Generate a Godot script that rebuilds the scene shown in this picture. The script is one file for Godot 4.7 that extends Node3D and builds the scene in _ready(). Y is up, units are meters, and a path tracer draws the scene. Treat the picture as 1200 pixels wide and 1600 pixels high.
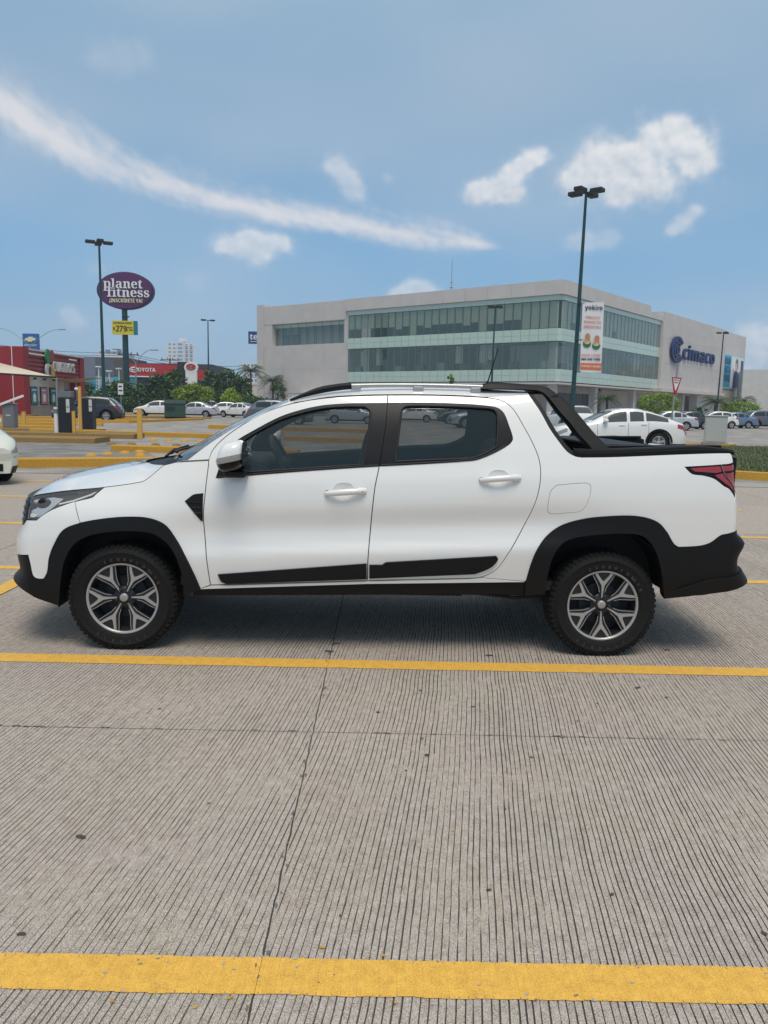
extends Node3D

# ---------------------------------------------------------------- mesh builder
class MB:
	var v := PackedVector3Array()
	var n := PackedVector3Array()
	var c := PackedColorArray()
	var t := PackedVector2Array()
	var ix := PackedInt32Array()
	var col := Color.WHITE
	func add(p: Vector3, nn: Vector3, uv := Vector2.ZERO) -> int:
		v.append(p); n.append(nn); c.append(col); t.append(uv)
		return v.size() - 1
	func ti(a: int, b: int, d: int) -> void:
		# front faces run clockwise; turned so that they agree with the stored normals
		if (v[b] - v[a]).cross(v[d] - v[a]).dot(n[a] + n[b] + n[d]) > 0.0:
			ix.append(a); ix.append(d); ix.append(b)
		else:
			ix.append(a); ix.append(b); ix.append(d)
	func tri(a: Vector3, b: Vector3, d: Vector3) -> void:
		var nn := (b - a).cross(d - a).normalized()
		var i := add(a, nn)
		add(b, nn); add(d, nn)
		ix.append(i); ix.append(i + 2); ix.append(i + 1)
	func quad(a: Vector3, b: Vector3, d: Vector3, e: Vector3) -> void:
		var nn := (d - a).cross(e - b).normalized()
		var i := add(a, nn, Vector2(0, 1))
		add(b, nn, Vector2(1, 1)); add(d, nn, Vector2(1, 0)); add(e, nn, Vector2(0, 0))
		for k in [0, 2, 1, 0, 3, 2]:
			ix.append(i + k)
	func qo(a: Vector3, b: Vector3, d: Vector3, e: Vector3, ctr: Vector3) -> void:
		if (d - a).cross(e - b).dot((a + b + d + e) * 0.25 - ctr) < 0.0:
			quad(e, d, b, a)
		else:
			quad(a, b, d, e)
	func box(ctr: Vector3, size: Vector3, bev := 0.0, xf := Transform3D.IDENTITY) -> void:
		var h := size * 0.5
		var b := minf(bev, minf(h.x, minf(h.y, h.z)) * 0.9)
		var o := xf * ctr
		var P := func(ax: int, sx: float, sy: float, sz: float) -> Vector3:
			var k := h - Vector3(b, b, b)
			k[ax] = h[ax]
			return xf * (ctr + Vector3(k.x * sx, k.y * sy, k.z * sz))
		for s in [-1.0, 1.0]:
			qo(P.call(0, s, -1, -1), P.call(0, s, 1, -1), P.call(0, s, 1, 1), P.call(0, s, -1, 1), o)
			qo(P.call(1, -1, s, -1), P.call(1, 1, s, -1), P.call(1, 1, s, 1), P.call(1, -1, s, 1), o)
			qo(P.call(2, -1, -1, s), P.call(2, 1, -1, s), P.call(2, 1, 1, s), P.call(2, -1, 1, s), o)
		if b <= 0.0:
			return
		for s in [-1.0, 1.0]:
			for q in [-1.0, 1.0]:
				qo(P.call(0, s, q, -1), P.call(0, s, q, 1), P.call(1, s, q, 1), P.call(1, s, q, -1), o)
				qo(P.call(0, s, -1, q), P.call(0, s, 1, q), P.call(2, s, 1, q), P.call(2, s, -1, q), o)
				qo(P.call(1, -1, s, q), P.call(1, 1, s, q), P.call(2, 1, s, q), P.call(2, -1, s, q), o)
				for r in [-1.0, 1.0]:
					var a: Vector3 = P.call(0, s, q, r)
					var d: Vector3 = P.call(1, s, q, r)
					var e: Vector3 = P.call(2, s, q, r)
					if (d - a).cross(e - a).dot(a - o) > 0.0:
						tri(a, d, e)
					else:
						tri(a, e, d)
	func bar(a: Vector3, b: Vector3, w: float, d: float, bev := 0.0) -> void:
		var y := (b - a).normalized()
		var x := y.cross(Vector3(0, 0, 1) if absf(y.z) < 0.9 else Vector3(0, 1, 0)).normalized()
		box(Vector3.ZERO, Vector3(w, a.distance_to(b), d), bev, Transform3D(Basis(x, y, x.cross(y)), (a + b) * 0.5))
	func tube(pts: Array, rad, sides := 10, caps := true) -> void:
		var m := pts.size()
		var up := Vector3(0.13, 0.21, 0.97).normalized()
		var rings := []
		for i in m:
			var d: Vector3 = (pts[mini(i + 1, m - 1)] - pts[maxi(i - 1, 0)]).normalized()
			var x := d.cross(up).normalized()
			if x.length() < 0.5:
				x = d.cross(Vector3(1, 0, 0)).normalized()
			up = x.cross(d).normalized()
			var r: float = rad[i] if rad is Array else rad
			var ring := []
			for k in sides:
				var a := TAU * k / sides
				var nn := x * cos(a) + up * sin(a)
				ring.append(add(pts[i] + nn * r, nn))
			rings.append(ring)
		for i in m - 1:
			for k in sides:
				var k2 := (k + 1) % sides
				ti(rings[i][k], rings[i + 1][k], rings[i + 1][k2]); ti(rings[i][k], rings[i + 1][k2], rings[i][k2])
		if caps:
			for e in [0, m - 1]:
				var d: Vector3 = (pts[0] - pts[1]).normalized() if e == 0 else (pts[m - 1] - pts[m - 2]).normalized()
				var o := add(pts[e], d)
				var first := -1
				var prev := -1
				for k in sides:
					var q := add(v[rings[e][k]], d)
					if prev >= 0:
						ti(o, prev, q)
					else:
						first = q
					prev = q
				ti(o, prev, first)
	# profile of (radius, height), turned round local y
	func lathe(prof: Array, seg: int, xf := Transform3D.IDENTITY, smooth := true) -> void:
		var m := prof.size()
		for i in m - 1:
			var p: Vector2 = prof[i]
			var q: Vector2 = prof[i + 1]
			var np := _pn(prof, i) if smooth else _sn(p, q)
			var nq := _pn(prof, i + 1) if smooth else _sn(p, q)
			var rows := []
			for e in [[p, np], [q, nq]]:
				var row := []
				for k in seg + 1:
					var a := TAU * k / seg
					var dir := Vector3(cos(a), 0, sin(a))
					row.append(add(xf * (dir * e[0].x + Vector3(0, e[0].y, 0)), (xf.basis * (dir * e[1].x + Vector3(0, e[1].y, 0))).normalized(), Vector2(float(k) / seg, float(i) / m)))
				rows.append(row)
			for k in seg:
				ti(rows[0][k], rows[1][k], rows[1][k + 1]); ti(rows[0][k], rows[1][k + 1], rows[0][k + 1])
	func _sn(p: Vector2, q: Vector2) -> Vector2:
		return Vector2(q.y - p.y, p.x - q.x).normalized()
	func _pn(prof: Array, i: int) -> Vector2:
		var r := Vector2.ZERO
		if i > 0:
			r += _sn(prof[i - 1], prof[i])
		if i < prof.size() - 1:
			r += _sn(prof[i], prof[i + 1])
		return r.normalized()
	# flat outline in xy pulled along z
	func prism(poly: PackedVector2Array, z0: float, z1: float, xf := Transform3D.IDENTITY, warp = null) -> void:
		var f := Geometry2D.triangulate_polygon(poly)
		var w := func(p: Vector2, z: float) -> Vector3:
			var q := Vector3(p.x, p.y, z)
			return xf * (warp.call(q) if warp != null else q)
		var nz := (xf.basis * Vector3(0, 0, 1)).normalized()
		for s in [[z1, nz], [z0, -nz]]:
			var base := v.size()
			for p in poly:
				add(w.call(p, s[0]), s[1])
			for k in range(0, f.size(), 3):
				ti(base + f[k], base + f[k + 1], base + f[k + 2])
		var cw := Geometry2D.is_polygon_clockwise(poly)
		for i in poly.size():
			var a := poly[i]
			var b := poly[(i + 1) % poly.size()]
			if cw:
				var sw := a
				a = b
				b = sw
			quad(w.call(a, z0), w.call(b, z0), w.call(b, z1), w.call(a, z1))
	func blob(ctr: Vector3, r: Vector3, e1 := 1.0, e2 := 1.0, su := 20, sv := 12, xf := Transform3D.IDENTITY, keep = null) -> void:
		var rows := []
		for j in sv + 1:
			var b := lerpf(-PI / 2, PI / 2, float(j) / sv)
			var row := []
			for i in su + 1:
				var a := TAU * i / su
				var P := func(ex: float, ey: float) -> Vector3:
					var cb := signf(cos(b)) * pow(absf(cos(b)), ey)
					return Vector3(cb * signf(cos(a)) * pow(absf(cos(a)), ex), signf(sin(b)) * pow(absf(sin(b)), ey), cb * signf(sin(a)) * pow(absf(sin(a)), ex))
				var p: Vector3 = P.call(e1, e2)
				var q: Vector3 = P.call(2.0 - e1, 2.0 - e2)
				row.append(add(xf * (ctr + p * r), (xf.basis * Vector3(q.x / r.x, q.y / r.y, q.z / r.z)).normalized()))
			rows.append(row)
		for j in sv:
			for i in su:
				if keep != null and not keep.call((float(i) + 0.5) / su, (float(j) + 0.5) / sv):
					continue
				ti(rows[j][i], rows[j + 1][i], rows[j + 1][i + 1]); ti(rows[j][i], rows[j + 1][i + 1], rows[j][i + 1])
	# smooth sheet through P(i, j); side: a point that the normals face away from
	func sheet(nu: int, nv: int, P: Callable, away: Vector3) -> void:
		var g := []
		for i in nu + 1:
			var row := PackedVector3Array()
			for j in nv + 1:
				row.append(P.call(float(i) / nu, float(j) / nv))
			g.append(row)
		var base := v.size()
		for i in nu + 1:
			for j in nv + 1:
				var du: Vector3 = g[mini(i + 1, nu)][j] - g[maxi(i - 1, 0)][j]
				var dv: Vector3 = g[i][mini(j + 1, nv)] - g[i][maxi(j - 1, 0)]
				var nn := du.cross(dv).normalized()
				if nn.dot(g[i][j] - away) < 0.0:
					nn = -nn
				add(g[i][j], nn, Vector2(float(i) / nu, float(j) / nv))
		for i in nu:
			for j in nv:
				var a := base + i * (nv + 1) + j
				ti(a, a + 1, a + nv + 2); ti(a, a + nv + 2, a + nv + 1)
	func append(o: MB, xf := Transform3D.IDENTITY) -> void:
		var base := v.size()
		for i in o.v.size():
			v.append(xf * o.v[i]); n.append((xf.basis * o.n[i]).normalized()); c.append(o.c[i]); t.append(o.t[i])
		for i in o.ix:
			ix.append(base + i)
	func mirrored() -> MB:
		var m := MB.new()
		for i in v.size():
			m.v.append(Vector3(v[i].x, v[i].y, -v[i].z)); m.n.append(Vector3(n[i].x, n[i].y, -n[i].z))
		m.c = c; m.t = t
		for i in range(0, ix.size(), 3):
			m.ix.append(ix[i]); m.ix.append(ix[i + 2]); m.ix.append(ix[i + 1])
		return m
	func mesh(colors := false) -> ArrayMesh:
		var arr := []
		arr.resize(Mesh.ARRAY_MAX)
		arr[Mesh.ARRAY_VERTEX] = v
		arr[Mesh.ARRAY_NORMAL] = n
		arr[Mesh.ARRAY_TEX_UV] = t
		if colors:
			arr[Mesh.ARRAY_COLOR] = c
		arr[Mesh.ARRAY_INDEX] = ix
		var m := ArrayMesh.new()
		m.add_surface_from_arrays(Mesh.PRIMITIVE_TRIANGLES, arr)
		return m

# ---------------------------------------------------------------- naming and placing
var taken := {}
func numbered(called: String) -> String:
	if not taken.has(called):
		taken[called] = 0
		return called
	taken[called] += 1
	return "%s_%03d" % [called, taken[called]]
func tag(o: Node, label := "", category := "", group := "", kind := "") -> Node:
	if label: o.set_meta("label", label)
	if category: o.set_meta("category", category)
	if group: o.set_meta("group", group)
	if kind: o.set_meta("kind", kind)
	return o
func thing(called: String, label: String, category: String, at := Vector3.ZERO, turn := 0.0, group := "") -> Node3D:
	var o := Node3D.new()
	o.name = numbered(called)
	add_child(o)
	o.position = at
	o.rotation.y = turn
	tag(o, label, category, group)
	return o
func put(mesh: Mesh, m: Material, called: String, parent: Node, at := Transform3D.IDENTITY) -> MeshInstance3D:
	var o := MeshInstance3D.new()
	o.name = numbered(called) if parent == self else called
	o.mesh = mesh
	o.material_override = m
	o.transform = at
	parent.add_child(o, true)
	return o
func obj(mb: MB, m: Material, called: String, parent: Node, colors := false) -> MeshInstance3D:
	return put(mb.mesh(colors), m, called, parent)
func struct(mb: MB, m: Material, called: String, colors := false) -> MeshInstance3D:
	var o := obj(mb, m, called, self, colors)
	o.set_meta("kind", "structure")
	return o
func copy(o: Node3D, at: Vector3, turn: float, label := "", called := "") -> Node3D:
	var r: Node3D = o.duplicate()
	r.name = numbered(called if called else str(o.get_meta("base_name", o.name)))
	add_child(r)
	r.position = at
	r.rotation.y = turn
	if label: r.set_meta("label", label)
	return r

# ---------------------------------------------------------------- materials
var M := {}
func lin(r: float, g: float, b: float, a := 1.0) -> Color:
	return Color(r, g, b, a).linear_to_srgb()
func mat(key: String, r: float, g: float, b: float, rough := 0.6, metal := 0.0, coat := 0.0) -> StandardMaterial3D:
	var m := StandardMaterial3D.new()
	m.resource_name = key
	m.albedo_color = lin(r, g, b)
	m.roughness = rough
	m.metallic = metal
	if coat > 0.0:
		m.clearcoat_enabled = true
		m.clearcoat = coat
		m.clearcoat_roughness = 0.03
	M[key] = m
	return m
func pane(key: String, r: float, g: float, b: float, alpha: float) -> StandardMaterial3D:
	var m := mat(key, r, g, b, 0.0)
	m.albedo_color = lin(r, g, b)
	m.albedo_color.a = alpha
	m.transparency = BaseMaterial3D.TRANSPARENCY_ALPHA
	return m
# a fine and a coarse grain, as a grey texture around white
func grain(seed_: int, px: int, lo: float, hi: float, fine: float, freq: float, oct := 4) -> ImageTexture:
	var nz := FastNoiseLite.new()
	nz.seed = seed_
	nz.noise_type = FastNoiseLite.TYPE_SIMPLEX_SMOOTH
	nz.frequency = freq
	nz.fractal_octaves = oct
	var a := nz.get_seamless_image(px, px).get_data()
	var rng := RandomNumberGenerator.new()
	rng.seed = seed_
	var d := PackedByteArray()
	d.resize(px * px * 3)
	for i in px * px:
		var g := lerpf(lo, hi, a[i] / 255.0) * (1.0 + fine * (rng.randf() - 0.5))
		var w := rng.randf() * fine * 0.12
		d[i * 3] = clampi(int(g * (1.0 + w) * 255.0), 0, 255)
		d[i * 3 + 1] = clampi(int(g * 255.0), 0, 255)
		d[i * 3 + 2] = clampi(int(g * (1.0 - w) * 255.0), 0, 255)
	var im := Image.create_from_data(px, px, false, Image.FORMAT_RGB8, d)
	im.generate_mipmaps()
	return ImageTexture.create_from_image(im)
func skin(m: StandardMaterial3D, tex: Texture2D, per_metre: float, world := true) -> StandardMaterial3D:
	m.albedo_texture = tex
	m.uv1_triplanar = true
	m.uv1_world_triplanar = world
	m.uv1_scale = Vector3.ONE * per_metre
	return m
func hn(tex: Texture2D, m: StandardMaterial3D, cm: float) -> void:
	m.heightmap_enabled = true
	m.heightmap_texture = tex
	m.heightmap_scale = cm

func make_materials() -> void:
	var g1 := grain(3, 1024, 0.74, 1.0, 1.05, 0.02)
	var g2 := grain(7, 512, 0.93, 1.0, 0.05, 0.012)
	var g3 := grain(9, 512, 0.70, 1.0, 0.12, 0.010)
	skin(mat("slab", 0.575, 0.527, 0.490, 0.92), g1, 0.9).vertex_color_use_as_albedo = true
	skin(mat("lot", 0.42, 0.388, 0.352, 0.92), g3, 0.11)
	skin(mat("asphalt", 0.30, 0.285, 0.265, 0.92), g3, 0.16)
	mat("sealant", 0.06, 0.058, 0.056, 0.9)
	skin(mat("road_paint", 0.87, 0.505, 0.085, 0.7), grain(21, 512, 0.86, 1.0, 0.30, 0.03), 1.3).vertex_color_use_as_albedo = true
	mat("stain", 0.06, 0.056, 0.052, 0.9)
	mat("joint_dirt", 0.15, 0.142, 0.132, 0.95)
	mat("oil_stain", 0.40, 0.37, 0.34, 0.85)
	skin(mat("kerb_yellow", 0.66, 0.36, 0.04, 0.7), grain(31, 512, 0.80, 1.0, 0.22, 0.05), 0.7)
	skin(mat("kerb_worn", 0.42, 0.27, 0.09, 0.85), grain(37, 512, 0.55, 1.0, 0.30, 0.06), 0.7)
	skin(mat("kerb_concrete", 0.34, 0.29, 0.22, 0.9), g3, 0.7)
	mat("post_yellow", 0.64, 0.36, 0.07, 0.55)
	# vehicles
	mat("paint_white", 0.80, 0.79, 0.765, 0.22, 0.0, 1.0)
	mat("paint_silver", 0.50, 0.52, 0.53, 0.35, 0.35, 0.9)
	mat("paint_cream", 0.72, 0.71, 0.62, 0.35, 0.0, 0.8)
	mat("paint_dark", 0.035, 0.04, 0.05, 0.3, 0.2, 0.9)
	mat("paint_slate", 0.10, 0.115, 0.135, 0.35, 0.3, 0.8)
	mat("paint_blue", 0.13, 0.20, 0.30, 0.35, 0.3, 0.8)
	mat("paint_red", 0.25, 0.02, 0.02, 0.35, 0.0, 0.8)
	mat("paint_black", 0.012, 0.012, 0.014, 0.3, 0.0, 0.8)
	var gp := grain(41, 256, 0.85, 1.0, 0.25, 0.05)
	skin(mat("black_plastic", 0.0075, 0.0078, 0.009, 0.5), gp, 3.0, false).metallic_specular = 0.36
	mat("black_gloss", 0.007, 0.007, 0.009, 0.3).metallic_specular = 0.36
	mat("seal", 0.008, 0.008, 0.009, 0.6)
	skin(mat("tyre", 0.012, 0.0122, 0.0128, 0.75), gp, 2.0, false).metallic_specular = 0.35
	mat("tyre_letter", 0.05, 0.05, 0.048, 0.7)
	mat("alloy", 0.43, 0.43, 0.43, 0.3, 0.45)
	mat("alloy_dark", 0.028, 0.029, 0.031, 0.4, 0.4)
	mat("chrome", 0.75, 0.76, 0.78, 0.12, 1.0)
	mat("cabin_dark", 0.018, 0.020, 0.022, 0.8)
	mat("cabin_grey", 0.04, 0.045, 0.05, 0.85)
	pane("truck_glass", 0.009, 0.026, 0.030, 0.50)
	pane("screen_glass", 0.06, 0.085, 0.09, 0.25)
	pane("car_glass", 0.02, 0.028, 0.03, 0.72)
	pane("lamp_lens", 0.9, 0.9, 0.9, 0.06)
	mat("lamp_silver", 0.55, 0.56, 0.58, 0.25, 0.6)
	mat("lamp_red", 0.32, 0.025, 0.03, 0.2, 0.0, 0.8)
	mat("lamp_red_dark", 0.07, 0.006, 0.008, 0.2, 0.0, 0.8)
	mat("lamp_clear", 0.62, 0.60, 0.56, 0.2, 0.0, 0.6)
	mat("lamp_smoke", 0.30, 0.285, 0.275, 0.2, 0.0, 0.8)
	mat("mirror_glass", 0.5, 0.52, 0.54, 0.03, 1.0)
	# street things
	mat("pole_green", 0.010, 0.055, 0.058, 0.5, 0.1)
	mat("lamp_head", 0.02, 0.021, 0.022, 0.6)
	mat("galvanised", 0.30, 0.31, 0.31, 0.5, 0.4)
	mat("machine_black", 0.012, 0.014, 0.018, 0.4)
	mat("machine_grey", 0.16, 0.175, 0.185, 0.5)
	mat("panel_light", 0.55, 0.57, 0.57, 0.5)
	mat("white", 0.75, 0.75, 0.73, 0.6)
	mat("black", 0.012, 0.012, 0.012, 0.6)
	mat("skip_green", 0.028, 0.065, 0.042, 0.6)
	mat("skip_dark", 0.014, 0.034, 0.024, 0.6)
	mat("cabinet_grey", 0.45, 0.47, 0.44, 0.6)
	mat("sign_red", 0.42, 0.018, 0.02, 0.5)
	mat("sign_purple", 0.085, 0.018, 0.095, 0.5)
	mat("sign_purple_edge", 0.05, 0.012, 0.06, 0.5)
	mat("sign_yellow", 0.68, 0.55, 0.02, 0.5)
	mat("sign_blue", 0.012, 0.12, 0.33, 0.5)
	mat("sign_navy", 0.012, 0.045, 0.17, 0.5)
	mat("letter_blue", 0.008, 0.02, 0.11, 0.5)
	mat("letter_white", 0.78, 0.78, 0.78, 0.5)
	mat("letter_pale", 0.75, 0.73, 0.45, 0.5)
	mat("orange", 0.70, 0.17, 0.045, 0.6)
	mat("banner_white", 0.72, 0.72, 0.74, 0.7)
	mat("leaf_food", 0.02, 0.17, 0.03, 0.6)
	mat("food_skin", 0.50, 0.24, 0.12, 0.6)
	mat("food_cream", 0.66, 0.47, 0.34, 0.6)
	mat("cyan", 0.02, 0.36, 0.55, 0.5)
	mat("teal", 0.008, 0.20, 0.22, 0.4)
	mat("pink", 0.50, 0.17, 0.24, 0.4)
	mat("sky_print", 0.42, 0.62, 0.70, 0.5)
	mat("gold", 0.55, 0.33, 0.05, 0.4)
	mat("sign_green", 0.02, 0.20, 0.06, 0.5)
	# buildings
	skin(mat("clad", 0.64, 0.59, 0.56, 0.75), g2, 0.06)
	skin(mat("brown_wall", 0.11, 0.095, 0.085, 0.8), g2, 0.06)
	mat("spandrel", 0.50, 0.63, 0.545, 0.16, 0.0, 0.5)
	pane("office_glass", 0.10, 0.18, 0.15, 0.27)
	mat("mullion", 0.16, 0.22, 0.20, 0.5)
	mat("blind", 0.70, 0.78, 0.60, 0.8)
	mat("curtain", 0.62, 0.66, 0.60, 0.85)
	mat("office_wall", 0.24, 0.235, 0.22, 0.9)
	mat("office_floor", 0.16, 0.15, 0.14, 0.9)
	mat("desk", 0.32, 0.27, 0.20, 0.7)
	skin(mat("red_wall", 0.32, 0.022, 0.028, 0.6), g2, 0.1)
	mat("red_slat", 0.27, 0.045, 0.05, 0.55)
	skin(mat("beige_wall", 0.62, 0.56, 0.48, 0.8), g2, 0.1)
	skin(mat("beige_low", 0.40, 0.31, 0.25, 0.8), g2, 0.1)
	mat("canvas", 0.66, 0.56, 0.44, 0.85)
	M.canvas.backlight_enabled = true
	M.canvas.backlight = Color(0.35, 0.3, 0.24)
	mat("canvas_tan", 0.50, 0.32, 0.17, 0.85)
	mat("grey_blue", 0.17, 0.195, 0.235, 0.7)
	mat("dealer_dark", 0.055, 0.048, 0.048, 0.7)
	mat("tower_white", 0.70, 0.71, 0.73, 0.8)
	mat("tower_dark", 0.20, 0.24, 0.30, 0.4)
	mat("tower_blue", 0.22, 0.36, 0.50, 0.3)
	skin(mat("plaster", 0.66, 0.65, 0.63, 0.85), g2, 0.1)
	mat("door_dark", 0.03, 0.035, 0.04, 0.3)
	# plants
	var bark := skin(mat("bark", 0.12, 0.09, 0.065, 0.95), g3, 1.0)
	bark.vertex_color_use_as_albedo = false
	for e in [["leaf", 0.25], ["grass", 0.2]]:
		var lf := mat(e[0], 1, 1, 1, 0.6)
		lf.vertex_color_use_as_albedo = true
		lf.backlight_enabled = true
		lf.backlight = Color(e[1], e[1], e[1] * 0.5)
	mat("soil", 0.10, 0.085, 0.06, 0.95)

# ---------------------------------------------------------------- sky
func cloud_noise(nz: FastNoiseLite, az: float, el: float) -> float:
	return nz.get_noise_2d(az, el)
func make_sky() -> ImageTexture:
	var w := 3072
	var h := 1536
	var stops := [[-90.0, 0.30, 0.29, 0.27], [-0.5, 0.36, 0.36, 0.36], [0.0, 0.400, 0.515, 0.630], [3.0, 0.340, 0.485, 0.635], [10.0, 0.222, 0.415, 0.635], [15.0, 0.226, 0.395, 0.590], [20.0, 0.272, 0.410, 0.570], [26.0, 0.325, 0.450, 0.585], [45.0, 0.43, 0.52, 0.61], [90.0, 0.50, 0.57, 0.64]]
	var nz := FastNoiseLite.new()
	nz.seed = 11
	nz.noise_type = FastNoiseLite.TYPE_SIMPLEX_SMOOTH
	nz.frequency = 0.22
	nz.fractal_octaves = 5
	nz.fractal_gain = 0.55
	var wide := FastNoiseLite.new()
	wide.seed = 5
	wide.frequency = 0.025
	wide.fractal_octaves = 3
	var px := PackedFloat32Array()
	px.resize(w * h * 3)
	var small := []
	for j in h:
		var el := 90.0 - 180.0 * (j + 0.5) / h
		var k := 0
		while k < stops.size() - 2 and el > stops[k + 1][0]:
			k += 1
		var f := clampf((el - stops[k][0]) / (stops[k + 1][0] - stops[k][0]), 0, 1)
		var cr := lerpf(stops[k][1], stops[k + 1][1], f)
		var cg := lerpf(stops[k][2], stops[k + 1][2], f)
		var cb := lerpf(stops[k][3], stops[k + 1][3], f)
		var o := j * w * 3
		var hz := 0.0
		for i in w:
			if el > 0.0 and i % 8 == 0:
				var a := TAU * i / w
				hz = 0.30 * clampf(wide.get_noise_3d(cos(a) * 60.0, el * 2.6, sin(a) * 60.0) + 0.1, -0.4, 0.6)
			px[o] = cr + hz * (0.62 - cr) * 1.1
			px[o + 1] = cg + hz * (0.66 - cg)
			px[o + 2] = cb + hz * (0.70 - cb) * 0.8
			o += 3
	# cumulus: groups of puffs (azimuth, elevation, radius), then a long torn streak of cirrus
	var groups := [
		[[12.9, 15.3, 2.3], [14.5, 16.6, 2.0], [16.4, 15.8, 2.4], [18.3, 17.5, 2.1], [19.7, 17.0, 2.0], [20.7, 15.6, 1.8], [15.6, 14.3, 1.9], [18.2, 14.5, 1.9], 0.95],
		[[5.9, 14.5, 1.4], [7.6, 14.9, 1.7], [8.9, 16.0, 1.4], [10.1, 16.7, 1.1], [8.6, 14.3, 1.2], 0.9],
		[[-4.0, 16.2, 1.2], [-3.0, 15.4, 1.5], [-2.5, 14.4, 1.2], 0.5],
		[[-11.4, 10.7, 1.3], [-9.8, 11.2, 1.6], [-7.7, 11.0, 1.4], [-9.3, 10.2, 1.5], 0.7],
		[[19.9, 12.3, 1.0], [20.6, 12.9, 0.7], [19.2, 11.8, 0.7], 0.5],
		[[14.0, 11.3, 1.4], [15.3, 11.4, 1.0], [12.8, 11.2, 1.0], 0.32],
		[[1.7, 8.2, 1.4], [3.0, 7.8, 1.4], [0.6, 7.8, 1.0], 0.6],
		[[-21.7, 5.6, 1.0], [-21.2, 5.0, 0.9], 0.25],
		[[25.1, 4.7, 2.2], [27.5, 4.9, 2.4], [24.4, 3.2, 1.6], 0.55],
		[[-0.2, 15.4, 0.7], 0.2],
		[[-18.9, 21.0, 2.0], [-17.0, 21.4, 1.6], 0.14],
		[[-20.0, 8.6, 1.0], [-13.5, 8.3, 1.3], 0.12]]
	var rng := RandomNumberGenerator.new()
	rng.seed = 77
	for q in 46:
		var az := rng.randf_range(34.0, 326.0)
		var el := rng.randf_range(4.0, 38.0)
		var g := []
		for z in rng.randi_range(3, 8):
			g.append([az + rng.randf_range(-3.5, 3.5), el + rng.randf_range(-0.9, 1.3), rng.randf_range(0.9, 2.4)])
		g.append(rng.randf_range(0.25, 0.8))
		groups.append(g)
	for g in groups:
		var most: float = g[-1]
		var lo := Vector2(1e9, 1e9)
		var hi := Vector2(-1e9, -1e9)
		for k in g.size() - 1:
			var b: Array = g[k]
			lo = lo.min(Vector2(b[0] - b[2] * 1.8, b[1] - b[2] * 1.6))
			hi = hi.max(Vector2(b[0] + b[2] * 1.8, b[1] + b[2] * 1.6))
		for j in range(int((90.0 - hi.y) / 180.0 * h), int((90.0 - lo.y) / 180.0 * h) + 1):
			var el := 90.0 - 180.0 * (j + 0.5) / h
			if el < 0.3:
				continue
			for i in range(int((lo.x / 360.0 + 0.5) * w), int((hi.x / 360.0 + 0.5) * w) + 1):
				var az := ((i + 0.5) / w - 0.5) * 360.0
				var d := 0.0
				for k in g.size() - 1:
					var b: Array = g[k]
					var q: float = 1.0 - Vector2(az - b[0], (el - b[1]) * 1.25).length() / (b[2] * 1.4)
					if q > 0.0:
						d += q * q * 1.4
				if d <= 0.01:
					continue
				var nn := nz.get_noise_2d(az * 2.0, el * 2.4)
				var nn2 := nz.get_noise_2d(az * 6.5 + 50.0, el * 7.5)
				var den := smoothstep(0.0, 1.45, d * 1.75 + nn * 0.58 + nn2 * 0.20 - 0.05)
				den = den * (0.55 + 0.45 * den) * most
				if den <= 0.0:
					continue
				var relief := nn - nz.get_noise_2d(az * 2.0 + 0.5, el * 2.4 + 0.9)
				var up := clampf((el - lo.y) / (hi.y - lo.y) * 1.05 + relief * 0.75 + nn2 * 0.25 + 0.05, 0.0, 1.0)
				var o := (j * w + posmod(i + w / 2, w)) * 3
				px[o] = lerpf(px[o], lerpf(0.52, 0.76, up), den)
				px[o + 1] = lerpf(px[o + 1], lerpf(0.58, 0.77, up), den)
				px[o + 2] = lerpf(px[o + 2], lerpf(0.66, 0.785, up), den)
	var streak := [[-34.0, 22.6, 1.9], [-27.4, 18.9, 1.55], [-25.35, 17.4, 1.45], [-23.2, 16.5, 1.3], [-19.8, 15.3, 1.1], [-16.6, 14.4, 0.95], [-13.7, 13.8, 0.85], [-10.2, 13.3, 0.8], [-7.1, 12.9, 0.8], [-3.6, 12.5, 0.75], [-0.4, 12.05, 0.75], [3.2, 11.6, 0.75], [5.5, 11.3, 0.6], [7.6, 11.05, 0.2]]
	for j in range(int((90.0 - 26.0) / 180.0 * h), int((90.0 - 8.5) / 180.0 * h)):
		var el := 90.0 - 180.0 * (j + 0.5) / h
		for i in range(int((-34.0 / 360.0 + 0.5) * w), int((8.5 / 360.0 + 0.5) * w)):
			var az := ((i + 0.5) / w - 0.5) * 360.0
			var k := 0
			while k < streak.size() - 2 and az > streak[k + 1][0]:
				k += 1
			var f := clampf((az - streak[k][0]) / (streak[k + 1][0] - streak[k][0]), 0, 1)
			var e0 := lerpf(streak[k][1], streak[k + 1][1], f)
			var wd := lerpf(streak[k][2], streak[k + 1][2], f)
			var across := (el - e0) / (wd * 1.3)
			if absf(across) > 2.6:
				continue
			var al := az + (el - e0) * 0.3
			var n1 := nz.get_noise_2d(al * 0.9, across * 1.6)
			var n2 := nz.get_noise_2d(al * 4.0 + 90.0, across * 5.0)
			var n3 := nz.get_noise_2d(al * 0.35 - 40.0, across * 3.4 + al * 0.25)
			var body := 1.0 - absf(across) * (0.55 if across > 0.0 else 0.85)
			var den := smoothstep(0.0, 1.15, body + n1 * 0.28 + n2 * 0.20 + n3 * 0.36)
			den = den * (0.45 + 0.55 * den) * 0.86
			den *= smoothstep(8.3, 6.2, az)
			if den <= 0.0:
				continue
			var o := (j * w + posmod(i + w / 2, w)) * 3
			px[o] = lerpf(px[o], 0.715, den)
			px[o + 1] = lerpf(px[o + 1], 0.71, den)
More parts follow.
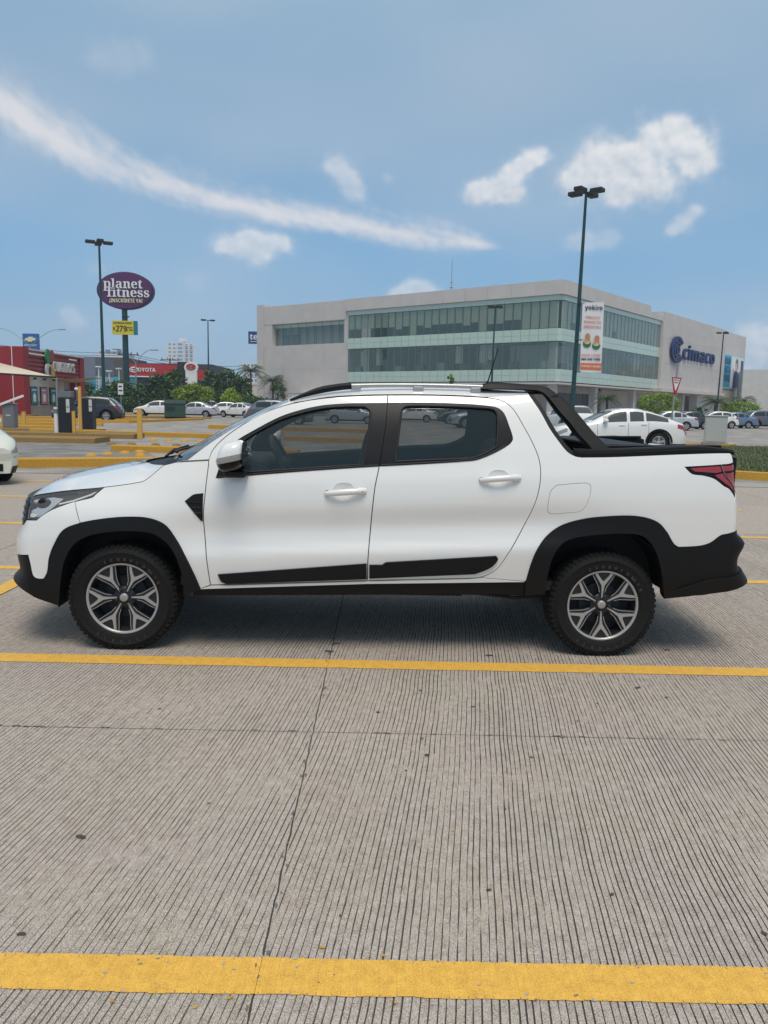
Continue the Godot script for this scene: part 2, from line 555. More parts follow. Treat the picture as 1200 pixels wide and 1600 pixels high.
			px[o + 2] = lerpf(px[o + 2], 0.735, den)
	var im := Image.create_from_data(w, h, false, Image.FORMAT_RGBF, px.to_byte_array())
	return ImageTexture.create_from_image(im)

# ---------------------------------------------------------------- ready
const EYE := 1.4096
var truck: Node3D
func _ready() -> void:
	# camera
	var cam := Camera3D.new()
	cam.name = "camera"
	var pitch := deg_to_rad(7.7494)
	var roll := deg_to_rad(1.1148)
	var up0 := Vector3(0, cos(pitch), -sin(pitch))
	var right := Vector3(1, 0, 0) * cos(roll) + up0 * sin(roll)
	var up := Vector3(-1, 0, 0) * sin(roll) + up0 * cos(roll)
	cam.transform = Transform3D(Basis(right, up, right.cross(up)), Vector3(0, EYE, 0))
	cam.fov = 66.509
	cam.near = 0.05
	cam.far = 4000.0
	add_child(cam)
	cam.current = true
	# sky, sun and exposure
	var env := Environment.new()
	env.background_mode = Environment.BG_SKY
	var sky := Sky.new()
	var sm := PanoramaSkyMaterial.new()
	sm.panorama = make_sky()
	sky.sky_material = sm
	env.sky = sky
	env.background_energy_multiplier = 1.0
	env.tonemap_mode = Environment.TONE_MAPPER_LINEAR
	env.tonemap_exposure = 1.07
	env.sdfgi_enabled = true
	env.ssao_enabled = true
	env.ssil_enabled = true
	env.fog_enabled = true
	env.fog_density = 0.0006
	env.fog_light_color = Color(0.78, 0.85, 0.92)
	var we := WorldEnvironment.new()
	we.name = "world_environment"
	we.environment = env
	add_child(we)
	var sun := DirectionalLight3D.new()
	sun.name = "sun"
	sun.light_energy = 0.68
	sun.light_color = Color(1.0, 0.965, 0.91)
	sun.light_angular_distance = 30.0
	sun.shadow_enabled = true
	sun.rotation_degrees = Vector3(-65.0, 8.0, 0.0)
	add_child(sun)
	make_materials()
	print("sky ", Time.get_ticks_msec())
	build_ground()
	print("ground ", Time.get_ticks_msec())
	build_office()
	print("office ", Time.get_ticks_msec())
	build_left_side()
	print("left ", Time.get_ticks_msec())
	build_right_side()
	build_truck()
	print("truck ", Time.get_ticks_msec())
	build_cars()
	build_car_park()
	print("cars ", Time.get_ticks_msec())
	build_plants()
	print("plants ", Time.get_ticks_msec())

# ---------------------------------------------------------------- ground
const GY := -0.004
var groove_noise := FastNoiseLite.new()
func groove_list(x0: float, x1: float, seed_: int) -> Array:
	var rng := RandomNumberGenerator.new()
	rng.seed = seed_
	var g := []
	var x := x0 - 0.5
	while x < x1 + 0.5:
		g.append([x, rng.randf_range(0.0014, 0.0026), rng.randf_range(0.7, 1.25)])
		x += rng.randf_range(0.0165, 0.0235)
	return g
func groove_x(g: Array, z: float) -> float:
	return g[0] + 0.10 * (-3.2 - z) + 0.018 * sin(z * 1.3 + g[0] * 0.9) + 0.007 * groove_noise.get_noise_2d(g[0] * 3.0, z * 22.0) + 0.0010 * groove_noise.get_noise_2d(g[0] * 900.0, z * 160.0)
# how far a groove is still open: worn flat in places
func groove_open(g: Array, z: float) -> float:
	var wear := groove_noise.get_noise_2d(g[0] * 700.0 + 40.0, z * 150.0)
	var area := groove_noise.get_noise_2d(g[0] * 26.0 - 90.0, z * 26.0)
	return clampf((0.86 + wear * 1.15 + area * 0.8) * g[2], 0.05, 1.0)
func grooved_slab(xa: float, xb: float, z0: float, z1: float, seed_: int) -> MB:
	var mb := MB.new()
	var gl := groove_list(xa, xb, seed_)
	var m := int((z1 - z0) / 0.034)
	var tone := FastNoiseLite.new()
	tone.seed = seed_
	tone.frequency = 1.1
	var dirt := Color(0.18, 0.172, 0.165)
	# columns of vertices: [x, y, colour] for every groove as left lip, bottom, right lip
	var prev := PackedInt32Array()
	for s in m + 1:
		var z := lerpf(z1, z0, float(s) / m)
		var row := PackedInt32Array()
		var jx := 0.004 * groove_noise.get_noise_1d(z * 130.0) + 0.003 * groove_noise.get_noise_1d(z * 500.0)
		var x0 := xa + jx + 0.0018 * (1.0 + groove_noise.get_noise_2d(z * 350.0, xa * 90.0))
		var x1 := xb + jx - 0.0018 * (1.0 + groove_noise.get_noise_2d(z * 350.0, xb * 90.0))
		var xl := x0
		for gi in gl.size() + 1:
			var last := gi == gl.size()
			var g: Array = gl[mini(gi, gl.size() - 1)]
			var x := x1 if last else groove_x(g, z)
			var open := 0.0 if last or x < x0 + 0.006 or x > x1 - 0.006 else groove_open(g, z)
			x = clampf(x, x0, x1)
			var hw: float = 0.0 if open <= 0.0 else g[1] * (0.35 + 0.65 * open)
			var tn := 1.0 + 0.13 * tone.get_noise_2d(x, z) + 0.10 * groove_noise.get_noise_2d(x * 300.0, z * 300.0)
			mb.col = Color(tn, tn * (1.0 + 0.03 * tone.get_noise_2d(x + 30.0, z)), tn * (1.0 + 0.07 * tone.get_noise_2d(x - 30.0, z)))
			row.append(mb.add(Vector3(xl, 0, z), Vector3.UP)); row.append(mb.add(Vector3(x - hw, 0, z), Vector3.UP))
			if last:
				break
			var dep := 0.0045 * open
			var nl := Vector3(dep, maxf(hw, 1e-4), 0).normalized()
			var dc := mb.col.lerp(dirt, clampf(open * 1.25, 0.1, 1.0))
			mb.col = mb.col.lerp(dirt, 0.35 * open)
			row.append(mb.add(Vector3(x - hw, 0, z), nl))
			mb.col = dc
			row.append(mb.add(Vector3(x, -dep, z), nl)); row.append(mb.add(Vector3(x, -dep, z), Vector3(-nl.x, nl.y, 0)))
			row.append(mb.add(Vector3(x + hw, 0, z), Vector3(-nl.x, nl.y, 0)))
			xl = x + hw
		if s > 0:
			for k in range(0, row.size(), 2):
				var a := prev[k]
				var b := prev[k + 1]
				var c := row[k]
				var d := row[k + 1]
				mb.ix.append(a); mb.ix.append(d); mb.ix.append(b)
				mb.ix.append(a); mb.ix.append(c); mb.ix.append(d)
		prev = row
	return mb
# road paint laid over the grooves: it fills most of them, and its edges are ragged
func paint_stripe(x0: float, x1: float, za: float, zb: float, seed_: int, cuts: Array) -> MB:
	var mb := MB.new()
	var rng := RandomNumberGenerator.new()
	rng.seed = seed_
	for c in cuts:
		var gl := groove_list(c[0], c[1], c[2])
		var xl: float = maxf(c[0], x0)
		for gi in gl.size() + 1:
			var last := gi == gl.size()
			var g: Array = gl[mini(gi, gl.size() - 1)]
			var a := za + rng.randf_range(-0.0014, 0.0014) + 0.004 * groove_noise.get_noise_1d(xl * 60.0)
			var b := zb + rng.randf_range(-0.0014, 0.0014) + 0.004 * groove_noise.get_noise_1d(xl * 60.0 + 500.0)
			var x: float = c[1] if last else groove_x(g, (za + zb) * 0.5)
			x = clampf(x, c[0], c[1])
			if x < x0 or xl > x1 or x - xl < 0.003:
				if x - xl > 0.003:
					xl = x + 0.0011
				continue
			var t := rng.randf_range(0.97, 1.02)
			mb.col = Color(t, t, t)
			var hw := 0.0011
			var y := 0.0022
			mb.quad(Vector3(xl, y, b), Vector3(x - hw, y, b), Vector3(x - hw, y, a), Vector3(xl, y, a))
			if not last:
				var y2 := y - 0.0007
				var da := rng.randf_range(0.0, 0.011) if rng.randf() < 0.5 else 0.0
				var db := rng.randf_range(0.0, 0.011) if rng.randf() < 0.5 else 0.0
				mb.quad(Vector3(x - hw, y, b - db), Vector3(x, y2, b - db), Vector3(x, y2, a + da), Vector3(x - hw, y, a + da))
				mb.quad(Vector3(x, y2, b - db), Vector3(x + hw, y, b - db), Vector3(x + hw, y, a + da), Vector3(x, y2, a + da))
			xl = x + hw
	return mb
func flat_paint(pts: Array, w: float, y: float, seed_: int) -> MB:
	var mb := MB.new()
	var rng := RandomNumberGenerator.new()
	rng.seed = seed_
	for i in pts.size() - 1:
		var a: Vector2 = pts[i]
		var b: Vector2 = pts[i + 1]
		var nn := (b - a).normalized().orthogonal() * w * 0.5
		var m := maxi(2, int(a.distance_to(b) / 0.12))
		var pl := Vector2.ZERO
		var pr := Vector2.ZERO
		for k in m + 1:
			var p := a.lerp(b, float(k) / m)
			var l := p + nn * rng.randf_range(0.94, 1.06)
			var r := p - nn * rng.randf_range(0.94, 1.06)
			if k > 0:
				var t := rng.randf_range(0.94, 1.03)
				mb.col = Color(t, t, t)
				mb.qo(Vector3(pl.x, y, pl.y), Vector3(pr.x, y, pr.y), Vector3(r.x, y, r.y), Vector3(l.x, y, l.y), Vector3(p.x, y - 9.0, p.y))
			pl = l
			pr = r
	return mb
func spot(at: Vector2, r: float, seed_: int, y: float, stretch := 1.0) -> MB:
	var mb := MB.new()
	var rng := RandomNumberGenerator.new()
	rng.seed = seed_
	var pts := []
	var n := 20
	for k in n:
		var a := TAU * k / n
		var q := r * rng.randf_range(0.72, 1.0) * (0.8 + 0.2 * sin(a * 2.0 + seed_))
		pts.append(Vector3(at.x + cos(a) * q * stretch, y, at.y + sin(a) * q))
	for k in n:
		mb.tri(Vector3(at.x, y, at.y), pts[(k + 1) % n], pts[k])
	return mb
func build_ground() -> void:
	groove_noise.seed = 4
	groove_noise.frequency = 0.05
	var gr := MB.new()
	var s := 2500.0
	gr.quad(Vector3(-s, GY, 60), Vector3(s, GY, 60), Vector3(s, GY, -s), Vector3(-s, GY, -s))
	struct(gr, M.lot, "ground")
	# concrete bays with open joints; the near ones with their cut grooves
	var bed := MB.new()
	bed.quad(Vector3(-10.3, GY + 0.0012, 2.6), Vector3(13.2, GY + 0.0012, 2.6), Vector3(13.2, GY + 0.0012, -15.0), Vector3(-10.3, GY + 0.0012, -15.0))
	struct(bed, M.sealant, "joint_sealant")
	var slabs := Node3D.new()
	slabs.name = "concrete_paving"
	slabs.set_meta("kind", "structure")
	add_child(slabs)
	var cuts := []
	var rng := RandomNumberGenerator.new()
	rng.seed = 12
	for i in range(-3, 4):
		var x0 := -0.29 + 3.31 * i
		var x1 := x0 + 3.31
		var gs := 100 + i
		if i >= -2 and i <= 1:
			cuts.append([x0 + 0.001, x1 - 0.001, gs])
		for j in range(-2, 4):
			var z1 := -3.23 - 2.91 * j
			var z0 := z1 - 2.91
			if j == -1 or (j == 0) or (j == 1 and i >= -1):
				if i >= -2 and i <= 1 and (j != -1 or (i >= -1 and i <= 0)):
					obj(grooved_slab(x0 + 0.001, x1 - 0.001, z0 + 0.0022, z1 - 0.0022, gs), M.slab, "slab", slabs, true)
					continue
			var mb := MB.new()
			var t := rng.randf_range(0.90, 1.0)
			mb.col = Color(t, t * 0.995, t * 0.985)
			mb.quad(Vector3(x0 + 0.004, 0, z1 - 0.003), Vector3(x1 - 0.004, 0, z1 - 0.003), Vector3(x1 - 0.004, 0, z0 + 0.003), Vector3(x0 + 0.004, 0, z0 + 0.003))
			obj(mb, M.slab, "slab", slabs, true)
	# bay lines
	var l1 := struct(paint_stripe(-3.6, 3.0, -1.829, -1.703, 5, cuts), M.road_paint, "bay_line", true)
	struct(paint_stripe(-6.9, 6.2, -4.204, -4.066, 6, cuts), M.road_paint, "bay_line", true)
	var q := 7
	for z in [-6.435, -8.80, -11.26, -13.5]:
		struct(flat_paint([Vector2(-9.8, z), Vector2(5.2, z)], 0.115, 0.003, q), M.road_paint, "bay_line", true)
		q += 1
	struct(flat_paint([Vector2(-2.83, -13.4), Vector2(-2.83, -4.21)], 0.14, 0.006, q), M.road_paint, "bay_line", true)
	# old gum and oil
	var k := 300
	for e in [[0.195, -3.02, 0.017], [-0.01, -3.46, 0.013], [-0.965, -2.37, 0.022], [-0.94, -1.90, 0.014], [0.33, -2.13, 0.010], [0.69, -2.12, 0.010], [0.105, -2.88, 0.008], [1.06, -1.96, 0.012], [0.62, -3.02, 0.009], [0.44, -3.55, 0.012], [-1.02, -3.45, 0.010], [1.32, -3.85, 0.02], [1.42, -3.72, 0.014], [1.05, -3.62, 0.010], [0.18, -3.18, 0.010], [-0.30, -4.35, 0.03], [0.62, -4.33, 0.025], [-0.6, -2.6, 0.008], [0.9, -3.4, 0.008], [-0.1, -2.0, 0.006], [0.45, -2.6, 0.006], [0.20, -3.75, 0.012], [-0.27, -4.5, 0.022], [1.7, -4.5, 0.02]]:
		obj(spot(Vector2(e[0], e[1]), e[2] * 0.8, k, 0.0035, 1.3), M.stain, "gum_spot", slabs)
		k += 1
	# dirt caught along the open joints
	rng.seed = 51
	for e in 46:
		var z := -1.3 - 4.4 * rng.randf()
		obj(spot(Vector2(-0.29 + rng.randf_range(-0.014, 0.014), z), rng.randf_range(0.006, 0.022), k, 0.003, 0.45), M.joint_dirt, "joint_dirt", slabs)
		k += 1
	for e in 30:
		obj(spot(Vector2(rng.randf_range(-1.9, 1.9), -3.23 + rng.randf_range(-0.006, 0.006)), rng.randf_range(0.004, 0.010), k, 0.003, 2.6), M.joint_dirt, "joint_dirt", slabs)
		k += 1
	# chips out of the near line, and splashes of paint beside it
	rng.seed = 61
	for e in 34:
		var near := rng.randf() < 0.5
		var chip := spot(Vector2(rng.randf_range(-1.0, 1.05), (-1.829 if near else -1.703) + rng.randf_range(-0.004, 0.004)) if e < 16 else Vector2(rng.randf_range(-1.0, 1.05), rng.randf_range(-1.82, -1.71)), rng.randf_range(0.0025, 0.006), k, 0.0036, 1.5)
		obj(chip, M.oil_stain if e % 3 else M.kerb_concrete, "paint_chip", l1)
		k += 1
	for e in [[-0.33, -1.675], [-0.30, -1.668], [-0.345, -1.690], [0.02, -1.845], [-0.42, -1.66], [0.05, -1.684], [-0.62, -1.672], [-0.14, -1.87], [0.25, -2.45]]:
		obj(spot(Vector2(e[0], e[1]), rng.randf_range(0.003, 0.008), k, 0.0034, 1.2), M.kerb_yellow, "paint_splash", slabs)
		k += 1
	# the car park beyond: a darker driving lane
	var lane := MB.new()
	lane.quad(Vector3(-60, GY + 0.003, -18.6), Vector3(-5.3, GY + 0.003, -18.6), Vector3(-9.0, GY + 0.003, -27.5), Vector3(-60, GY + 0.003, -27.5))
	struct(lane, M.asphalt, "driving_lane")

# ---------------------------------------------------------------- pickup truck
# local axes: x rearwards from the front axle, y up, z towards the near side
const YK := [0.15, 0.28, 0.38, 0.48, 0.56, 0.62, 0.70, 0.82, 0.94, 1.03, 1.12, 1.30, 1.46, 1.56]
const XK := [-0.60, -0.25, 0.10, 0.50, 1.60, 2.40, 2.90, 3.30, 3.60]
const TW := [
	[.700, .745, .765, .768, .768, .766, .758, .735, .680, .64, .60, .55, .51, .48],
	[.750, .795, .815, .820, .820, .818, .812, .785, .720, .68, .64, .57, .52, .50],
	[.770, .808, .824, .832, .832, .830, .826, .806, .752, .71, .67, .60, .54, .51],
	[.765, .803, .823, .837, .838, .821, .810, .818, .803, .774, .740, .665, .595, .545],
	[.765, .803, .823, .839, .845, .822, .808, .824, .812, .784, .752, .682, .606, .555],
	[.765, .803, .823, .839, .845, .828, .814, .828, .816, .788, .756, .684, .608, .555],
	[.765, .803, .826, .838, .842, .841, .840, .838, .822, .796, .762, .684, .608, .555],
	[.755, .796, .818, .830, .833, .834, .835, .832, .816, .796, .762, .684, .608, .555],
	[.740, .780, .803, .815, .819, .820, .820, .816, .810, .800, .760, .674, .600, .550]]
const NOSE_Y := [0.15, 0.30, 0.36, 0.42, 0.50, 0.60, 0.70, 0.80, 0.86, 0.92, 1.0]
const NOSE_X := [-0.70, -0.786, -0.816, -0.748, -0.765, -0.765, -0.70, -0.68, -0.655, -0.62, -0.58]
const TAIL_Y := [0.15, 0.28, 0.36, 0.44, 0.50, 0.54, 0.60, 0.64, 0.68, 0.72, 0.80, 0.92, 1.04]
const TAIL_X := [3.62, 3.635, 3.642, 3.636, 3.585, 3.555, 3.555, 3.585, 3.59, 3.528, 3.518, 3.505, 3.471]
const UF := -0.50
const UR := 3.38
const LF := 0.80
const LR := 0.80
func herm(xs: Array, ys: Array, x: float) -> float:
	var last := xs.size() - 1
	var i := 0
	while i < last - 1 and x > xs[i + 1]:
		i += 1
	var h: float = xs[i + 1] - xs[i]
	var t := clampf((x - xs[i]) / h, 0, 1)
	var m0: float = (ys[1] - ys[0]) / (xs[1] - xs[0]) if i == 0 else (ys[i + 1] - ys[i - 1]) / (xs[i + 1] - xs[i - 1])
	var m1: float = (ys[last] - ys[last - 1]) / (xs[last] - xs[last - 1]) if i + 1 == last else (ys[i + 2] - ys[i]) / (xs[i + 2] - xs[i])
	var t2 := t * t
	var t3 := t2 * t
	return (2 * t3 - 3 * t2 + 1) * ys[i] + (t3 - 2 * t2 + t) * h * m0 + (-2 * t3 + 3 * t2) * ys[i + 1] + (t3 - t2) * h * m1
func half_width(x: float, y: float) -> float:
	var yy := y - 0.039 * (x - 0.45)
	var i := 0
	while i < XK.size() - 2 and x > XK[i + 1]:
		i += 1
	var lo := maxi(i - 1, 0)
	var hi := mini(i + 2, XK.size() - 1)
	var xs := []
	var ys := []
	for k in range(lo, hi + 1):
		xs.append(XK[k])
		ys.append(herm(YK, TW[k], yy))
	return herm(xs, ys, x)
func skin_point(u: float, y: float) -> Vector3:
	if u < UF:
		var t := minf((UF - u) / LF, 1.0) * PI / 2
		return Vector3(UF - (UF - herm(NOSE_Y, NOSE_X, y)) * sin(t), y, half_width(UF, y) * cos(t))
	if u > UR:
		var t := minf((u - UR) / LR, 1.0) * PI / 2
		return Vector3(UR + (herm(TAIL_Y, TAIL_X, y) - UR) * sqrt(maxf(sin(t), 0.0)), y, half_width(UR, y) * sqrt(maxf(cos(t), 0.0)))
	return Vector3(u, y, half_width(u, y))
func skin_normal(u: float, y: float) -> Vector3:
	var e := 0.004
	var nn := (skin_point(u + e, y) - skin_point(u - e, y)).cross(skin_point(u, y + e) - skin_point(u, y - e)).normalized()
	var p := skin_point(u, y)
	if nn.dot(Vector3(p.x - clampf(p.x, 0.0, 3.0), 0, p.z + 0.05)) < 0.0:
		nn = -nn
	return nn
# smooth curve through points, ends kept
func cv(p: Array, m := 6) -> PackedVector2Array:
	var o := PackedVector2Array()
	for i in p.size() - 1:
		var a := Vector2(p[maxi(i - 1, 0)][0], p[maxi(i - 1, 0)][1])
		var b := Vector2(p[i][0], p[i][1])
		var c := Vector2(p[i + 1][0], p[i + 1][1])
		var d := Vector2(p[mini(i + 2, p.size() - 1)][0], p[mini(i + 2, p.size() - 1)][1])
		var lb := b.distance_to(c)
		var ta := (c - a) / maxf(b.distance_to(a) + lb, 1e-6) * lb
		var td := (d - b) / maxf(d.distance_to(c) + lb, 1e-6) * lb
		for k in m:
			var t := float(k) / m
			var t2 := t * t
			var t3 := t2 * t
			o.append((2 * t3 - 3 * t2 + 1) * b + (t3 - 2 * t2 + t) * ta + (-2 * t3 + 3 * t2) * c + (t3 - t2) * td)
	o.append(Vector2(p[-1][0], p[-1][1]))
	return o
func rev(p: PackedVector2Array) -> PackedVector2Array:
	var q := p.duplicate()
	q.reverse()
	return q
func pv(p: Array) -> PackedVector2Array:
	var o := PackedVector2Array()
	for e in p:
		o.append(Vector2(e[0], e[1]))
	return o
func loop(parts: Array) -> PackedVector2Array:
	var o := PackedVector2Array()
	for p in parts:
		for q in p:
			if o.is_empty() or o[-1].distance_to(q) > 0.0008:
				o.append(q)
	if o.size() > 1 and o[0].distance_to(o[-1]) < 0.0008:
		o.remove_at(o.size() - 1)
	return o
func shrink(p: PackedVector2Array, d: float) -> PackedVector2Array:
	var r := Geometry2D.offset_polygon(p, -d, Geometry2D.JOIN_MITER)
	var best := p
	var area := 0.0
	for q in r:
		var b := absf(_area(q))
		if b > area:
			area = b
			best = q
	return best
func _area(q: PackedVector2Array) -> float:
	var s := 0.0
	for i in q.size():
		s += q[i].cross(q[(i + 1) % q.size()])
	return s * 0.5
func biggest(r: Array) -> PackedVector2Array:
	var best := PackedVector2Array()
	for q in r:
		if absf(_area(q)) > absf(_area(best)):
			best = q
	return best
# a panel of sheet metal cut out of the body's surface: outline and holes in (u, y), set off outwards, with a turned-in edge
func panel(mb: MB, poly: PackedVector2Array, off := 0.0, thick := 0.02, step := 0.03, holes: Array = []) -> void:
	var lo := poly[0]
	var hi := poly[0]
	for p in poly:
		lo = lo.min(p)
		hi = hi.max(p)
	lo -= Vector2(0.0013, 0.0017)
	var nx := int((hi.x - lo.x) / step) + 1
	var ny := int((hi.y - lo.y) / step) + 1
	var marked := {}
	var rings := [poly]
	rings.append_array(holes)
	for r in rings:
		for i in r.size():
			var a: Vector2 = r[i]
			var b: Vector2 = r[(i + 1) % r.size()]
			var m := maxi(1, int(a.distance_to(b) / (step * 0.12)) + 1)
			for k in m + 1:
				var q := (a.lerp(b, float(k) / m) - lo) / step
				marked[Vector2i(int(floor(q.x)), int(floor(q.y)))] = true
	var inside := func(p: Vector2) -> bool:
		if not Geometry2D.is_point_in_polygon(p, poly):
			return false
		for h in holes:
			if Geometry2D.is_point_in_polygon(p, h):
				return false
		return true
	var cache := {}
	var vert := func(p: Vector2) -> int:
		var key := Vector2i(int(round(p.x * 20000.0)), int(round(p.y * 20000.0)))
		if not cache.has(key):
			var nn := skin_normal(p.x, p.y)
			cache[key] = mb.add(skin_point(p.x, p.y) + nn * off, nn, p)
		return cache[key]
	for i in nx:
		for j in ny:
			var a := lo + Vector2(i, j) * step
			var cell := PackedVector2Array([a, a + Vector2(step, 0), a + Vector2(step, step), a + Vector2(0, step)])
			if not marked.has(Vector2i(i, j)):
				if inside.call(a + Vector2(step, step) * 0.5):
					var q0: int = vert.call(cell[0])
					var q1: int = vert.call(cell[1])
					var q2: int = vert.call(cell[2])
					var q3: int = vert.call(cell[3])
					mb.ti(q0, q1, q2); mb.ti(q0, q2, q3)
				continue
			var pieces: Array = Geometry2D.intersect_polygons(cell, poly)
			for h in holes:
				var left := []
				for pc in pieces:
					left.append_array(Geometry2D.clip_polygons(pc, h))
				pieces = left
			for pc in pieces:
				if absf(_area(pc)) < 1e-8:
					continue
				var f := Geometry2D.triangulate_polygon(pc)
				for k in range(0, f.size(), 3):
					var t0: Vector2 = pc[f[k]]
					var t1: Vector2 = pc[f[k + 1]]
					var t2: Vector2 = pc[f[k + 2]]
					if absf((t1 - t0).cross(t2 - t0)) < 1e-9:
						continue
					mb.ti(vert.call(t0), vert.call(t1), vert.call(t2))
	if thick <= 0.0:
		return
	for r in rings:
		var cw := Geometry2D.is_polygon_clockwise(r)
		var out: float = 1.0 if r == poly else -1.0
		for i in r.size():
			var a: Vector2 = r[i]
			var b: Vector2 = r[(i + 1) % r.size()]
			var m := maxi(1, int(a.distance_to(b) / 0.06))
			for k in m:
				var p := a.lerp(b, float(k) / m)
				var q := a.lerp(b, float(k + 1) / m)
				var np := skin_normal(p.x, p.y)
				var nq := skin_normal(q.x, q.y)
				var P := skin_point(p.x, p.y) + np * off
				var Q := skin_point(q.x, q.y) + nq * off
				var side := (Q - P).cross(np).normalized()
				if (side.dot(skin_point(p.x, p.y + 0.01) - skin_point(p.x, p.y)) > 0.0) == (((q - p).orthogonal() * (1.0 if cw else -1.0)).y * out > 0.0) or absf((q - p).x) < 1e-5:
					pass
				var i0 := mb.add(P, (np + side * 0.0).normalized()); mb.add(Q, nq)
				# rounded lip, then the return
				var P1 := P - np * 0.003
				var Q1 := Q - nq * 0.003
				var s0 := mb.add(P1, side); mb.add(Q1, side)
				mb.ti(i0, i0 + 1, s0 + 1); mb.ti(i0, s0 + 1, s0)
				var s1 := mb.add(P1, side); mb.add(Q1, side); mb.add(Q - nq * thick, side); mb.add(P - np * thick, side)
				mb.ti(s1, s1 + 1, s1 + 2); mb.ti(s1, s1 + 2, s1 + 3)
func both(poly: PackedVector2Array, m: Material, called: String, parents: Array, off := 0.0, thick := 0.02, step := 0.03, holes: Array = []) -> Array:
	var mb := MB.new()
	panel(mb, poly, off, thick, step, holes)
	return [obj(mb, m, called, parents[0]), obj(mb.mirrored(), m, called, parents[1])]
func both_mb(mb: MB, m: Material, called: String, parents: Array) -> Array:
	return [obj(mb, m, called, parents[0]), obj(mb.mirrored(), m, called, parents[1])]

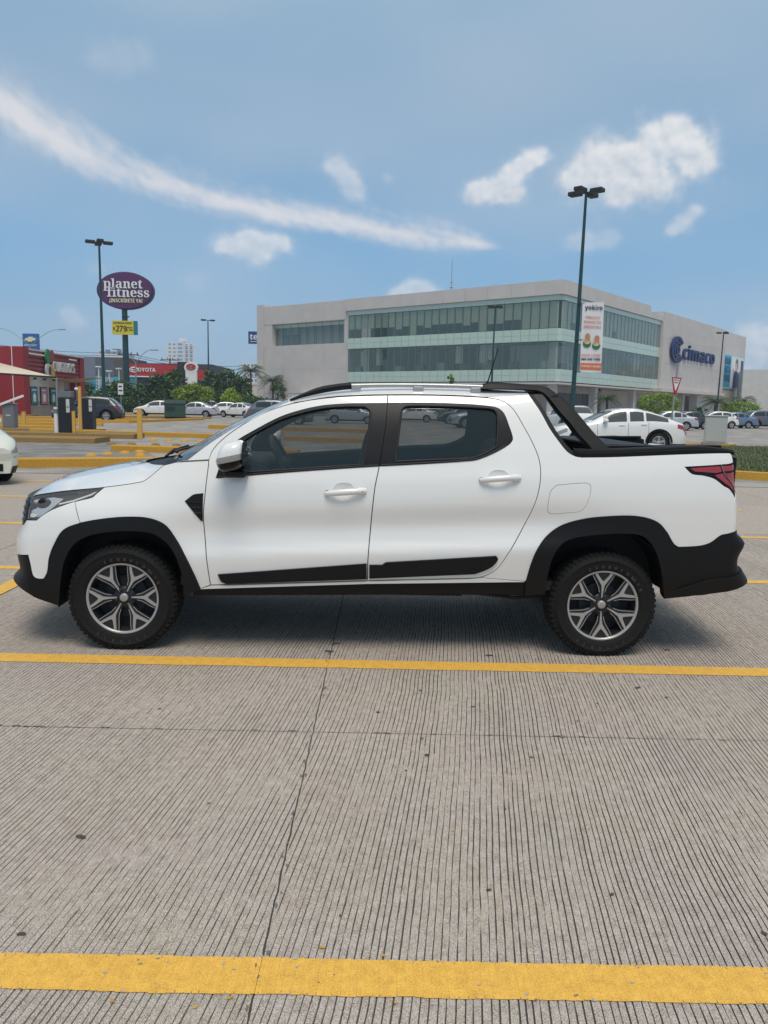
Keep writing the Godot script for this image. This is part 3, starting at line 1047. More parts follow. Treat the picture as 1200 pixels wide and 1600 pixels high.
func wheel_parts(parent: Node3D, ctr: Vector3, side: float, turn: float) -> void:
	var w := Node3D.new()
	w.name = "wheel"
	parent.add_child(w, true)
	w.position = ctr
	w.rotation = Vector3(0, 0.0 if side > 0 else PI, 0)
	# tyre, turned round z; the outer rim plane is z = 0
	var R := 0.312
	var zx := Transform3D(Basis(Vector3(1, 0, 0), Vector3(0, 0, 1), Vector3(0, -1, 0)), Vector3.ZERO)
	var ty := MB.new()
	ty.lathe([Vector2(0.198, -0.005), Vector2(0.206, 0.004), Vector2(0.222, 0.012), Vector2(0.245, 0.0165), Vector2(0.262, 0.016), Vector2(0.264, 0.0185), Vector2(0.268, 0.0185), Vector2(0.270, 0.0145), Vector2(0.288, 0.006), Vector2(0.299, -0.006), Vector2(0.305, -0.022), Vector2(0.306, -0.09), Vector2(0.305, -0.15), Vector2(0.296, -0.175), Vector2(0.27, -0.19), Vector2(0.23, -0.19), Vector2(0.198, -0.17)], 72, zx)
	for k in 58:
		var a := TAU * k / 58
		for e in [[0.0, -0.008, 0.050], [0.5, -0.062, 0.036], [0.0, -0.108, 0.036], [0.5, -0.150, 0.040]]:
			var b := Basis(Vector3(0, 0, 1), a + TAU / 58 * e[0])
			ty.box(Vector3(R - 0.0095, 0, e[1] - e[2] * 0.5 + 0.006), Vector3(0.014, 0.021 + 0.004 * (k % 3), e[2] - 0.006), 0.003, Transform3D(b, Vector3.ZERO))
		ty.box(Vector3(0.290, 0, 0.002), Vector3(0.022, 0.018 if k % 2 else 0.012, 0.010), 0.002, Transform3D(Basis(Vector3(0, 0, 1), a), Vector3.ZERO))
	for i in ty.v.size():
		ty.v[i].y = maxf(ty.v[i].y, -ctr.y + 0.0015)
	var tyre := obj(ty, M.tyre, "tyre", w)
	# raised names on the sidewall
	var lt := MB.new()
	for e in [["SCORPION", 112.0, -9.3], ["ATR", 42.0, -8.5], ["PIRELLI", 236.0, 11.0]]:
		for k in e[0].length():
			var ang := deg_to_rad(e[1] + e[2] * k - (turn if false else 0.0))
			var g := glyph(e[0][k], 0.024)
			var flip: bool = e[2] > 0.0
			var rad := 0.2285 if not flip else 0.2475
			var bs := Basis(Vector3(0, 0, 1), ang - PI / 2 + (PI if flip else 0.0))
			lt.append(g, Transform3D(bs, bs * Vector3(-0.009, rad if not flip else -rad, 0.0) + Vector3(0, 0, 0.0155 if not flip else 0.0175)))
	obj(lt, M.tyre_letter, "sidewall_lettering", tyre)
	var rim := MB.new()
	rim.lathe([Vector2(0.193, -0.006), Vector2(0.188, -0.018), Vector2(0.180, -0.05), Vector2(0.178, -0.16), Vector2(0.15, -0.165)], 48, zx)
	var disc := MB.new()
	disc.lathe([Vector2(0.001, -0.075), Vector2(0.12, -0.075), Vector2(0.122, -0.095)], 32, zx, false)
	disc.lathe([Vector2(0.12, -0.10), Vector2(0.18, -0.105)], 32, zx, false)
	var r0 := obj(rim, M.alloy_dark, "rim", w)
	obj(disc, M.cabin_grey, "brake_disc", w)
	var lip := MB.new()
	lip.lathe([Vector2(0.191, -0.008), Vector2(0.193, -0.002), Vector2(0.197, 0.0015), Vector2(0.204, 0.002), Vector2(0.209, 0.0), Vector2(0.210, -0.006)], 64, zx)
	obj(lip, M.alloy, "rim_lip", r0)
	var dish := func(p: Vector3) -> Vector3:
		var r := Vector2(p.x, p.y).length()
		return Vector3(p.x, p.y, p.z - 0.022 * (1.0 - smoothstep(0.03, 0.19, r)))
	for k in 6:
		var a := turn + TAU * k / 6
		var xf := Transform3D(Basis(Vector3(0, 0, 1), a), Vector3.ZERO)
		var arm := pv([[0.028, 0.016], [0.070, 0.0175], [0.102, 0.0240], [0.126, 0.0365], [0.150, 0.0505], [0.180, 0.0655], [0.187, 0.050], [0.193, 0.025], [0.195, 0.0], [0.193, -0.025], [0.187, -0.050], [0.180, -0.0655], [0.150, -0.0505], [0.126, -0.0365], [0.102, -0.0240], [0.070, -0.0175], [0.028, -0.016]])
		var dk := MB.new()
		dk.prism(arm, -0.042, -0.013, xf, dish)
		var sp := obj(dk, M.alloy_dark, "spoke", r0)
		var sv := MB.new()
		sv.prism(pv([[0.040, 0.0030], [0.085, 0.0052], [0.114, 0.0085], [0.137, 0.0225], [0.162, 0.0390], [0.185, 0.0525], [0.1895, 0.0400], [0.170, 0.0265], [0.150, 0.0115], [0.140, 0.0], [0.150, -0.0115], [0.170, -0.0265], [0.1895, -0.0400], [0.185, -0.0525], [0.162, -0.0390], [0.137, -0.0225], [0.114, -0.0085], [0.085, -0.0052], [0.040, -0.0030]]), -0.016, -0.0045, xf, dish)
		for s in [-1.0, 1.0]:
			var edge := [Vector2(0.072, 0.0158), Vector2(0.102, 0.0222), Vector2(0.126, 0.0346), Vector2(0.150, 0.0486), Vector2(0.180, 0.0636)]
			for i in edge.size() - 1:
				var p: Vector2 = edge[i] * Vector2(1, s)
				var q: Vector2 = edge[i + 1] * Vector2(1, s)
				var nn := (q - p).orthogonal().normalized() * 0.0016
				sv.prism(PackedVector2Array([p - nn, q - nn, q + nn, p + nn]), -0.016, -0.0105, xf, dish)
		obj(sv, M.alloy, "machined_face", sp)
	var hub := MB.new()
	hub.lathe([Vector2(0.064, -0.042), Vector2(0.062, -0.036), Vector2(0.028, -0.033), Vector2(0.0, -0.033)], 28, zx)
	obj(hub, M.alloy_dark, "hub", r0)
	var cap := MB.new()
	cap.lathe([Vector2(0.0235, -0.036), Vector2(0.0235, -0.022), Vector2(0.021, -0.019), Vector2(0.012, -0.0175), Vector2(0.0, -0.017)], 24, zx)
	for s in [-1.0, 1.0]:
		cap.tube([Vector3(0.003 * s, 0.010, -0.017), Vector3(0.011 * s, 0.008, -0.0175), Vector3(0.012 * s, -0.001, -0.0175), Vector3(0.006 * s, -0.004, -0.017)], 0.0016, 6)
		cap.tube([Vector3(0.004 * s, 0.006, -0.0165), Vector3(0.002 * s, -0.010, -0.017)], 0.0022, 6)
	obj(cap, M.alloy, "centre_cap", r0)
	for k in 4:
		var a := turn + PI / 4 * (1.0 if turn > 0.2 else 0.45) + TAU * k / 4
		var bl := MB.new()
		bl.lathe([Vector2(0.0095, 0.0), Vector2(0.0095, 0.010), Vector2(0.007, 0.0135), Vector2(0.0, 0.014)], 8, Transform3D(zx.basis, Vector3(cos(a) * 0.047, sin(a) * 0.047, -0.034)))
		obj(bl, M.alloy_dark, "wheel_bolt", r0)
var glyphs := {}
func glyph(ch: String, em: float, serif := false) -> MB:
	var key := ch + str(em)
	if glyphs.has(key):
		return glyphs[key]
	var mb := MB.new()
	var tm := TextMesh.new()
	var f := SystemFont.new()
	f.font_names = PackedStringArray(["Droid Sans"])
	f.font_weight = 700
	tm.font = f
	tm.font_size = 32
	tm.pixel_size = em / 32.0
	tm.depth = 0.0012
	tm.text = ch
	tm.horizontal_alignment = HORIZONTAL_ALIGNMENT_LEFT
	tm.vertical_alignment = VERTICAL_ALIGNMENT_CENTER
	var arr := tm.get_mesh_arrays()
	mb.v = arr[Mesh.ARRAY_VERTEX]
	mb.n = arr[Mesh.ARRAY_NORMAL]
	mb.t.resize(mb.v.size())
	mb.c.resize(mb.v.size())
	mb.c.fill(Color.WHITE)
	if arr[Mesh.ARRAY_INDEX] != null:
		mb.ix = arr[Mesh.ARRAY_INDEX]
	else:
		for i in mb.v.size():
			mb.ix.append(i)
	glyphs[key] = mb
	return mb

func build_truck() -> void:
	var yaw := 0.018651
	var an := Vector3(sin(yaw), 0, cos(yaw))
	truck = thing("pickup_truck", "white four-door pickup truck with black wheel arches and black bed bar", "pickup truck", Vector3(-1.47225, 0, -4.31524) - an * 0.79, yaw)
	var T2 := [truck, truck]
	# shared edges
	var gap_f := cv([[0.487, 1.09], [0.488, 1.062], [0.477, 0.902], [0.468, 0.758], [0.484, 0.58], [0.505, 0.393]])
	var cant := cv([[0.487, 1.09], [0.503, 1.139], [0.549, 1.196], [0.638, 1.268], [0.785, 1.357], [0.95, 1.414], [1.141, 1.448], [1.316, 1.463], [1.485, 1.47]])
	var gap_b := cv([[1.485, 1.47], [1.474, 1.299], [1.441, 1.074], [1.418, 0.951], [1.396, 0.694], [1.386, 0.534], [1.386, 0.433]])
	var rd := cv([[1.485, 1.47], [1.73, 1.474], [1.938, 1.471], [2.055, 1.466], [2.12, 1.456], [2.163, 1.437], [2.205, 1.395], [2.252, 1.314], [2.299, 1.224], [2.333, 1.136], [2.342, 1.057], [2.331, 0.957], [2.302, 0.855], [2.246, 0.731], [2.175, 0.609], [2.119, 0.519], [2.077, 0.485], [2.028, 0.463], [1.967, 0.455], [1.66, 0.444], [1.386, 0.433]])
	var fw := loop([cv([[0.535, 0.994], [0.805, 1.021], [1.106, 1.049], [1.442, 1.076]]), pv([[1.60, 1.085], [1.60, 1.427], [1.485, 1.424]]), cv([[1.485, 1.424], [1.35, 1.42], [1.248, 1.416], [1.114, 1.403], [0.991, 1.375], [0.87, 1.332], [0.719, 1.249], [0.632, 1.194], [0.572, 1.137], [0.553, 1.06], [0.535, 0.994]])])
	var rw := loop([pv([[1.30, 1.066]]), cv([[1.446, 1.076], [1.727, 1.096], [1.92, 1.112], [1.985, 1.121], [2.074, 1.156], [2.147, 1.195], [2.176, 1.216], [2.189, 1.242], [2.169, 1.312], [2.143, 1.379], [2.111, 1.407], [2.061, 1.418], [1.937, 1.426], [1.729, 1.429], [1.485, 1.424]]), pv([[1.30, 1.424]])])
	var fg := loop([cv([[0.702, 1.029], [0.794, 1.036], [1.353, 1.083]]), cv([[1.353, 1.083], [1.388, 1.35], [1.38, 1.386], [1.354, 1.404]], 5), cv([[1.354, 1.404], [1.249, 1.403], [1.114, 1.39], [0.992, 1.361], [0.871, 1.319], [0.72, 1.234], [0.66, 1.19]]), cv([[0.66, 1.19], [0.672, 1.10], [0.702, 1.029]])])
	var rg := loop([cv([[1.531, 1.102], [1.727, 1.115], [1.90, 1.124], [1.969, 1.132], [2.045, 1.162], [2.1, 1.198]]), cv([[2.1, 1.198], [2.108, 1.311], [2.106, 1.375], [2.089, 1.4], [2.06, 1.408]]), cv([[2.06, 1.408], [1.937, 1.413], [1.729, 1.415], [1.598, 1.412], [1.573, 1.401], [1.562, 1.375], [1.531, 1.102]])])
	var hood_edge := cv([[-0.545, 0.864], [-0.336, 0.898], [-0.104, 0.925], [0.103, 0.959], [0.138, 0.977], [0.225, 1.053]])
	var arch_f := cv([[-0.431, 0.412], [-0.41, 0.45], [-0.395, 0.535], [-0.359, 0.619], [-0.311, 0.689], [-0.227, 0.727], [-0.093, 0.755], [0.05, 0.769], [0.168, 0.764], [0.253, 0.73], [0.309, 0.659], [0.37, 0.554], [0.415, 0.456], [0.447, 0.369]])
	var arch_fi := cv([[-0.36, 0.243], [-0.327, 0.428], [-0.301, 0.528], [-0.247, 0.613], [-0.163, 0.662], [-0.045, 0.686], [0.097, 0.692], [0.203, 0.676], [0.273, 0.623], [0.324, 0.542], [0.35, 0.443], [0.355, 0.326]])
	var arch_r := cv([[3.063, 0.733], [3.013, 0.786], [2.95, 0.814], [2.856, 0.827], [2.714, 0.82], [2.594, 0.803], [2.478, 0.767], [2.397, 0.712], [2.336, 0.634], [2.305, 0.549], [2.283, 0.442]])
	var arch_ri := cv([[2.396, 0.366], [2.401, 0.474], [2.421, 0.588], [2.469, 0.661], [2.551, 0.698], [2.729, 0.723], [2.86, 0.726], [2.94, 0.705], [2.997, 0.634], [3.029, 0.56], [3.06, 0.457], [3.085, 0.346]])
	var bump_top := cv([[3.601, 0.747], [3.383, 0.73], [3.311, 0.681], [3.25, 0.662], [3.13, 0.654]])
	var bump_notch := cv([[3.13, 0.654], [3.103, 0.672], [3.063, 0.733]], 4)
	var light_low := cv([[-0.105, 0.925], [-0.147, 0.887], [-0.166, 0.869], [-0.262, 0.844], [-0.379, 0.8], [-0.438, 0.766], [-0.476, 0.735]], 4)
	var seam := pv([[-0.262, 0.844], [-0.22, 0.731]])
	# --- doors
	var g := 0.0026
	var door_f := loop([cant, gap_b, pv([[1.386, 0.433], [0.505, 0.393]]), rev(gap_f)])
	var white_f := shrink(biggest(Geometry2D.clip_polygons(door_f, fw)), g)
	var cup := func(x: float, y: float) -> PackedVector2Array:
		var o := PackedVector2Array()
		for k in 28:
			var a := TAU * k / 28
			o.append(Vector2(x + signf(cos(a)) * pow(absf(cos(a)), 0.75) * 0.060, y + 0.004 + sin(a) * 0.050 + 0.06 * 0.06 * cos(a)))
		return o
	var fd := both(white_f, M.paint_white, "front_door", T2, 0, 0.02, 0.03, [cup.call(1.245, 0.927)])
	var black_f := shrink(biggest(Geometry2D.intersect_polygons(door_f, fw)), g * 0.6)
	both(black_f, M.black_gloss, "window_frame", fd, -0.001, 0.03, 0.03, [fg])
	both(biggest(Geometry2D.offset_polygon(fg, 0.012)), M.truck_glass, "window_pane", fd, -0.012, 0.0, 0.04)
	var door_r := loop([rd, rev(gap_b)])
	var white_r := shrink(biggest(Geometry2D.clip_polygons(door_r, rw)), g)
	var rdo := both(white_r, M.paint_white, "rear_door", T2, 0, 0.02, 0.03, [cup.call(2.105, 1.012)])
	var black_r := shrink(biggest(Geometry2D.intersect_polygons(door_r, rw)), g * 0.6)
	both(black_r, M.black_gloss, "window_frame", rdo, -0.001, 0.03, 0.03, [rg])
	both(biggest(Geometry2D.offset_polygon(rg, 0.012)), M.truck_glass, "window_pane", rdo, -0.012, 0.0, 0.04)
	# rubber seal round the panes and a raised belt strip
	var belt := MB.new()
	for e in [[[0.545, 0.9975], [0.805, 1.0245], [1.106, 1.0525], [1.437, 1.0795]], [[1.452, 1.0800], [1.727, 1.0995], [1.92, 1.1155], [1.985, 1.1245], [2.074, 1.1595], [2.147, 1.1985]]]:
		var pts := []
		for p in cv(e):
			pts.append(skin_point(p.x, p.y) + skin_normal(p.x, p.y) * 0.002)
		belt.tube(pts, 0.0055, 8)
	both_mb(belt, M.seal, "belt_strip", T2)
	for e in [[fg, fd], [rg, rdo]]:
		var sl := MB.new()
		var pts := []
		for p in e[0]:
			pts.append(skin_point(p.x, p.y) - skin_normal(p.x, p.y) * 0.003)
		pts.append(pts[0]); pts.append(pts[1])
		sl.tube(pts, 0.0065, 6, false)
		both_mb(sl, M.seal, "window_seal", e[1])
	# handles in their cups
	for e in [[1.245, 0.927, 1.143, 0.921, 1.37, 0.936, fd, true], [2.105, 1.012, 2.001, 1.008, 2.228, 1.023, rdo, false]]:
		var cm := MB.new()
		var o := skin_point(e[0], e[1])
		cm.sheet(20, 6, func(a: float, r: float) -> Vector3:
			var ang := a * TAU
			var q := Vector2(e[0] + signf(cos(ang)) * pow(absf(cos(ang)), 0.75) * 0.062 * r, e[1] + 0.004 + sin(ang) * 0.052 * r + 0.0037 * cos(ang) * r)
			return skin_point(q.x, q.y) - skin_normal(q.x, q.y) * (0.001 + 0.014 * (1.0 - r * r)), o - Vector3(0, 0, 0.5))
		both_mb(cm, M.paint_white, "handle_cup", e[6])
		var hd := MB.new()
		var pts := []
		var rr := []
		for k in 15:
			var f := k / 14.0
			var x := lerpf(e[2] + 0.006, e[4] - 0.006, f)
			var y := lerpf(e[3] - 0.001, e[5] + 0.002, f)
			pts.append(skin_point(x, y) + skin_normal(x, y) * (0.006 + 0.026 * pow(sin(PI * clampf(f * 1.02, 0, 1)), 0.45)))
			rr.append(0.0185 * (0.62 + 0.38 * pow(sin(PI * clampf(0.06 + f * 0.9, 0, 1)), 0.5)) + (0.004 if f > 0.8 else 0.0))
		hd.tube(pts, rr, 12)
		# flatter towards the door than it is tall
		for i in hd.v.size():
			var k := clampi(int((hd.v[i].x - e[2]) / (e[4] - e[2]) * 14.0 + 0.5), 0, 14)
			hd.v[i].z = pts[k].z + (hd.v[i].z - pts[k].z) * 0.6
		var hh := both_mb(hd, M.paint_white, "door_handle", e[6])
		var bs := MB.new()
		for x in [e[2] + 0.012, e[4] - 0.014]:
			var y: float = lerpf(e[3], e[5], (x - e[2]) / (e[4] - e[2]))
			bs.blob(skin_point(x, y) + Vector3(0, 0, 0.001), Vector3(0.0165, 0.0175, 0.003), 1, 1, 18, 8)
		both_mb(bs, M.seal, "handle_gasket", hh)
		if e[7]:
			var kl := MB.new()
			kl.lathe([Vector2(0.0075, 0), Vector2(0.007, 0.003), Vector2(0.0, 0.003)], 14, Transform3D(Basis(Vector3(1, 0, 0), Vector3(0, 0, 1), Vector3(0, -1, 0)), pts[13] + Vector3(0, 0, 0.0105)))
			both_mb(kl, M.lamp_silver, "key_lock", hh)
	# black rub strips
	both(cv_loop([[[0.55, 0.458], [1.38, 0.534]], [[1.38, 0.534], [1.382, 0.444]], [[1.382, 0.444], [0.595, 0.404]], [[0.595, 0.404], [0.568, 0.418], [0.55, 0.458]]]), M.black_plastic, "rub_strip", fd, 0.012, 0.014)
	both(cv_loop([[[1.395, 0.527], [1.467, 0.528]], [[1.467, 0.528], [1.486, 0.543]], [[1.486, 0.543], [2.104, 0.59]], [[2.104, 0.59], [2.114, 0.572], [2.089, 0.534], [2.047, 0.507], [1.987, 0.483]], [[1.987, 0.483], [1.396, 0.448]]]), M.black_plastic, "rub_strip", rdo, 0.012, 0.014)
	# --- fender, pillar, bed side
	var fender := loop([pv([[-0.22, 0.731]]), rev(seam), rev(light_low.slice(0, 13)), hood_edge.slice(12), pv([[0.3, 1.073], [0.487, 1.088]]), gap_f, pv([[0.447, 0.369]]), rev(arch_slice(arch_f, -0.22))])
	var fen := both(shrink(fender, g), M.paint_white, "front_wing", T2)
	both(pv([[0.365, 0.863], [0.408, 0.898], [0.425, 0.904], [0.467, 0.909], [0.464, 0.752], [0.452, 0.758]]), M.black_plastic, "wing_vent", fen, 0.004, 0.008, 0.02)
	var vr := MB.new()
	for k in 3:
		var y := 0.80 + 0.03 * k
		var x0 := 0.41 - 0.017 * k + 0.006
		vr.bar(skin_point(x0, y) + Vector3(0, 0, 0.005), skin_point(0.458, y - 0.004) + Vector3(0, 0, 0.005), 0.008, 0.006, 0.002)
	both_mb(vr, M.black_gloss, "vent_blade", fen)
	var pillar := loop([pv([[0.30, 1.079], [0.367, 1.086]]), cv([[0.367, 1.086], [0.488, 1.18], [0.609, 1.261], [0.722, 1.323], [0.796, 1.364], [0.92, 1.421]]), pv([[0.95, 1.419]]), rev(cv([[0.487, 1.094], [0.503, 1.143], [0.549, 1.2], [0.638, 1.272], [0.785, 1.361], [0.95, 1.419]]))])
	both(pillar, M.paint_white, "windscreen_pillar", T2, 0, 0.03)
	var c_edge := cv([[2.29, 1.491], [2.351, 1.398], [2.403, 1.299], [2.456, 1.222], [2.496, 1.174], [2.537, 1.151], [2.572, 1.145]])
	var bed_rail := cv([[2.572, 1.145], [2.75, 1.151], [3.134, 1.173], [3.383, 1.184], [3.44, 1.178], [3.50, 1.135]])
	var tl := loop([cv([[3.148, 1.103], [3.30, 1.114], [3.499, 1.133], [3.70, 1.142]]), pv([[3.70, 0.985]]), cv([[3.60, 0.955], [3.53, 0.935], [3.47, 0.947], [3.373, 1.0], [3.313, 1.042], [3.25, 1.059], [3.188, 1.067], [3.148, 1.103]])])
	var quarter := loop([pv([[2.055, 1.471]]), pv([[2.29, 1.491]]), c_edge, bed_rail, pv([[3.70, 1.14], [3.70, 0.752]]), pv([[3.601, 0.747]]), bump_top, bump_notch, arch_r, pv([[2.276, 0.441], [2.03, 0.459]]), rev(rd_slice(rd))])
	var quarter2 := shrink(biggest(Geometry2D.clip_polygons(quarter, tl)), g * 0.8)
	var fuel := cv([[2.43, 0.991], [2.60, 1.006], [2.622, 0.985], [2.606, 0.897], [2.57, 0.846], [2.50, 0.835], [2.404, 0.828], [2.385, 0.85], [2.396, 0.954], [2.43, 0.991]], 5)
	fuel.remove_at(fuel.size() - 1)
	var q := both(quarter2, M.paint_white, "bed_side", T2, 0, 0.02, 0.03, [fuel])
	both(shrink(fuel, 0.0022), M.paint_white, "fuel_flap", q, -0.0004, 0.02)
	both(loop([c_edge, rev(cv([[2.318, 1.491], [2.376, 1.402], [2.427, 1.308], [2.476, 1.236], [2.513, 1.192], [2.548, 1.170], [2.585, 1.163]])), pv([[2.318, 1.491]])]), M.black_plastic, "pillar_trim", q, -0.006, 0.02, 0.02)
	both(pv([[0.449, 0.369], [1.386, 0.414], [2.273, 0.438], [2.03, 0.4575], [1.967, 0.449], [1.386, 0.4275], [0.507, 0.3875]]), M.paint_white, "sill_lip", T2, 0.004, 0.03)
	both(pv([[0.40, 0.362], [1.386, 0.410], [2.30, 0.435], [2.30, 0.356], [1.387, 0.34], [0.40, 0.322]]), M.black_plastic, "sill", T2, -0.012, 0.10)
	# --- arches
	both(loop([arch_f, rev(arch_fi)]), M.black_plastic, "wheel_arch", T2, 0.010, 0.045)
	both(loop([arch_r, pv([[2.28, 0.356]]), arch_ri, pv([[3.085, 0.50]])]), M.black_plastic, "wheel_arch", T2, 0.010, 0.045)
	for x in [0.0, 2.737]:
		var wl := MB.new()
		var yc := 0.36
		var R0 := 0.365 if x < 1.0 else 0.385
		for k in 16:
			var a0 := lerpf(0.02, PI + (0.30 if x < 1.0 else -0.02), k / 16.0)
			var a1 := lerpf(0.02, PI + (0.30 if x < 1.0 else -0.02), (k + 1) / 16.0)
			var p0 := Vector3(x + cos(a0) * R0, yc + sin(a0) * R0, 0.79)
			var p1 := Vector3(x + cos(a1) * R0, yc + sin(a1) * R0, 0.79)
			wl.qo(p0, p1, p1 - Vector3(0, 0, 0.32), p0 - Vector3(0, 0, 0.32), p0 + (p0 - Vector3(x, yc, 0.6)))
			wl.qo(p0 - Vector3(0, 0, 0.32), p1 - Vector3(0, 0, 0.32), Vector3(x, yc, 0.47), Vector3(x, yc, 0.47), Vector3(x, yc, 0.1))
		both_mb(wl, M.seal, "arch_liner", T2)
	# --- front end
	var bumper := loop([pv([[-0.22, 0.731]]), rev(seam), light_low.slice(12), pv([[-0.602, 0.733], [-0.68, 0.70], [-1.301, 0.70], [-1.301, 0.545], [-0.74, 0.527], [-0.545, 0.54]]), cv([[-0.545, 0.54], [-0.525, 0.49], [-0.506, 0.431], [-0.485, 0.409], [-0.446, 0.406], [-0.423, 0.416]], 4), rev(arch_slice2(arch_f, -0.22))])
	# the outline runs the other way along the arch
	bumper = loop([seam, light_low.slice(12)])
	bumper = loop([rev(seam), light_low.slice(12), pv([[-0.602, 0.733], [-0.68, 0.70], [-1.301, 0.70], [-1.301, 0.545], [-0.74, 0.527], [-0.545, 0.54]]), cv([[-0.545, 0.54], [-0.525, 0.49], [-0.506, 0.431], [-0.485, 0.409], [-0.446, 0.406], [-0.423, 0.416]], 4), arch_slice2(arch_f, -0.22)])
	var fb := MB.new()
	panel(fb, shrink(bumper, 0.0015), 0.0, 0.02)
	var fbm := MB.new()
	fbm.append(fb); fbm.append(fb.mirrored())
	var fbo := obj(fbm, M.paint_white, "front_bumper", truck)
	var lowp := loop([pv([[-1.301, 0.545], [-0.74, 0.527], [-0.545, 0.54]]), cv([[-0.545, 0.54], [-0.525, 0.49], [-0.506, 0.431], [-0.485, 0.409], [-0.446, 0.406], [-0.423, 0.416]], 4), pv([[-0.40, 0.44], [-0.327, 0.428], [-0.36, 0.243]]), cv([[-0.36, 0.243], [-0.393, 0.253], [-0.47, 0.277], [-0.562, 0.308], [-0.697, 0.342], [-0.793, 0.358], [-1.301, 0.362]], 4)])
	var lb := MB.new()
	panel(lb, lowp, -0.006, 0.05)
	var lbm := MB.new()
	lbm.append(lb); lbm.append(lb.mirrored())
	obj(lbm, M.black_plastic, "lower_bumper", fbo)
	var gp := pv([[-1.301, 0.70], [-0.68, 0.70], [-0.602, 0.733], [-0.60, 0.79], [-0.61, 0.855], [-1.301, 0.865]])
	var gm := MB.new()
	panel(gm, gp, 0.002, 0.03)
	var gmm := MB.new()
	gmm.append(gm); gmm.append(gm.mirrored())
	for k in 4:
		var y := 0.725 + 0.034 * k
		var pts := []
		for i in 21:
			var u := lerpf(-1.3, -0.66, i / 20.0)
			pts.append(skin_point(u, y) + skin_normal(u, y) * 0.003)
		var bar := MB.new()
		bar.tube(pts, 0.004, 6)
		gmm.append(bar); gmm.append(bar.mirrored())
	obj(gmm, M.black_gloss, "grille", fbo)
	# headlights: dark housing, silver reflectors, a bright strip, a clear lens
	var hl := loop([cv([[-0.611, 0.855], [-0.545, 0.862], [-0.336, 0.895], [-0.105, 0.925]]), light_low, pv([[-0.602, 0.735]]), cv([[-0.602, 0.735], [-0.597, 0.788], [-0.611, 0.855]], 3)])
	var hlo := both(shrink(hl, 0.002), M.alloy_dark, "headlight", T2, -0.022, 0.0)
	both(shrink(hl, 0.003), M.lamp_lens, "lens", hlo, -0.002, 0.01)
	both(pv([[-0.585, 0.845], [-0.40, 0.868], [-0.34, 0.862], [-0.41, 0.80], [-0.47, 0.755], [-0.585, 0.748]]), M.lamp_silver, "reflector", hlo, -0.018, 0.01, 0.02)
	var pj := MB.new()
	for e in [[-0.45, 0.83, 0.042], [-0.535, 0.815, 0.03]]:
		pj.blob(skin_point(e[0], e[1]) - skin_normal(e[0], e[1]) * 0.02, Vector3.ONE * e[2] * Vector3(1.0, 0.85, 0.4), 1, 1, 16, 10)
	both_mb(pj, M.black_gloss, "projector", hlo)
	both(pv([[-0.36, 0.836], [-0.28, 0.857], [-0.20, 0.885], [-0.155, 0.905], [-0.20, 0.900], [-0.26, 0.892], [-0.262, 0.898], [-0.19, 0.908], [-0.135, 0.914], [-0.175, 0.886], [-0.275, 0.849], [-0.362, 0.828]]), M.lamp_clear, "light_strip", hlo, -0.014, 0.006, 0.015)
	both(pv([[-0.575, 0.752], [-0.50, 0.752], [-0.47, 0.770], [-0.52, 0.775], [-0.575, 0.772]]), M.lamp_clear, "indicator", hlo, -0.013, 0.006, 0.015)
	# --- bonnet, windscreen, roof
	var hc := [[-0.645, 0.862], [-0.60, 0.915], [-0.445, 0.963], [-0.278, 0.998], [-0.14, 1.024], [-0.04, 1.036]]
	var hoodc := cv(hc, 8)
	var he3 := []
	for p in hood_edge:
		he3.append(skin_point(p.x, p.y) - Vector3(0, -0.001, 0.002))
	var hm := MB.new()
	hm.sheet(36, 30, func(s: float, z: float) -> Vector3:
		var e := along3(he3, s)
		var c := along2(hoodc, s)
		var k := z * 2.0 - 1.0
		var a := absf(k)
		var y := lerpf(c.y, e.y, pow(a, 3.2))
		# two low ridges
		y += 0.006 * exp(-pow((a - 0.62) / 0.10, 2.0)) * smoothstep(0.0, 0.25, s)
		return Vector3(lerpf(c.x, e.x, pow(a, 2.0)), y, e.z * k), Vector3(0, 0.2, 0))
	var hood := obj(hm, M.paint_white, "bonnet", truck)
	for s in [-1.0, 1.0]:
		var hs := MB.new()
		for i in he3.size() - 1:
			var a := Vector3(he3[i].x, he3[i].y, he3[i].z * s)
			var b := Vector3(he3[i + 1].x, he3[i + 1].y, he3[i + 1].z * s)
			hs.qo(a, b, b - Vector3(0, 0.02, 0), a - Vector3(0, 0.02, 0), Vector3(a.x, a.y, 0))
		obj(hs, M.seal, "bonnet_edge", hood)
	var ps := cv([[0.367, 1.086], [0.488, 1.18], [0.609, 1.261], [0.722, 1.323], [0.796, 1.364], [0.92, 1.421]], 5)
	var pc := cv([[0.155, 1.068], [0.203, 1.097], [0.342, 1.174], [0.488, 1.262], [0.621, 1.328], [0.709, 1.372], [0.80, 1.412], [0.885, 1.446]], 5)
	var scr := func(s: float, k: float) -> Vector3:
		var e := along2(ps, s)
		var c := along2(pc, s)
		var ew := half_width(e.x, e.y) - 0.004
		var a := absf(k)
		return Vector3(lerpf(c.x, e.x, pow(a, 2.4)), lerpf(c.y, e.y, pow(a, 2.4)), ew * k)
	var ws := MB.new()
	ws.sheet(20, 24, func(s: float, z: float) -> Vector3: return scr.call(s, z * 2.0 - 1.0), Vector3(1.5, 0.8, 0))
	obj(ws, M.screen_glass, "windscreen", truck)
	# cowl and wipers
	var cw := MB.new()
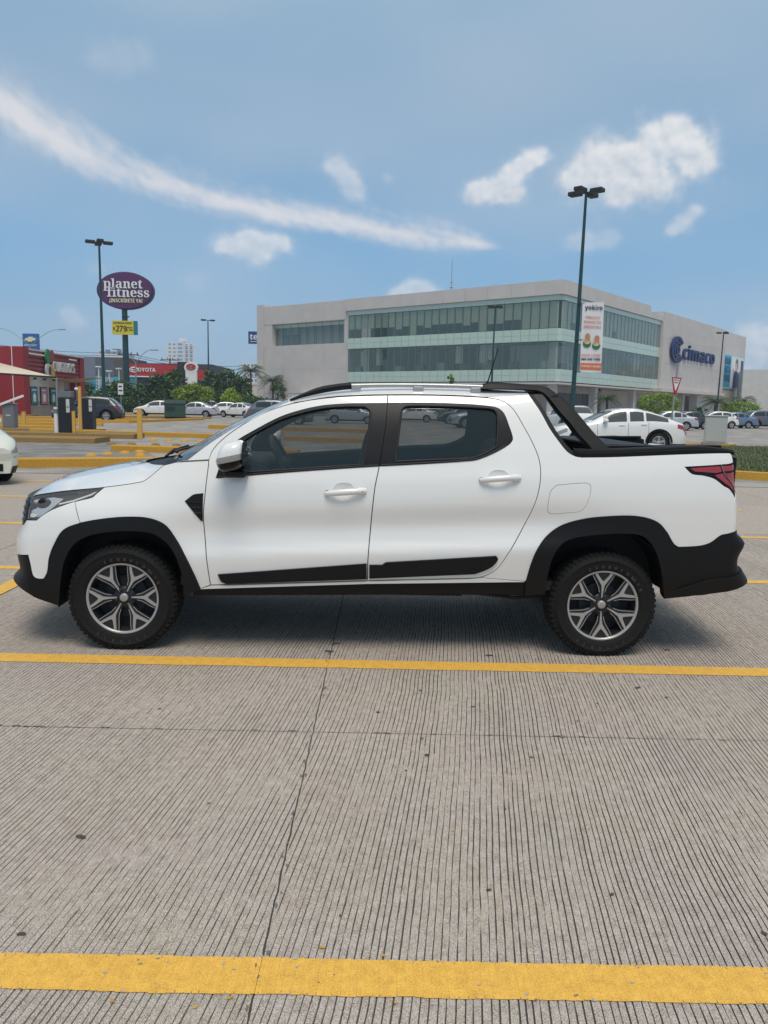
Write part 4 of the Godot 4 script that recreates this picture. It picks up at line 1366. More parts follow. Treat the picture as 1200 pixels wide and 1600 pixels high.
	cw.sheet(8, 24, func(s: float, z: float) -> Vector3:
		var k := z * 2.0 - 1.0
		var a := absf(k)
		var c := along2(hoodc, 1.0)
		var f := Vector3(lerpf(c.x, 0.225, a * a) - 0.03, lerpf(c.y - 0.012, 1.035, pow(a, 3.0)), 0.70 * k)
		var b: Vector3 = scr.call(0.0, k * 0.98)
		return f.lerp(b, s) - Vector3(0, 0.012 * sin(PI * s), 0), Vector3(0.2, 0, 0))
	obj(cw, M.black_plastic, "cowl", truck)
	for e in [[0.10, 0.66, 0.05, 0.03], [-0.50, 0.10, 0.07, 0.03]]:
		var wp := MB.new()
		var pts := []
		for k in 9:
			var kk: float = lerpf(e[0], e[1], k / 8.0)
			pts.append(scr.call(lerpf(e[2], e[3], k / 8.0) + 0.03, kk) + Vector3(-0.012, 0.022, 0))
		wp.tube(pts, 0.009, 6)
		var pv0: Vector3 = scr.call(0.0, e[1] * 0.9)
		wp.tube([pv0 + Vector3(-0.05, 0.01, 0), pv0 + Vector3(-0.03, 0.035, -0.06), pts[4] + Vector3(-0.008, 0.012, 0)], 0.008, 6)
		obj(wp, M.seal, "wiper", truck)
	var re := cv([[0.92, 1.421], [0.95, 1.419], [1.141, 1.453], [1.316, 1.468], [1.485, 1.475], [1.73, 1.479], [1.938, 1.476], [2.055, 1.471], [2.29, 1.491]], 5)
	var rc := cv([[0.885, 1.446], [0.98, 1.476], [1.15, 1.510], [1.4, 1.536], [1.7, 1.546], [2.0, 1.540], [2.29, 1.520]], 7)
	var roof_at := func(s: float, k: float) -> Vector3:
		var e := along2(re, s)
		var c := along2(rc, s)
		var a := absf(k)
		return Vector3(lerpf(c.x, e.x, pow(a, 2.4)), c.y - (c.y - e.y) * pow(a, 6.0), (half_width(e.x, e.y) - 0.001) * k)
	var rf := MB.new()
	rf.sheet(44, 48, func(s: float, z: float) -> Vector3:
		var k := z * 2.0 - 1.0
		return roof_at.call(s, signf(k) * (1.0 - pow(1.0 - absf(k), 1.5))), Vector3(1.6, 0.9, 0))
	var roof := obj(rf, M.paint_white, "roof", truck)
	var hd2 := MB.new()
	hd2.sheet(12, 12, func(s: float, z: float) -> Vector3: return roof_at.call(0.02 + s * 0.96, (z * 2.0 - 1.0) * 0.97) - Vector3(0, 0.03, 0), Vector3(1.6, 3.0, 0))
	obj(hd2, M.cabin_grey, "headliner", truck)
	# roof rails: black nose, silver bar
	for s in [1.0, -1.0]:
		var rl := MB.new()
		var pts := []
		var rr := []
		for p in cv([[0.925, 1.430], [0.987, 1.455], [1.10, 1.492], [1.20, 1.511], [1.275, 1.520]], 5):
			pts.append(skin_point(p.x, p.y) * Vector3(1, 1, s) + Vector3(0, 0.0, -0.018 * s)); rr.append(lerpf(0.008, 0.020, smoothstep(0.92, 1.12, p.x)))
		rl.tube(pts, rr, 10)
		obj(rl, M.black_plastic, "rail_nose", roof)
		var rb := MB.new()
		pts = []
		for p in cv([[1.265, 1.518], [1.35, 1.523], [1.462, 1.527], [1.646, 1.530], [1.85, 1.530], [2.03, 1.528]], 5):
			pts.append(skin_point(p.x, p.y) * Vector3(1, 1, s) + Vector3(0, 0.0, -0.020 * s))
		rb.tube(pts, 0.013, 10)
		for x in [1.30, 1.66, 1.99]:
			rb.box(skin_point(x, 1.508) * Vector3(1, 1, s) + Vector3(0, 0, -0.022 * s), Vector3(0.06, 0.03, 0.018), 0.005)
		obj(rb, M.alloy, "roof_rail", roof)
	var an2 := MB.new()
	an2.tube([Vector3(2.13, 1.53, 0.0), Vector3(2.145, 1.58, 0.0)], [0.014, 0.008], 8)
	an2.tube([Vector3(2.145, 1.575, 0.0), Vector3(2.205, 1.79, 0.0)], [0.0045, 0.003], 6)
	obj(an2, M.black_plastic, "antenna", roof)
	# --- cab back, bed, sports bar
	var cb := MB.new()
	var cbg := MB.new()
	for e in [[0.0, 0.22, cb, 1.0], [0.22, 0.78, cbg, 0.62], [0.78, 1.0, cb, 1.0]]:
		for z in 12:
			for sgn in [0]:
				var k0 := lerpf(-1, 1, z / 12.0)
				var k1 := lerpf(-1, 1, (z + 1) / 12.0)
				var tgt: MB = e[2]
				if e[3] < 1.0 and (absf(k0 + k1) * 0.5 > 0.70):
					tgt = cb
				var f := func(s: float, k: float) -> Vector3:
					var p := along2(c_edge, s)
					return Vector3(p.x - 0.012 + 0.05 * (1.0 - k * k), p.y, (half_width(p.x, p.y) - 0.01) * k)
				tgt.qo(f.call(e[0], k0), f.call(e[1], k0), f.call(e[1], k1), f.call(e[0], k1), Vector3(1.5, 1.0, 0))
	var cbl := MB.new()
	cbl.box(Vector3(2.55, 0.93, 0), Vector3(0.03, 0.46, 1.5))
	obj(cb, M.black_gloss, "cab_back", truck)
	obj(cbg, M.car_glass, "rear_window", truck)
	obj(cbl, M.paint_white, "cab_bulkhead", truck)
	var bd := MB.new()
	bd.box(Vector3(3.02, 0.74, 0), Vector3(0.94, 0.03, 1.46))
	for s in [-1.0, 1.0]:
		bd.box(Vector3(3.02, 0.945, 0.70 * s), Vector3(0.92, 0.42, 0.02))
	bd.box(Vector3(3.455, 0.945, 0), Vector3(0.02, 0.42, 1.42))
	bd.box(Vector3(2.572, 0.95, 0), Vector3(0.012, 0.40, 1.42))
	obj(bd, M.black_plastic, "bed_liner", truck)
	# bed rail caps in three steps, as a swept profile
	var cp := MB.new()
	var prof := [Vector2(-0.004, -0.004), Vector2(-0.002, 0.022), Vector2(-0.012, 0.026), Vector2(-0.014, 0.036), Vector2(-0.026, 0.044), Vector2(-0.075, 0.044), Vector2(-0.085, 0.036), Vector2(-0.105, 0.034), Vector2(-0.11, -0.03)]
	var path := cv([[2.53, 1.152], [2.572, 1.146], [2.75, 1.151], [3.134, 1.173], [3.37, 1.183], [3.43, 1.178]], 5)
	for i in path.size() - 1:
		for k in prof.size() - 1:
			var f := func(j: int, m: int) -> Vector3:
				var p := path[j]
				var fade := 1.0 - 0.45 * smoothstep(3.2, 3.43, p.x)
				var hw := half_width(p.x, p.y)
				return Vector3(p.x, p.y + prof[m].y * (fade if prof[m].y > 0 else 1.0), hw + prof[m].x)
			cp.qo(f.call(i, k), f.call(i + 1, k), f.call(i + 1, k + 1), f.call(i, k + 1), Vector3(path[i].x, path[i].y - 0.03, half_width(path[i].x, path[i].y) - 0.055))
	both_mb(cp, M.black_plastic, "bed_rail_cap", T2)
	var cr := MB.new()
	cr.box(Vector3(2.86, 1.205, 0.0), Vector3(0.30, 0.022, 1.30), 0.006)
	obj(cr, M.black_plastic, "bed_cover_roll", truck)
	for s in [-1.0, 1.0]:
		var tr := MB.new()
		tr.bar(Vector3(2.72, 1.200, 0.672 * s), Vector3(3.40, 1.214, 0.672 * s), 0.02, 0.03, 0.004)
		obj(tr, M.black_gloss, "bed_cover_rail", truck)
	var tg := MB.new()
	panel(tg, pv([[3.703, 0.755], [4.179, 0.735], [4.179, 1.165], [3.703, 1.145]]), -0.004, 0.03, 0.04)
	var tgm := MB.new()
	tgm.append(tg); tgm.append(tg.mirrored())
	tgm.box(Vector3(3.462, 1.158, 0), Vector3(0.045, 0.03, 1.26), 0.008)
	obj(tgm, M.paint_white, "tailgate", truck)
	var bo := [[2.005, 1.518], [2.039, 1.548], [2.106, 1.555], [2.198, 1.553], [2.308, 1.546], [2.381, 1.536], [2.424, 1.519], [2.469, 1.483], [2.526, 1.433], [2.579, 1.373], [2.664, 1.268], [2.732, 1.200], [2.757, 1.182], [2.768, 1.155]]
	var bi := [[2.628, 1.149], [2.626, 1.177], [2.612, 1.208], [2.560, 1.262], [2.514, 1.325], [2.463, 1.384], [2.425, 1.44], [2.398, 1.480], [2.371, 1.505], [2.306, 1.513], [2.196, 1.516], [2.005, 1.516]]
	var bo2 := cv(bo, 4)
	var bi2 := rev(cv(bi, 4))
	var bm := MB.new()
	for s in [1.0]:
		var rows := []
		var m := 44
		for i in m + 1:
			var f := float(i) / m
			var po := along2(bo2, f)
			var pi := along2(bi2, f)
			var zo := half_width(po.x, po.y) - 0.012
			var zi := half_width(pi.x, pi.y) - 0.008
			rows.append([Vector3(po.x, po.y - 0.008, zo + 0.002), Vector3(po.x + 0.002, po.y, zo - 0.008), Vector3(po.x, po.y, zo - 0.075), Vector3(pi.x, pi.y, zi - 0.085), Vector3(pi.x, pi.y - 0.002, zi - 0.012), Vector3(lerpf(pi.x, po.x, 0.12), lerpf(pi.y, po.y, 0.12), zi)])
		for i in m:
			var ctr := Vector3.ZERO
			for k in 6:
				ctr += (rows[i][k] + rows[i + 1][k]) / 12.0
			for k in 6:
				bm.qo(rows[i][k], rows[i + 1][k], rows[i + 1][(k + 1) % 6], rows[i][(k + 1) % 6], ctr)
		var last: Array = rows[m]
		bm.qo(last[0], last[2], last[3], last[5], rows[m - 3][3])
		bm.qo(rows[0][0], rows[0][2], rows[0][3], rows[0][5], rows[3][3])
	var bars := both_mb(bm, M.black_plastic, "sports_bar", T2)
	var jn := MB.new()
	var ja := along2(bo2, 0.535)
	jn.bar(Vector3(2.462, 1.492, half_width(2.46, 1.49) - 0.009), Vector3(2.418, 1.478, half_width(2.42, 1.48) - 0.006), 0.006, 0.004)
	both_mb(jn, M.seal, "bar_joint", bars)
	var xb := MB.new()
	xb.box(Vector3(2.39, 1.515, 0), Vector3(0.10, 0.035, 1.06), 0.012)
	obj(xb, M.black_plastic, "sports_bar_hoop", truck)
	# --- tail lights and rear bumper
	var tlo := both(shrink(tl, 0.002), M.black_gloss, "tail_light", T2, -0.004, 0.02, 0.025)
	both(pv([[3.178, 1.096], [3.26, 1.104], [3.346, 1.111], [3.356, 1.082], [3.326, 1.073], [3.268, 1.076], [3.202, 1.080]]), M.lamp_red, "red_lens", tlo, 0.0, 0.004, 0.02)
	both(pv([[3.356, 1.112], [3.431, 1.117], [3.56, 1.120], [3.56, 1.092], [3.452, 1.090], [3.369, 1.083]]), M.lamp_red, "red_lens", tlo, 0.0, 0.004, 0.02)
	both(pv([[3.315, 1.060], [3.362, 1.073], [3.383, 1.038], [3.465, 0.998], [3.44, 0.978], [3.385, 1.008], [3.355, 1.032]]), M.lamp_red, "red_lens", tlo, 0.0, 0.004, 0.02)
	both(pv([[3.377, 1.073], [3.50, 1.080], [3.56, 1.080], [3.56, 0.99], [3.49, 0.990], [3.397, 1.038]]), M.lamp_red, "red_lens", tlo, 0.0, 0.004, 0.02)
	var gl := MB.new()
	var gpts := []
	for p in cv([[3.350, 1.118], [3.363, 1.082], [3.386, 1.046], [3.44, 1.012], [3.49, 0.990]], 4):
		gpts.append(skin_point(p.x, p.y) + skin_normal(p.x, p.y) * 0.005)
	gl.tube(gpts, 0.0019, 6)
	both_mb(gl, M.lamp_smoke, "light_guide", tlo)
	var rbp := loop([pv([[3.085, 0.346], [3.03, 0.56], [3.05, 0.70]]), rev(bump_notch), rev(bump_top), pv([[4.179, 0.735], [4.179, 0.43]]), cv([[3.62, 0.432], [3.56, 0.425], [3.455, 0.409], [3.316, 0.376], [3.133, 0.351], [3.085, 0.346]], 4)])
	var rbm := MB.new()
	panel(rbm, rbp, 0.004, 0.06, 0.025)
	var rbb := MB.new()
	rbb.append(rbm); rbb.append(rbm.mirrored())
	obj(rbb, M.black_plastic, "rear_bumper", truck)
	var ledge := MB.new()
	panel(ledge, loop([cv([[3.15, 0.405], [3.22, 0.376], [3.316, 0.380], [3.455, 0.411], [3.56, 0.428], [3.62, 0.435]], 4), pv([[4.179, 0.434], [4.179, 0.505], [3.62, 0.505]]), cv([[3.55, 0.500], [3.42, 0.484], [3.30, 0.460], [3.20, 0.425]], 4)]), 0.016, 0.02, 0.025)
	var ledges := MB.new()
	ledges.append(ledge); ledges.append(ledge.mirrored())
	obj(ledges, M.black_plastic, "bumper_step", truck)
	# --- mirrors
	for s in [1.0, -1.0]:
		var mo := Node3D.new()
		mo.name = "door_mirror"
		truck.add_child(mo, true)
		mo.position = Vector3(0.642, 1.125, 0.895 * s)
		var xf := Transform3D(Basis(Vector3(1, 0, 0), Vector3(0, 1, 0), Vector3(0, 0, s)), Vector3.ZERO)
		var rr := Vector3(0.080, 0.080, 0.115)
		var up_part := MB.new()
		var lens := MB.new()
		var low := MB.new()
		var shape := func(m: MB, v0: float, v1: float, grow: float) -> void:
			m.sheet(28, 8, func(a: float, b: float) -> Vector3:
				var ang := a * TAU
				var lat := lerpf(v0, v1, b) * PI / 2
				var cx := signf(cos(ang)) * pow(absf(cos(ang)), 0.62)
				var cz := signf(sin(ang)) * pow(absf(sin(ang)), 0.7)
				var ring := pow(absf(cos(lat)), 0.55)
				var p := Vector3(cx * ring * rr.x, signf(lat) * pow(absf(sin(lat)), 0.80) * rr.y, cz * ring * rr.z) * grow
				# nose slopes back, rear face stays upright
				if p.x < 0.0:
					p.x *= 1.0 - 0.28 * smoothstep(-0.02, 0.08, p.y) - 0.10 * smoothstep(0.0, -0.08, p.y)
				else:
					p.x = minf(p.x, 0.068)
				p.y += 0.018 * (p.x / 0.08)
				return xf * p, Vector3(0, 0, 0))
		shape.call(up_part, 0.02, 1.0, 1.0)
		shape.call(lens, -0.17, 0.02, 1.004)
		shape.call(low, -1.0, -0.17, 0.99)
		obj(up_part, M.paint_white, "mirror_cap", mo)
		obj(lens, M.lamp_smoke, "side_repeater", mo)
		obj(low, M.black_gloss, "mirror_base", mo)
		var mg := MB.new()
		mg.sheet(16, 6, func(a: float, b: float) -> Vector3:
			var ang := a * TAU
			return xf * Vector3(0.0695, signf(sin(ang)) * pow(absf(sin(ang)), 0.6) * 0.066 * b + 0.015, signf(cos(ang)) * pow(absf(cos(ang)), 0.6) * 0.098 * b), Vector3(-1, 0, 0))
		obj(mg, M.mirror_glass, "mirror_glass", mo)
		var ft := MB.new()
		ft.box(Vector3(0.01, -0.098, -0.06), Vector3(0.13, 0.045, 0.10), 0.014, xf)
		obj(ft, M.black_gloss, "mirror_foot", mo)
	# --- cabin
	var lining := loop([pv([[0.52, 0.45], [2.05, 0.50], [2.40, 0.90], [2.42, 1.10], [2.26, 1.47], [1.5, 1.468], [1.141, 1.445], [0.95, 1.41], [0.785, 1.353], [0.60, 1.24], [0.50, 1.12]])])
	both(lining, M.cabin_dark, "door_lining", T2, -0.045, 0.0, 0.06, [biggest(Geometry2D.offset_polygon(fg, 0.004)), biggest(Geometry2D.offset_polygon(rg, 0.004))])
	var fl := MB.new()
	fl.box(Vector3(1.42, 0.40, 0), Vector3(2.2, 0.05, 1.5))
	fl.box(Vector3(0.42, 0.70, 0), Vector3(0.05, 0.6, 1.46))
	fl.box(Vector3(1.4, 0.335, 0.0), Vector3(2.0, 0.06, 1.2))
	fl.box(Vector3(3.0, 0.55, 0.0), Vector3(0.9, 0.1, 0.9))
	obj(fl, M.cabin_dark, "floor_pan", truck)
	var ds := MB.new()
	ds.blob(Vector3(0.60, 0.95, 0), Vector3(0.22, 0.13, 0.72), 0.5, 0.6, 28, 14)
	ds.blob(Vector3(0.70, 1.045, 0.36), Vector3(0.12, 0.05, 0.17), 0.7, 0.8, 20, 10)
	obj(ds, M.cabin_grey, "dashboard", truck)
	var st := MB.new()
	var ax := Basis(Vector3(0, 0, 1), deg_to_rad(-64.0))
	var wc := Vector3(0.87, 1.045, 0.36)
	var pts := []
	for k in 33:
		var a := TAU * k / 32
		pts.append(wc + ax * Vector3(cos(a) * 0.182, 0, sin(a) * 0.182))
	st.tube(pts, 0.0155, 8, false)
	for a in [0.0, PI, PI * 0.5]:
		st.tube([wc, wc + ax * Vector3(cos(a + PI / 2) * 0.18, 0, sin(a + PI / 2) * 0.18)], 0.014, 6)
	st.tube([wc, wc - ax * Vector3(0, 0.3, 0)], 0.03, 8)
	st.blob(wc, Vector3(0.06, 0.05, 0.06), 1, 1, 12, 8)
	obj(st, M.cabin_grey, "steering_wheel", truck)
	for e in [[1.02, 0.36], [1.02, -0.36]]:
		var se := Node3D.new()
		se.name = "seat"
		truck.add_child(se, true)
		se.position = Vector3(e[0], 0.62, e[1])
		var cu := MB.new()
		cu.blob(Vector3(0, 0, 0), Vector3(0.26, 0.09, 0.24), 0.5, 0.6)
		obj(cu, M.cabin_dark, "cushion", se)
		var bk := MB.new()
		bk.blob(Vector3(0.34, 0.32, 0), Vector3(0.075, 0.33, 0.22), 0.5, 0.5, 20, 14, Transform3D(Basis(Vector3(0, 0, 1), -0.17), Vector3(-0.04, 0.05, 0)))
		obj(bk, M.cabin_dark, "backrest", se)
		var hr := MB.new()
		hr.blob(Vector3(0.425, 0.70, 0), Vector3(0.042, 0.075, 0.12), 0.6, 0.6)
		obj(hr, M.cabin_dark, "headrest", se)
	var rs := MB.new()
	rs.blob(Vector3(2.0, 0.66, 0), Vector3(0.22, 0.09, 0.62), 0.4, 0.5)
	rs.blob(Vector3(2.24, 0.92, 0), Vector3(0.07, 0.28, 0.62), 0.4, 0.4, 20, 12, Transform3D(Basis(Vector3(0, 0, 1), 0.0), Vector3.ZERO))
	obj(rs, M.cabin_dark, "rear_bench", truck)
	# --- underside
	var un := MB.new()
	un.tube([Vector3(2.737, 0.30, -0.7), Vector3(2.737, 0.30, 0.7)], 0.04, 10)
	un.tube([Vector3(0.9, 0.30, 0.1), Vector3(1.9, 0.29, 0.12), Vector3(2.2, 0.30, 0.35), Vector3(2.55, 0.34, 0.5)], 0.028, 8)
	un.tube([Vector3(2.05, 0.325, 0.66), Vector3(2.25, 0.305, 0.66), Vector3(2.45, 0.315, 0.64)], 0.009, 6)
	un.box(Vector3(1.75, 0.30, 0.3), Vector3(0.5, 0.10, 0.28), 0.03)
	un.box(Vector3(0.2, 0.33, 0.0), Vector3(0.7, 0.12, 0.8), 0.03)
	for s in [-1.0, 1.0]:
		un.box(Vector3(1.4, 0.32, 0.52 * s), Vector3(1.7, 0.06, 0.05))
	obj(un, M.seal, "underbody", truck)
	# --- wheels
	for e in [[0.0, deg_to_rad(2.0)], [2.737, deg_to_rad(30.0)]]:
		for s in [1.0, -1.0]:
			wheel_parts(truck, Vector3(e[0], 0.298, 0.79 * s), s, e[1])
func cv_loop(parts: Array) -> PackedVector2Array:
	var o := []
	for p in parts:
		o.append(cv(p, 5) if p.size() > 2 else pv(p))
	return loop(o)
func arch_slice(p: PackedVector2Array, x: float) -> PackedVector2Array:
	var o := PackedVector2Array()
	for q in p:
		if q.x > x - 0.004:
			o.append(q)
	return o
func arch_slice2(p: PackedVector2Array, x: float) -> PackedVector2Array:
	var o := PackedVector2Array()
	for q in p:
		if q.x < x and q.y > 0.43:
			o.append(q)
	return o
func rd_slice(p: PackedVector2Array) -> PackedVector2Array:
	var o := PackedVector2Array()
	for q in p:
		if q.x > 2.055 and not (q.y < 0.6 and q.x < 2.03):
			o.append(q)
	return o
func along2(p: PackedVector2Array, s: float) -> Vector2:
	var f := clampf(s, 0, 1) * (p.size() - 1)
	var i := mini(int(f), p.size() - 2)
	return p[i].lerp(p[i + 1], f - i)
func along3(p: Array, s: float) -> Vector3:
	var f := clampf(s, 0, 1) * (p.size() - 1)
	var i := mini(int(f), p.size() - 2)
	return p[i].lerp(p[i + 1], f - i)

# ---------------------------------------------------------------- lettering
func text(s: String, em: float, m: Material, called: String, parent: Node, xf: Transform3D, serif := false, bold := true, stretch := 1.0, depth := 0.04, left := false) -> MeshInstance3D:
	var tm := TextMesh.new()
	var f := SystemFont.new()
	f.font_names = PackedStringArray(["Droid Serif" if serif else "Droid Sans"])
	f.font_weight = 700 if bold else 400
	tm.font = f
	tm.font_size = 48
	tm.pixel_size = em / 48.0
	tm.depth = depth
	tm.curve_step = 1.0
	tm.text = s
	tm.horizontal_alignment = HORIZONTAL_ALIGNMENT_LEFT if left else HORIZONTAL_ALIGNMENT_CENTER
	tm.vertical_alignment = VERTICAL_ALIGNMENT_CENTER
	return put(tm, m, called, parent, xf * Transform3D(Basis.from_scale(Vector3(stretch, 1, 1)), Vector3.ZERO))
# frame of a wall: x along it, y up, z out of it
func wall_frame(a: Vector2, b: Vector2) -> Transform3D:
	var d := (b - a).normalized()
	var x := Vector3(d.x, 0, d.y)
	var z := x.cross(Vector3.UP)
	return Transform3D(Basis(x, Vector3.UP, z), Vector3(a.x, GY, a.y))
func slab_box(mb: MB, x0: float, x1: float, y0: float, y1: float, z0: float, z1: float, xf := Transform3D.IDENTITY, bev := 0.0) -> void:
	mb.box(Vector3((x0 + x1) * 0.5, (y0 + y1) * 0.5, (z0 + z1) * 0.5), Vector3(x1 - x0, y1 - y0, z1 - z0), bev, xf)
func put_box(called: String, m: Material, parent: Node, x0: float, x1: float, y0: float, y1: float, z0: float, z1: float, xf := Transform3D.IDENTITY, bev := 0.0) -> MeshInstance3D:
	var mb := MB.new()
	slab_box(mb, x0, x1, y0, y1, z0, z1, xf, bev)
	return obj(mb, m, called, parent)

# ---------------------------------------------------------------- office building
func build_office() -> void:
	var A := Vector2(-20.6, -128.0)
	var K := Vector2(20.6, -95.0)
	var R := K + Vector2(0.62516, -0.78050) * 83.0
	var o := thing("office_building", "large grey office building with two bands of green glass and blue letters", "building")
	var L := wall_frame(A, K)
	var Rf := wall_frame(K, R)
	var ll := A.distance_to(K)
	var roof_y := 16.55
	# cladding: end wall with a window strip, fascia over both fronts, lower wing with the letters
	var gl0 := 18.75
	var gr1 := 33.2
	put_box("end_wall", M.clad, o, 0, 11.8, 0, 3.05, -2.0, 0, L)
	put_box("end_wall", M.clad, o, 17.8, gl0, 0, 3.05, -2.0, 0, L)
	put_box("end_wall", M.clad, o, 0, gl0, 3.05, 10.42, -2.0, 0, L)
	put_box("entrance_back", M.clad, o, 11.0, 18.5, 0, 3.5, -6.2, -6.0, L)
	for k in 3:
		put_box("entrance_glass", M.office_glass, o, 12.0 + 1.95 * k, 13.85 + 1.95 * k, 0.05, 2.95, -1.6, -1.58, L)
	put_box("end_wall", M.clad, o, 0, 3.0, 10.42, 13.75, -2.0, 0, L)
	put_box("end_wall", M.clad, o, 18.3, gl0, 10.42, 13.75, -2.0, 0, L)
	put_box("end_wall", M.clad, o, 0.0, gl0, 13.75, roof_y, -2.0, 0, L)
	var rows_y := [[3.07, 6.7], [6.72, 10.40], [13.77, 16.5]]
	for ry in rows_y:
		for i in 4:
			var a := 1.25 + i * 4.37
			put_box("cladding_panel", M.clad, o, a, a + 4.345, ry[0], ry[1], 0.002, 0.045 + 0.003 * ((i + int(ry[0])) % 2), L)
	for i in 8:
		for j in 3:
			var a := gr1 + 0.05 + i * 4.08
			put_box("cladding_panel", M.clad, o, a, a + 4.055, 4.9 + j * 3.8, 8.675 + j * 3.8, 0.352, 0.395 + 0.003 * ((i + j) % 2), Rf)
	put_box("end_pier", M.clad, o, -0.25, 1.2, 0, roof_y + 0.35, -2.4, 0.25, L)
	# fascia panels, each about three metres long
	var k := 0
	var x := gl0
	while x < ll - 0.5:
		var x1 := minf(x + 3.41, ll)
		put_box("fascia_panel", M.clad, o, x + 0.012, x1 - 0.012, 14.9, roof_y, -0.5, 0.30 + 0.004 * (k % 2), L)
		x = x1
		k += 1
	x = 0.0
	while x < 27.8:
		var x1 := minf(x + 3.1, 27.9)
		put_box("fascia_panel", M.clad, o, x + 0.012, x1 - 0.012, 14.9, roof_y, -0.5, 0.30 + 0.004 * (k % 2), Rf)
		x = x1
		k += 1
	put_box("fascia_panel", M.clad, o, 27.9, gr1, 14.9, 15.6, -0.5, 0.25, Rf)
	# core behind everything
	var core := MB.new()
	slab_box(core, 0.5, ll - 8.0, 0, roof_y - 0.1, -22, -9.5, L)
	slab_box(core, 8.0, 80, 0, roof_y - 0.4, -30, -9.5, Rf)
	obj(core, M.clad, "core", o)
	put_box("wing_wall", M.clad, o, gr1, 66.0, 4.85, 16.3, -3.0, 0.35, Rf)
	put_box("wing_wall", M.clad, o, 66.0, 83.0, 4.85, 16.4, -3.0, -0.6, Rf)
	put_box("wing_wall", M.clad, o, 66.0, 83.0, 0, 4.85, -3.0, -0.6, Rf)
	put_box("canopy", M.clad, o, gr1 - 2.0, 64.0, 4.35, 4.84, -3.0, 1.4, Rf)
	# floors
	for y in [4.72, 9.55, 14.4]:
		put_box("floor_slab", M.office_floor, o, gl0 - 0.2, ll - 0.6, y - 0.12, y + 0.12, -9.4, -0.25, L)
		put_box("floor_slab", M.office_floor, o, 0.6, gr1, y - 0.125, y + 0.115, -9.4, -0.25, Rf)
	put_box("soffit", M.clad, o, gl0, ll + 0.1, 4.40, 4.60, -9.4, 0.05, L)
	put_box("soffit", M.clad, o, 0.2, gr1, 4.405, 4.605, -9.4, 0.05, Rf)
	put_box("side_return", M.clad, o, gl0 - 0.01, gl0 + 0.35, 4.6, 15.0, -3.0, -0.05, L)
	# glass skin
	var rng := RandomNumberGenerator.new()
	rng.seed = 8
	var rows := [[14.28, 14.88, false], [11.02, 14.25, true], [10.27, 10.99, false], [9.52, 10.25, false], [6.22, 9.49, true], [5.48, 6.19, false], [4.73, 5.46, false]]
	for e in [[L, gl0 + 0.3, ll - 0.45, 27], [Rf, 0.45, gr1, 26]]:
		var fr: Transform3D = e[0]
		var n: int = e[3]
		var w: float = (e[2] - e[1]) / n
		var meshes := []
		for r in rows:
			var mb := MB.new()
			if r[2]:
				mb.box(Vector3.ZERO, Vector3(w - 0.05, r[1] - r[0] - 0.02, 0.012))
			else:
				mb.box(Vector3.ZERO, Vector3(w - 0.035, r[1] - r[0], 0.05), 0.012)
			meshes.append(mb.mesh())
		var bl := []
		for hgt in [3.15, 1.95, 2.3]:
			var mb := MB.new()
			mb.box(Vector3(0, -hgt * 0.5, 0), Vector3(w - 0.10, hgt, 0.03))
			bl.append(mb.mesh())
		for i in n:
			var cx: float = e[1] + w * (i + 0.5)
			for r in rows.size():
				var cy: float = (rows[r][0] + rows[r][1]) * 0.5
				var p := put(meshes[r], M.office_glass if rows[r][2] else M.spandrel, "window_pane" if rows[r][2] else "spandrel_panel", o, fr * Transform3D(Basis(Vector3.UP, rng.randf_range(-0.006, 0.006)) * Basis(Vector3.RIGHT, rng.randf_range(-0.006, 0.006)), Vector3(cx, cy, 0)))
			var full := rng.randf()
			var at := fr * Transform3D(Basis.IDENTITY, Vector3(cx, 14.22, -0.22))
			put(bl[0 if full < (0.16 if e[3] == 27 else 0.8) or (e[3] == 27 and i > 22) else (1 if full < 0.8 else 2)], M.blind, "blind", o, at)
			if rng.randf() < 0.16:
				put(bl[rng.randi() % 3], M.curtain, "blind", o, fr * Transform3D(Basis.IDENTITY, Vector3(cx, 9.4, -0.5)))
			if i % 3 == 0:
				put_box("desk", M.desk if i % 2 else M.curtain, o, cx - 0.7, cx + 0.6, 6.3, 7.05 + 0.3 * rng.randf(), -2.6, -1.6, fr)
			if i % 4 == 1:
				put_box("partition", M.curtain if i % 8 == 1 else M.office_wall, o, cx - 0.1, cx + 0.1, 4.9, 9.3, -8.0, -2.2, fr)
				put_box("partition", M.office_wall, o, cx - 0.1, cx + 0.1, 9.7, 14.2, -8.0, -3.0, fr)
			if i > 0:
				put_box("mullion", M.mullion, o, cx - w * 0.5 - 0.018, cx - w * 0.5 + 0.018, 6.2, 9.5, -0.10, 0.03, fr)
				put_box("mullion", M.mullion, o, cx - w * 0.5 - 0.018, cx - w * 0.5 + 0.018, 11.0, 14.26, -0.10, 0.03, fr)
		var bk := MB.new()
		slab_box(bk, e[1], e[2], 4.8, 14.9, -9.45, -9.3, fr)
		obj(bk, M.office_wall, "back_wall", o)
	# rounded corner of the glass skin
	for r in rows:
		var mb := MB.new()
		var pL := L * Vector3(ll - 0.45, 0, 0)
		var pR := Rf * Vector3(0.45, 0, 0)
		var nz := (L.basis.z + Rf.basis.z).normalized() * 0.02
		mb.quad(pL + Vector3(0, r[0], 0), pR + Vector3(0, r[0], 0), pR + Vector3(0, r[1], 0), pL + Vector3(0, r[1], 0))
		obj(mb, M.office_glass if r[2] else M.spandrel, "corner_pane", o)
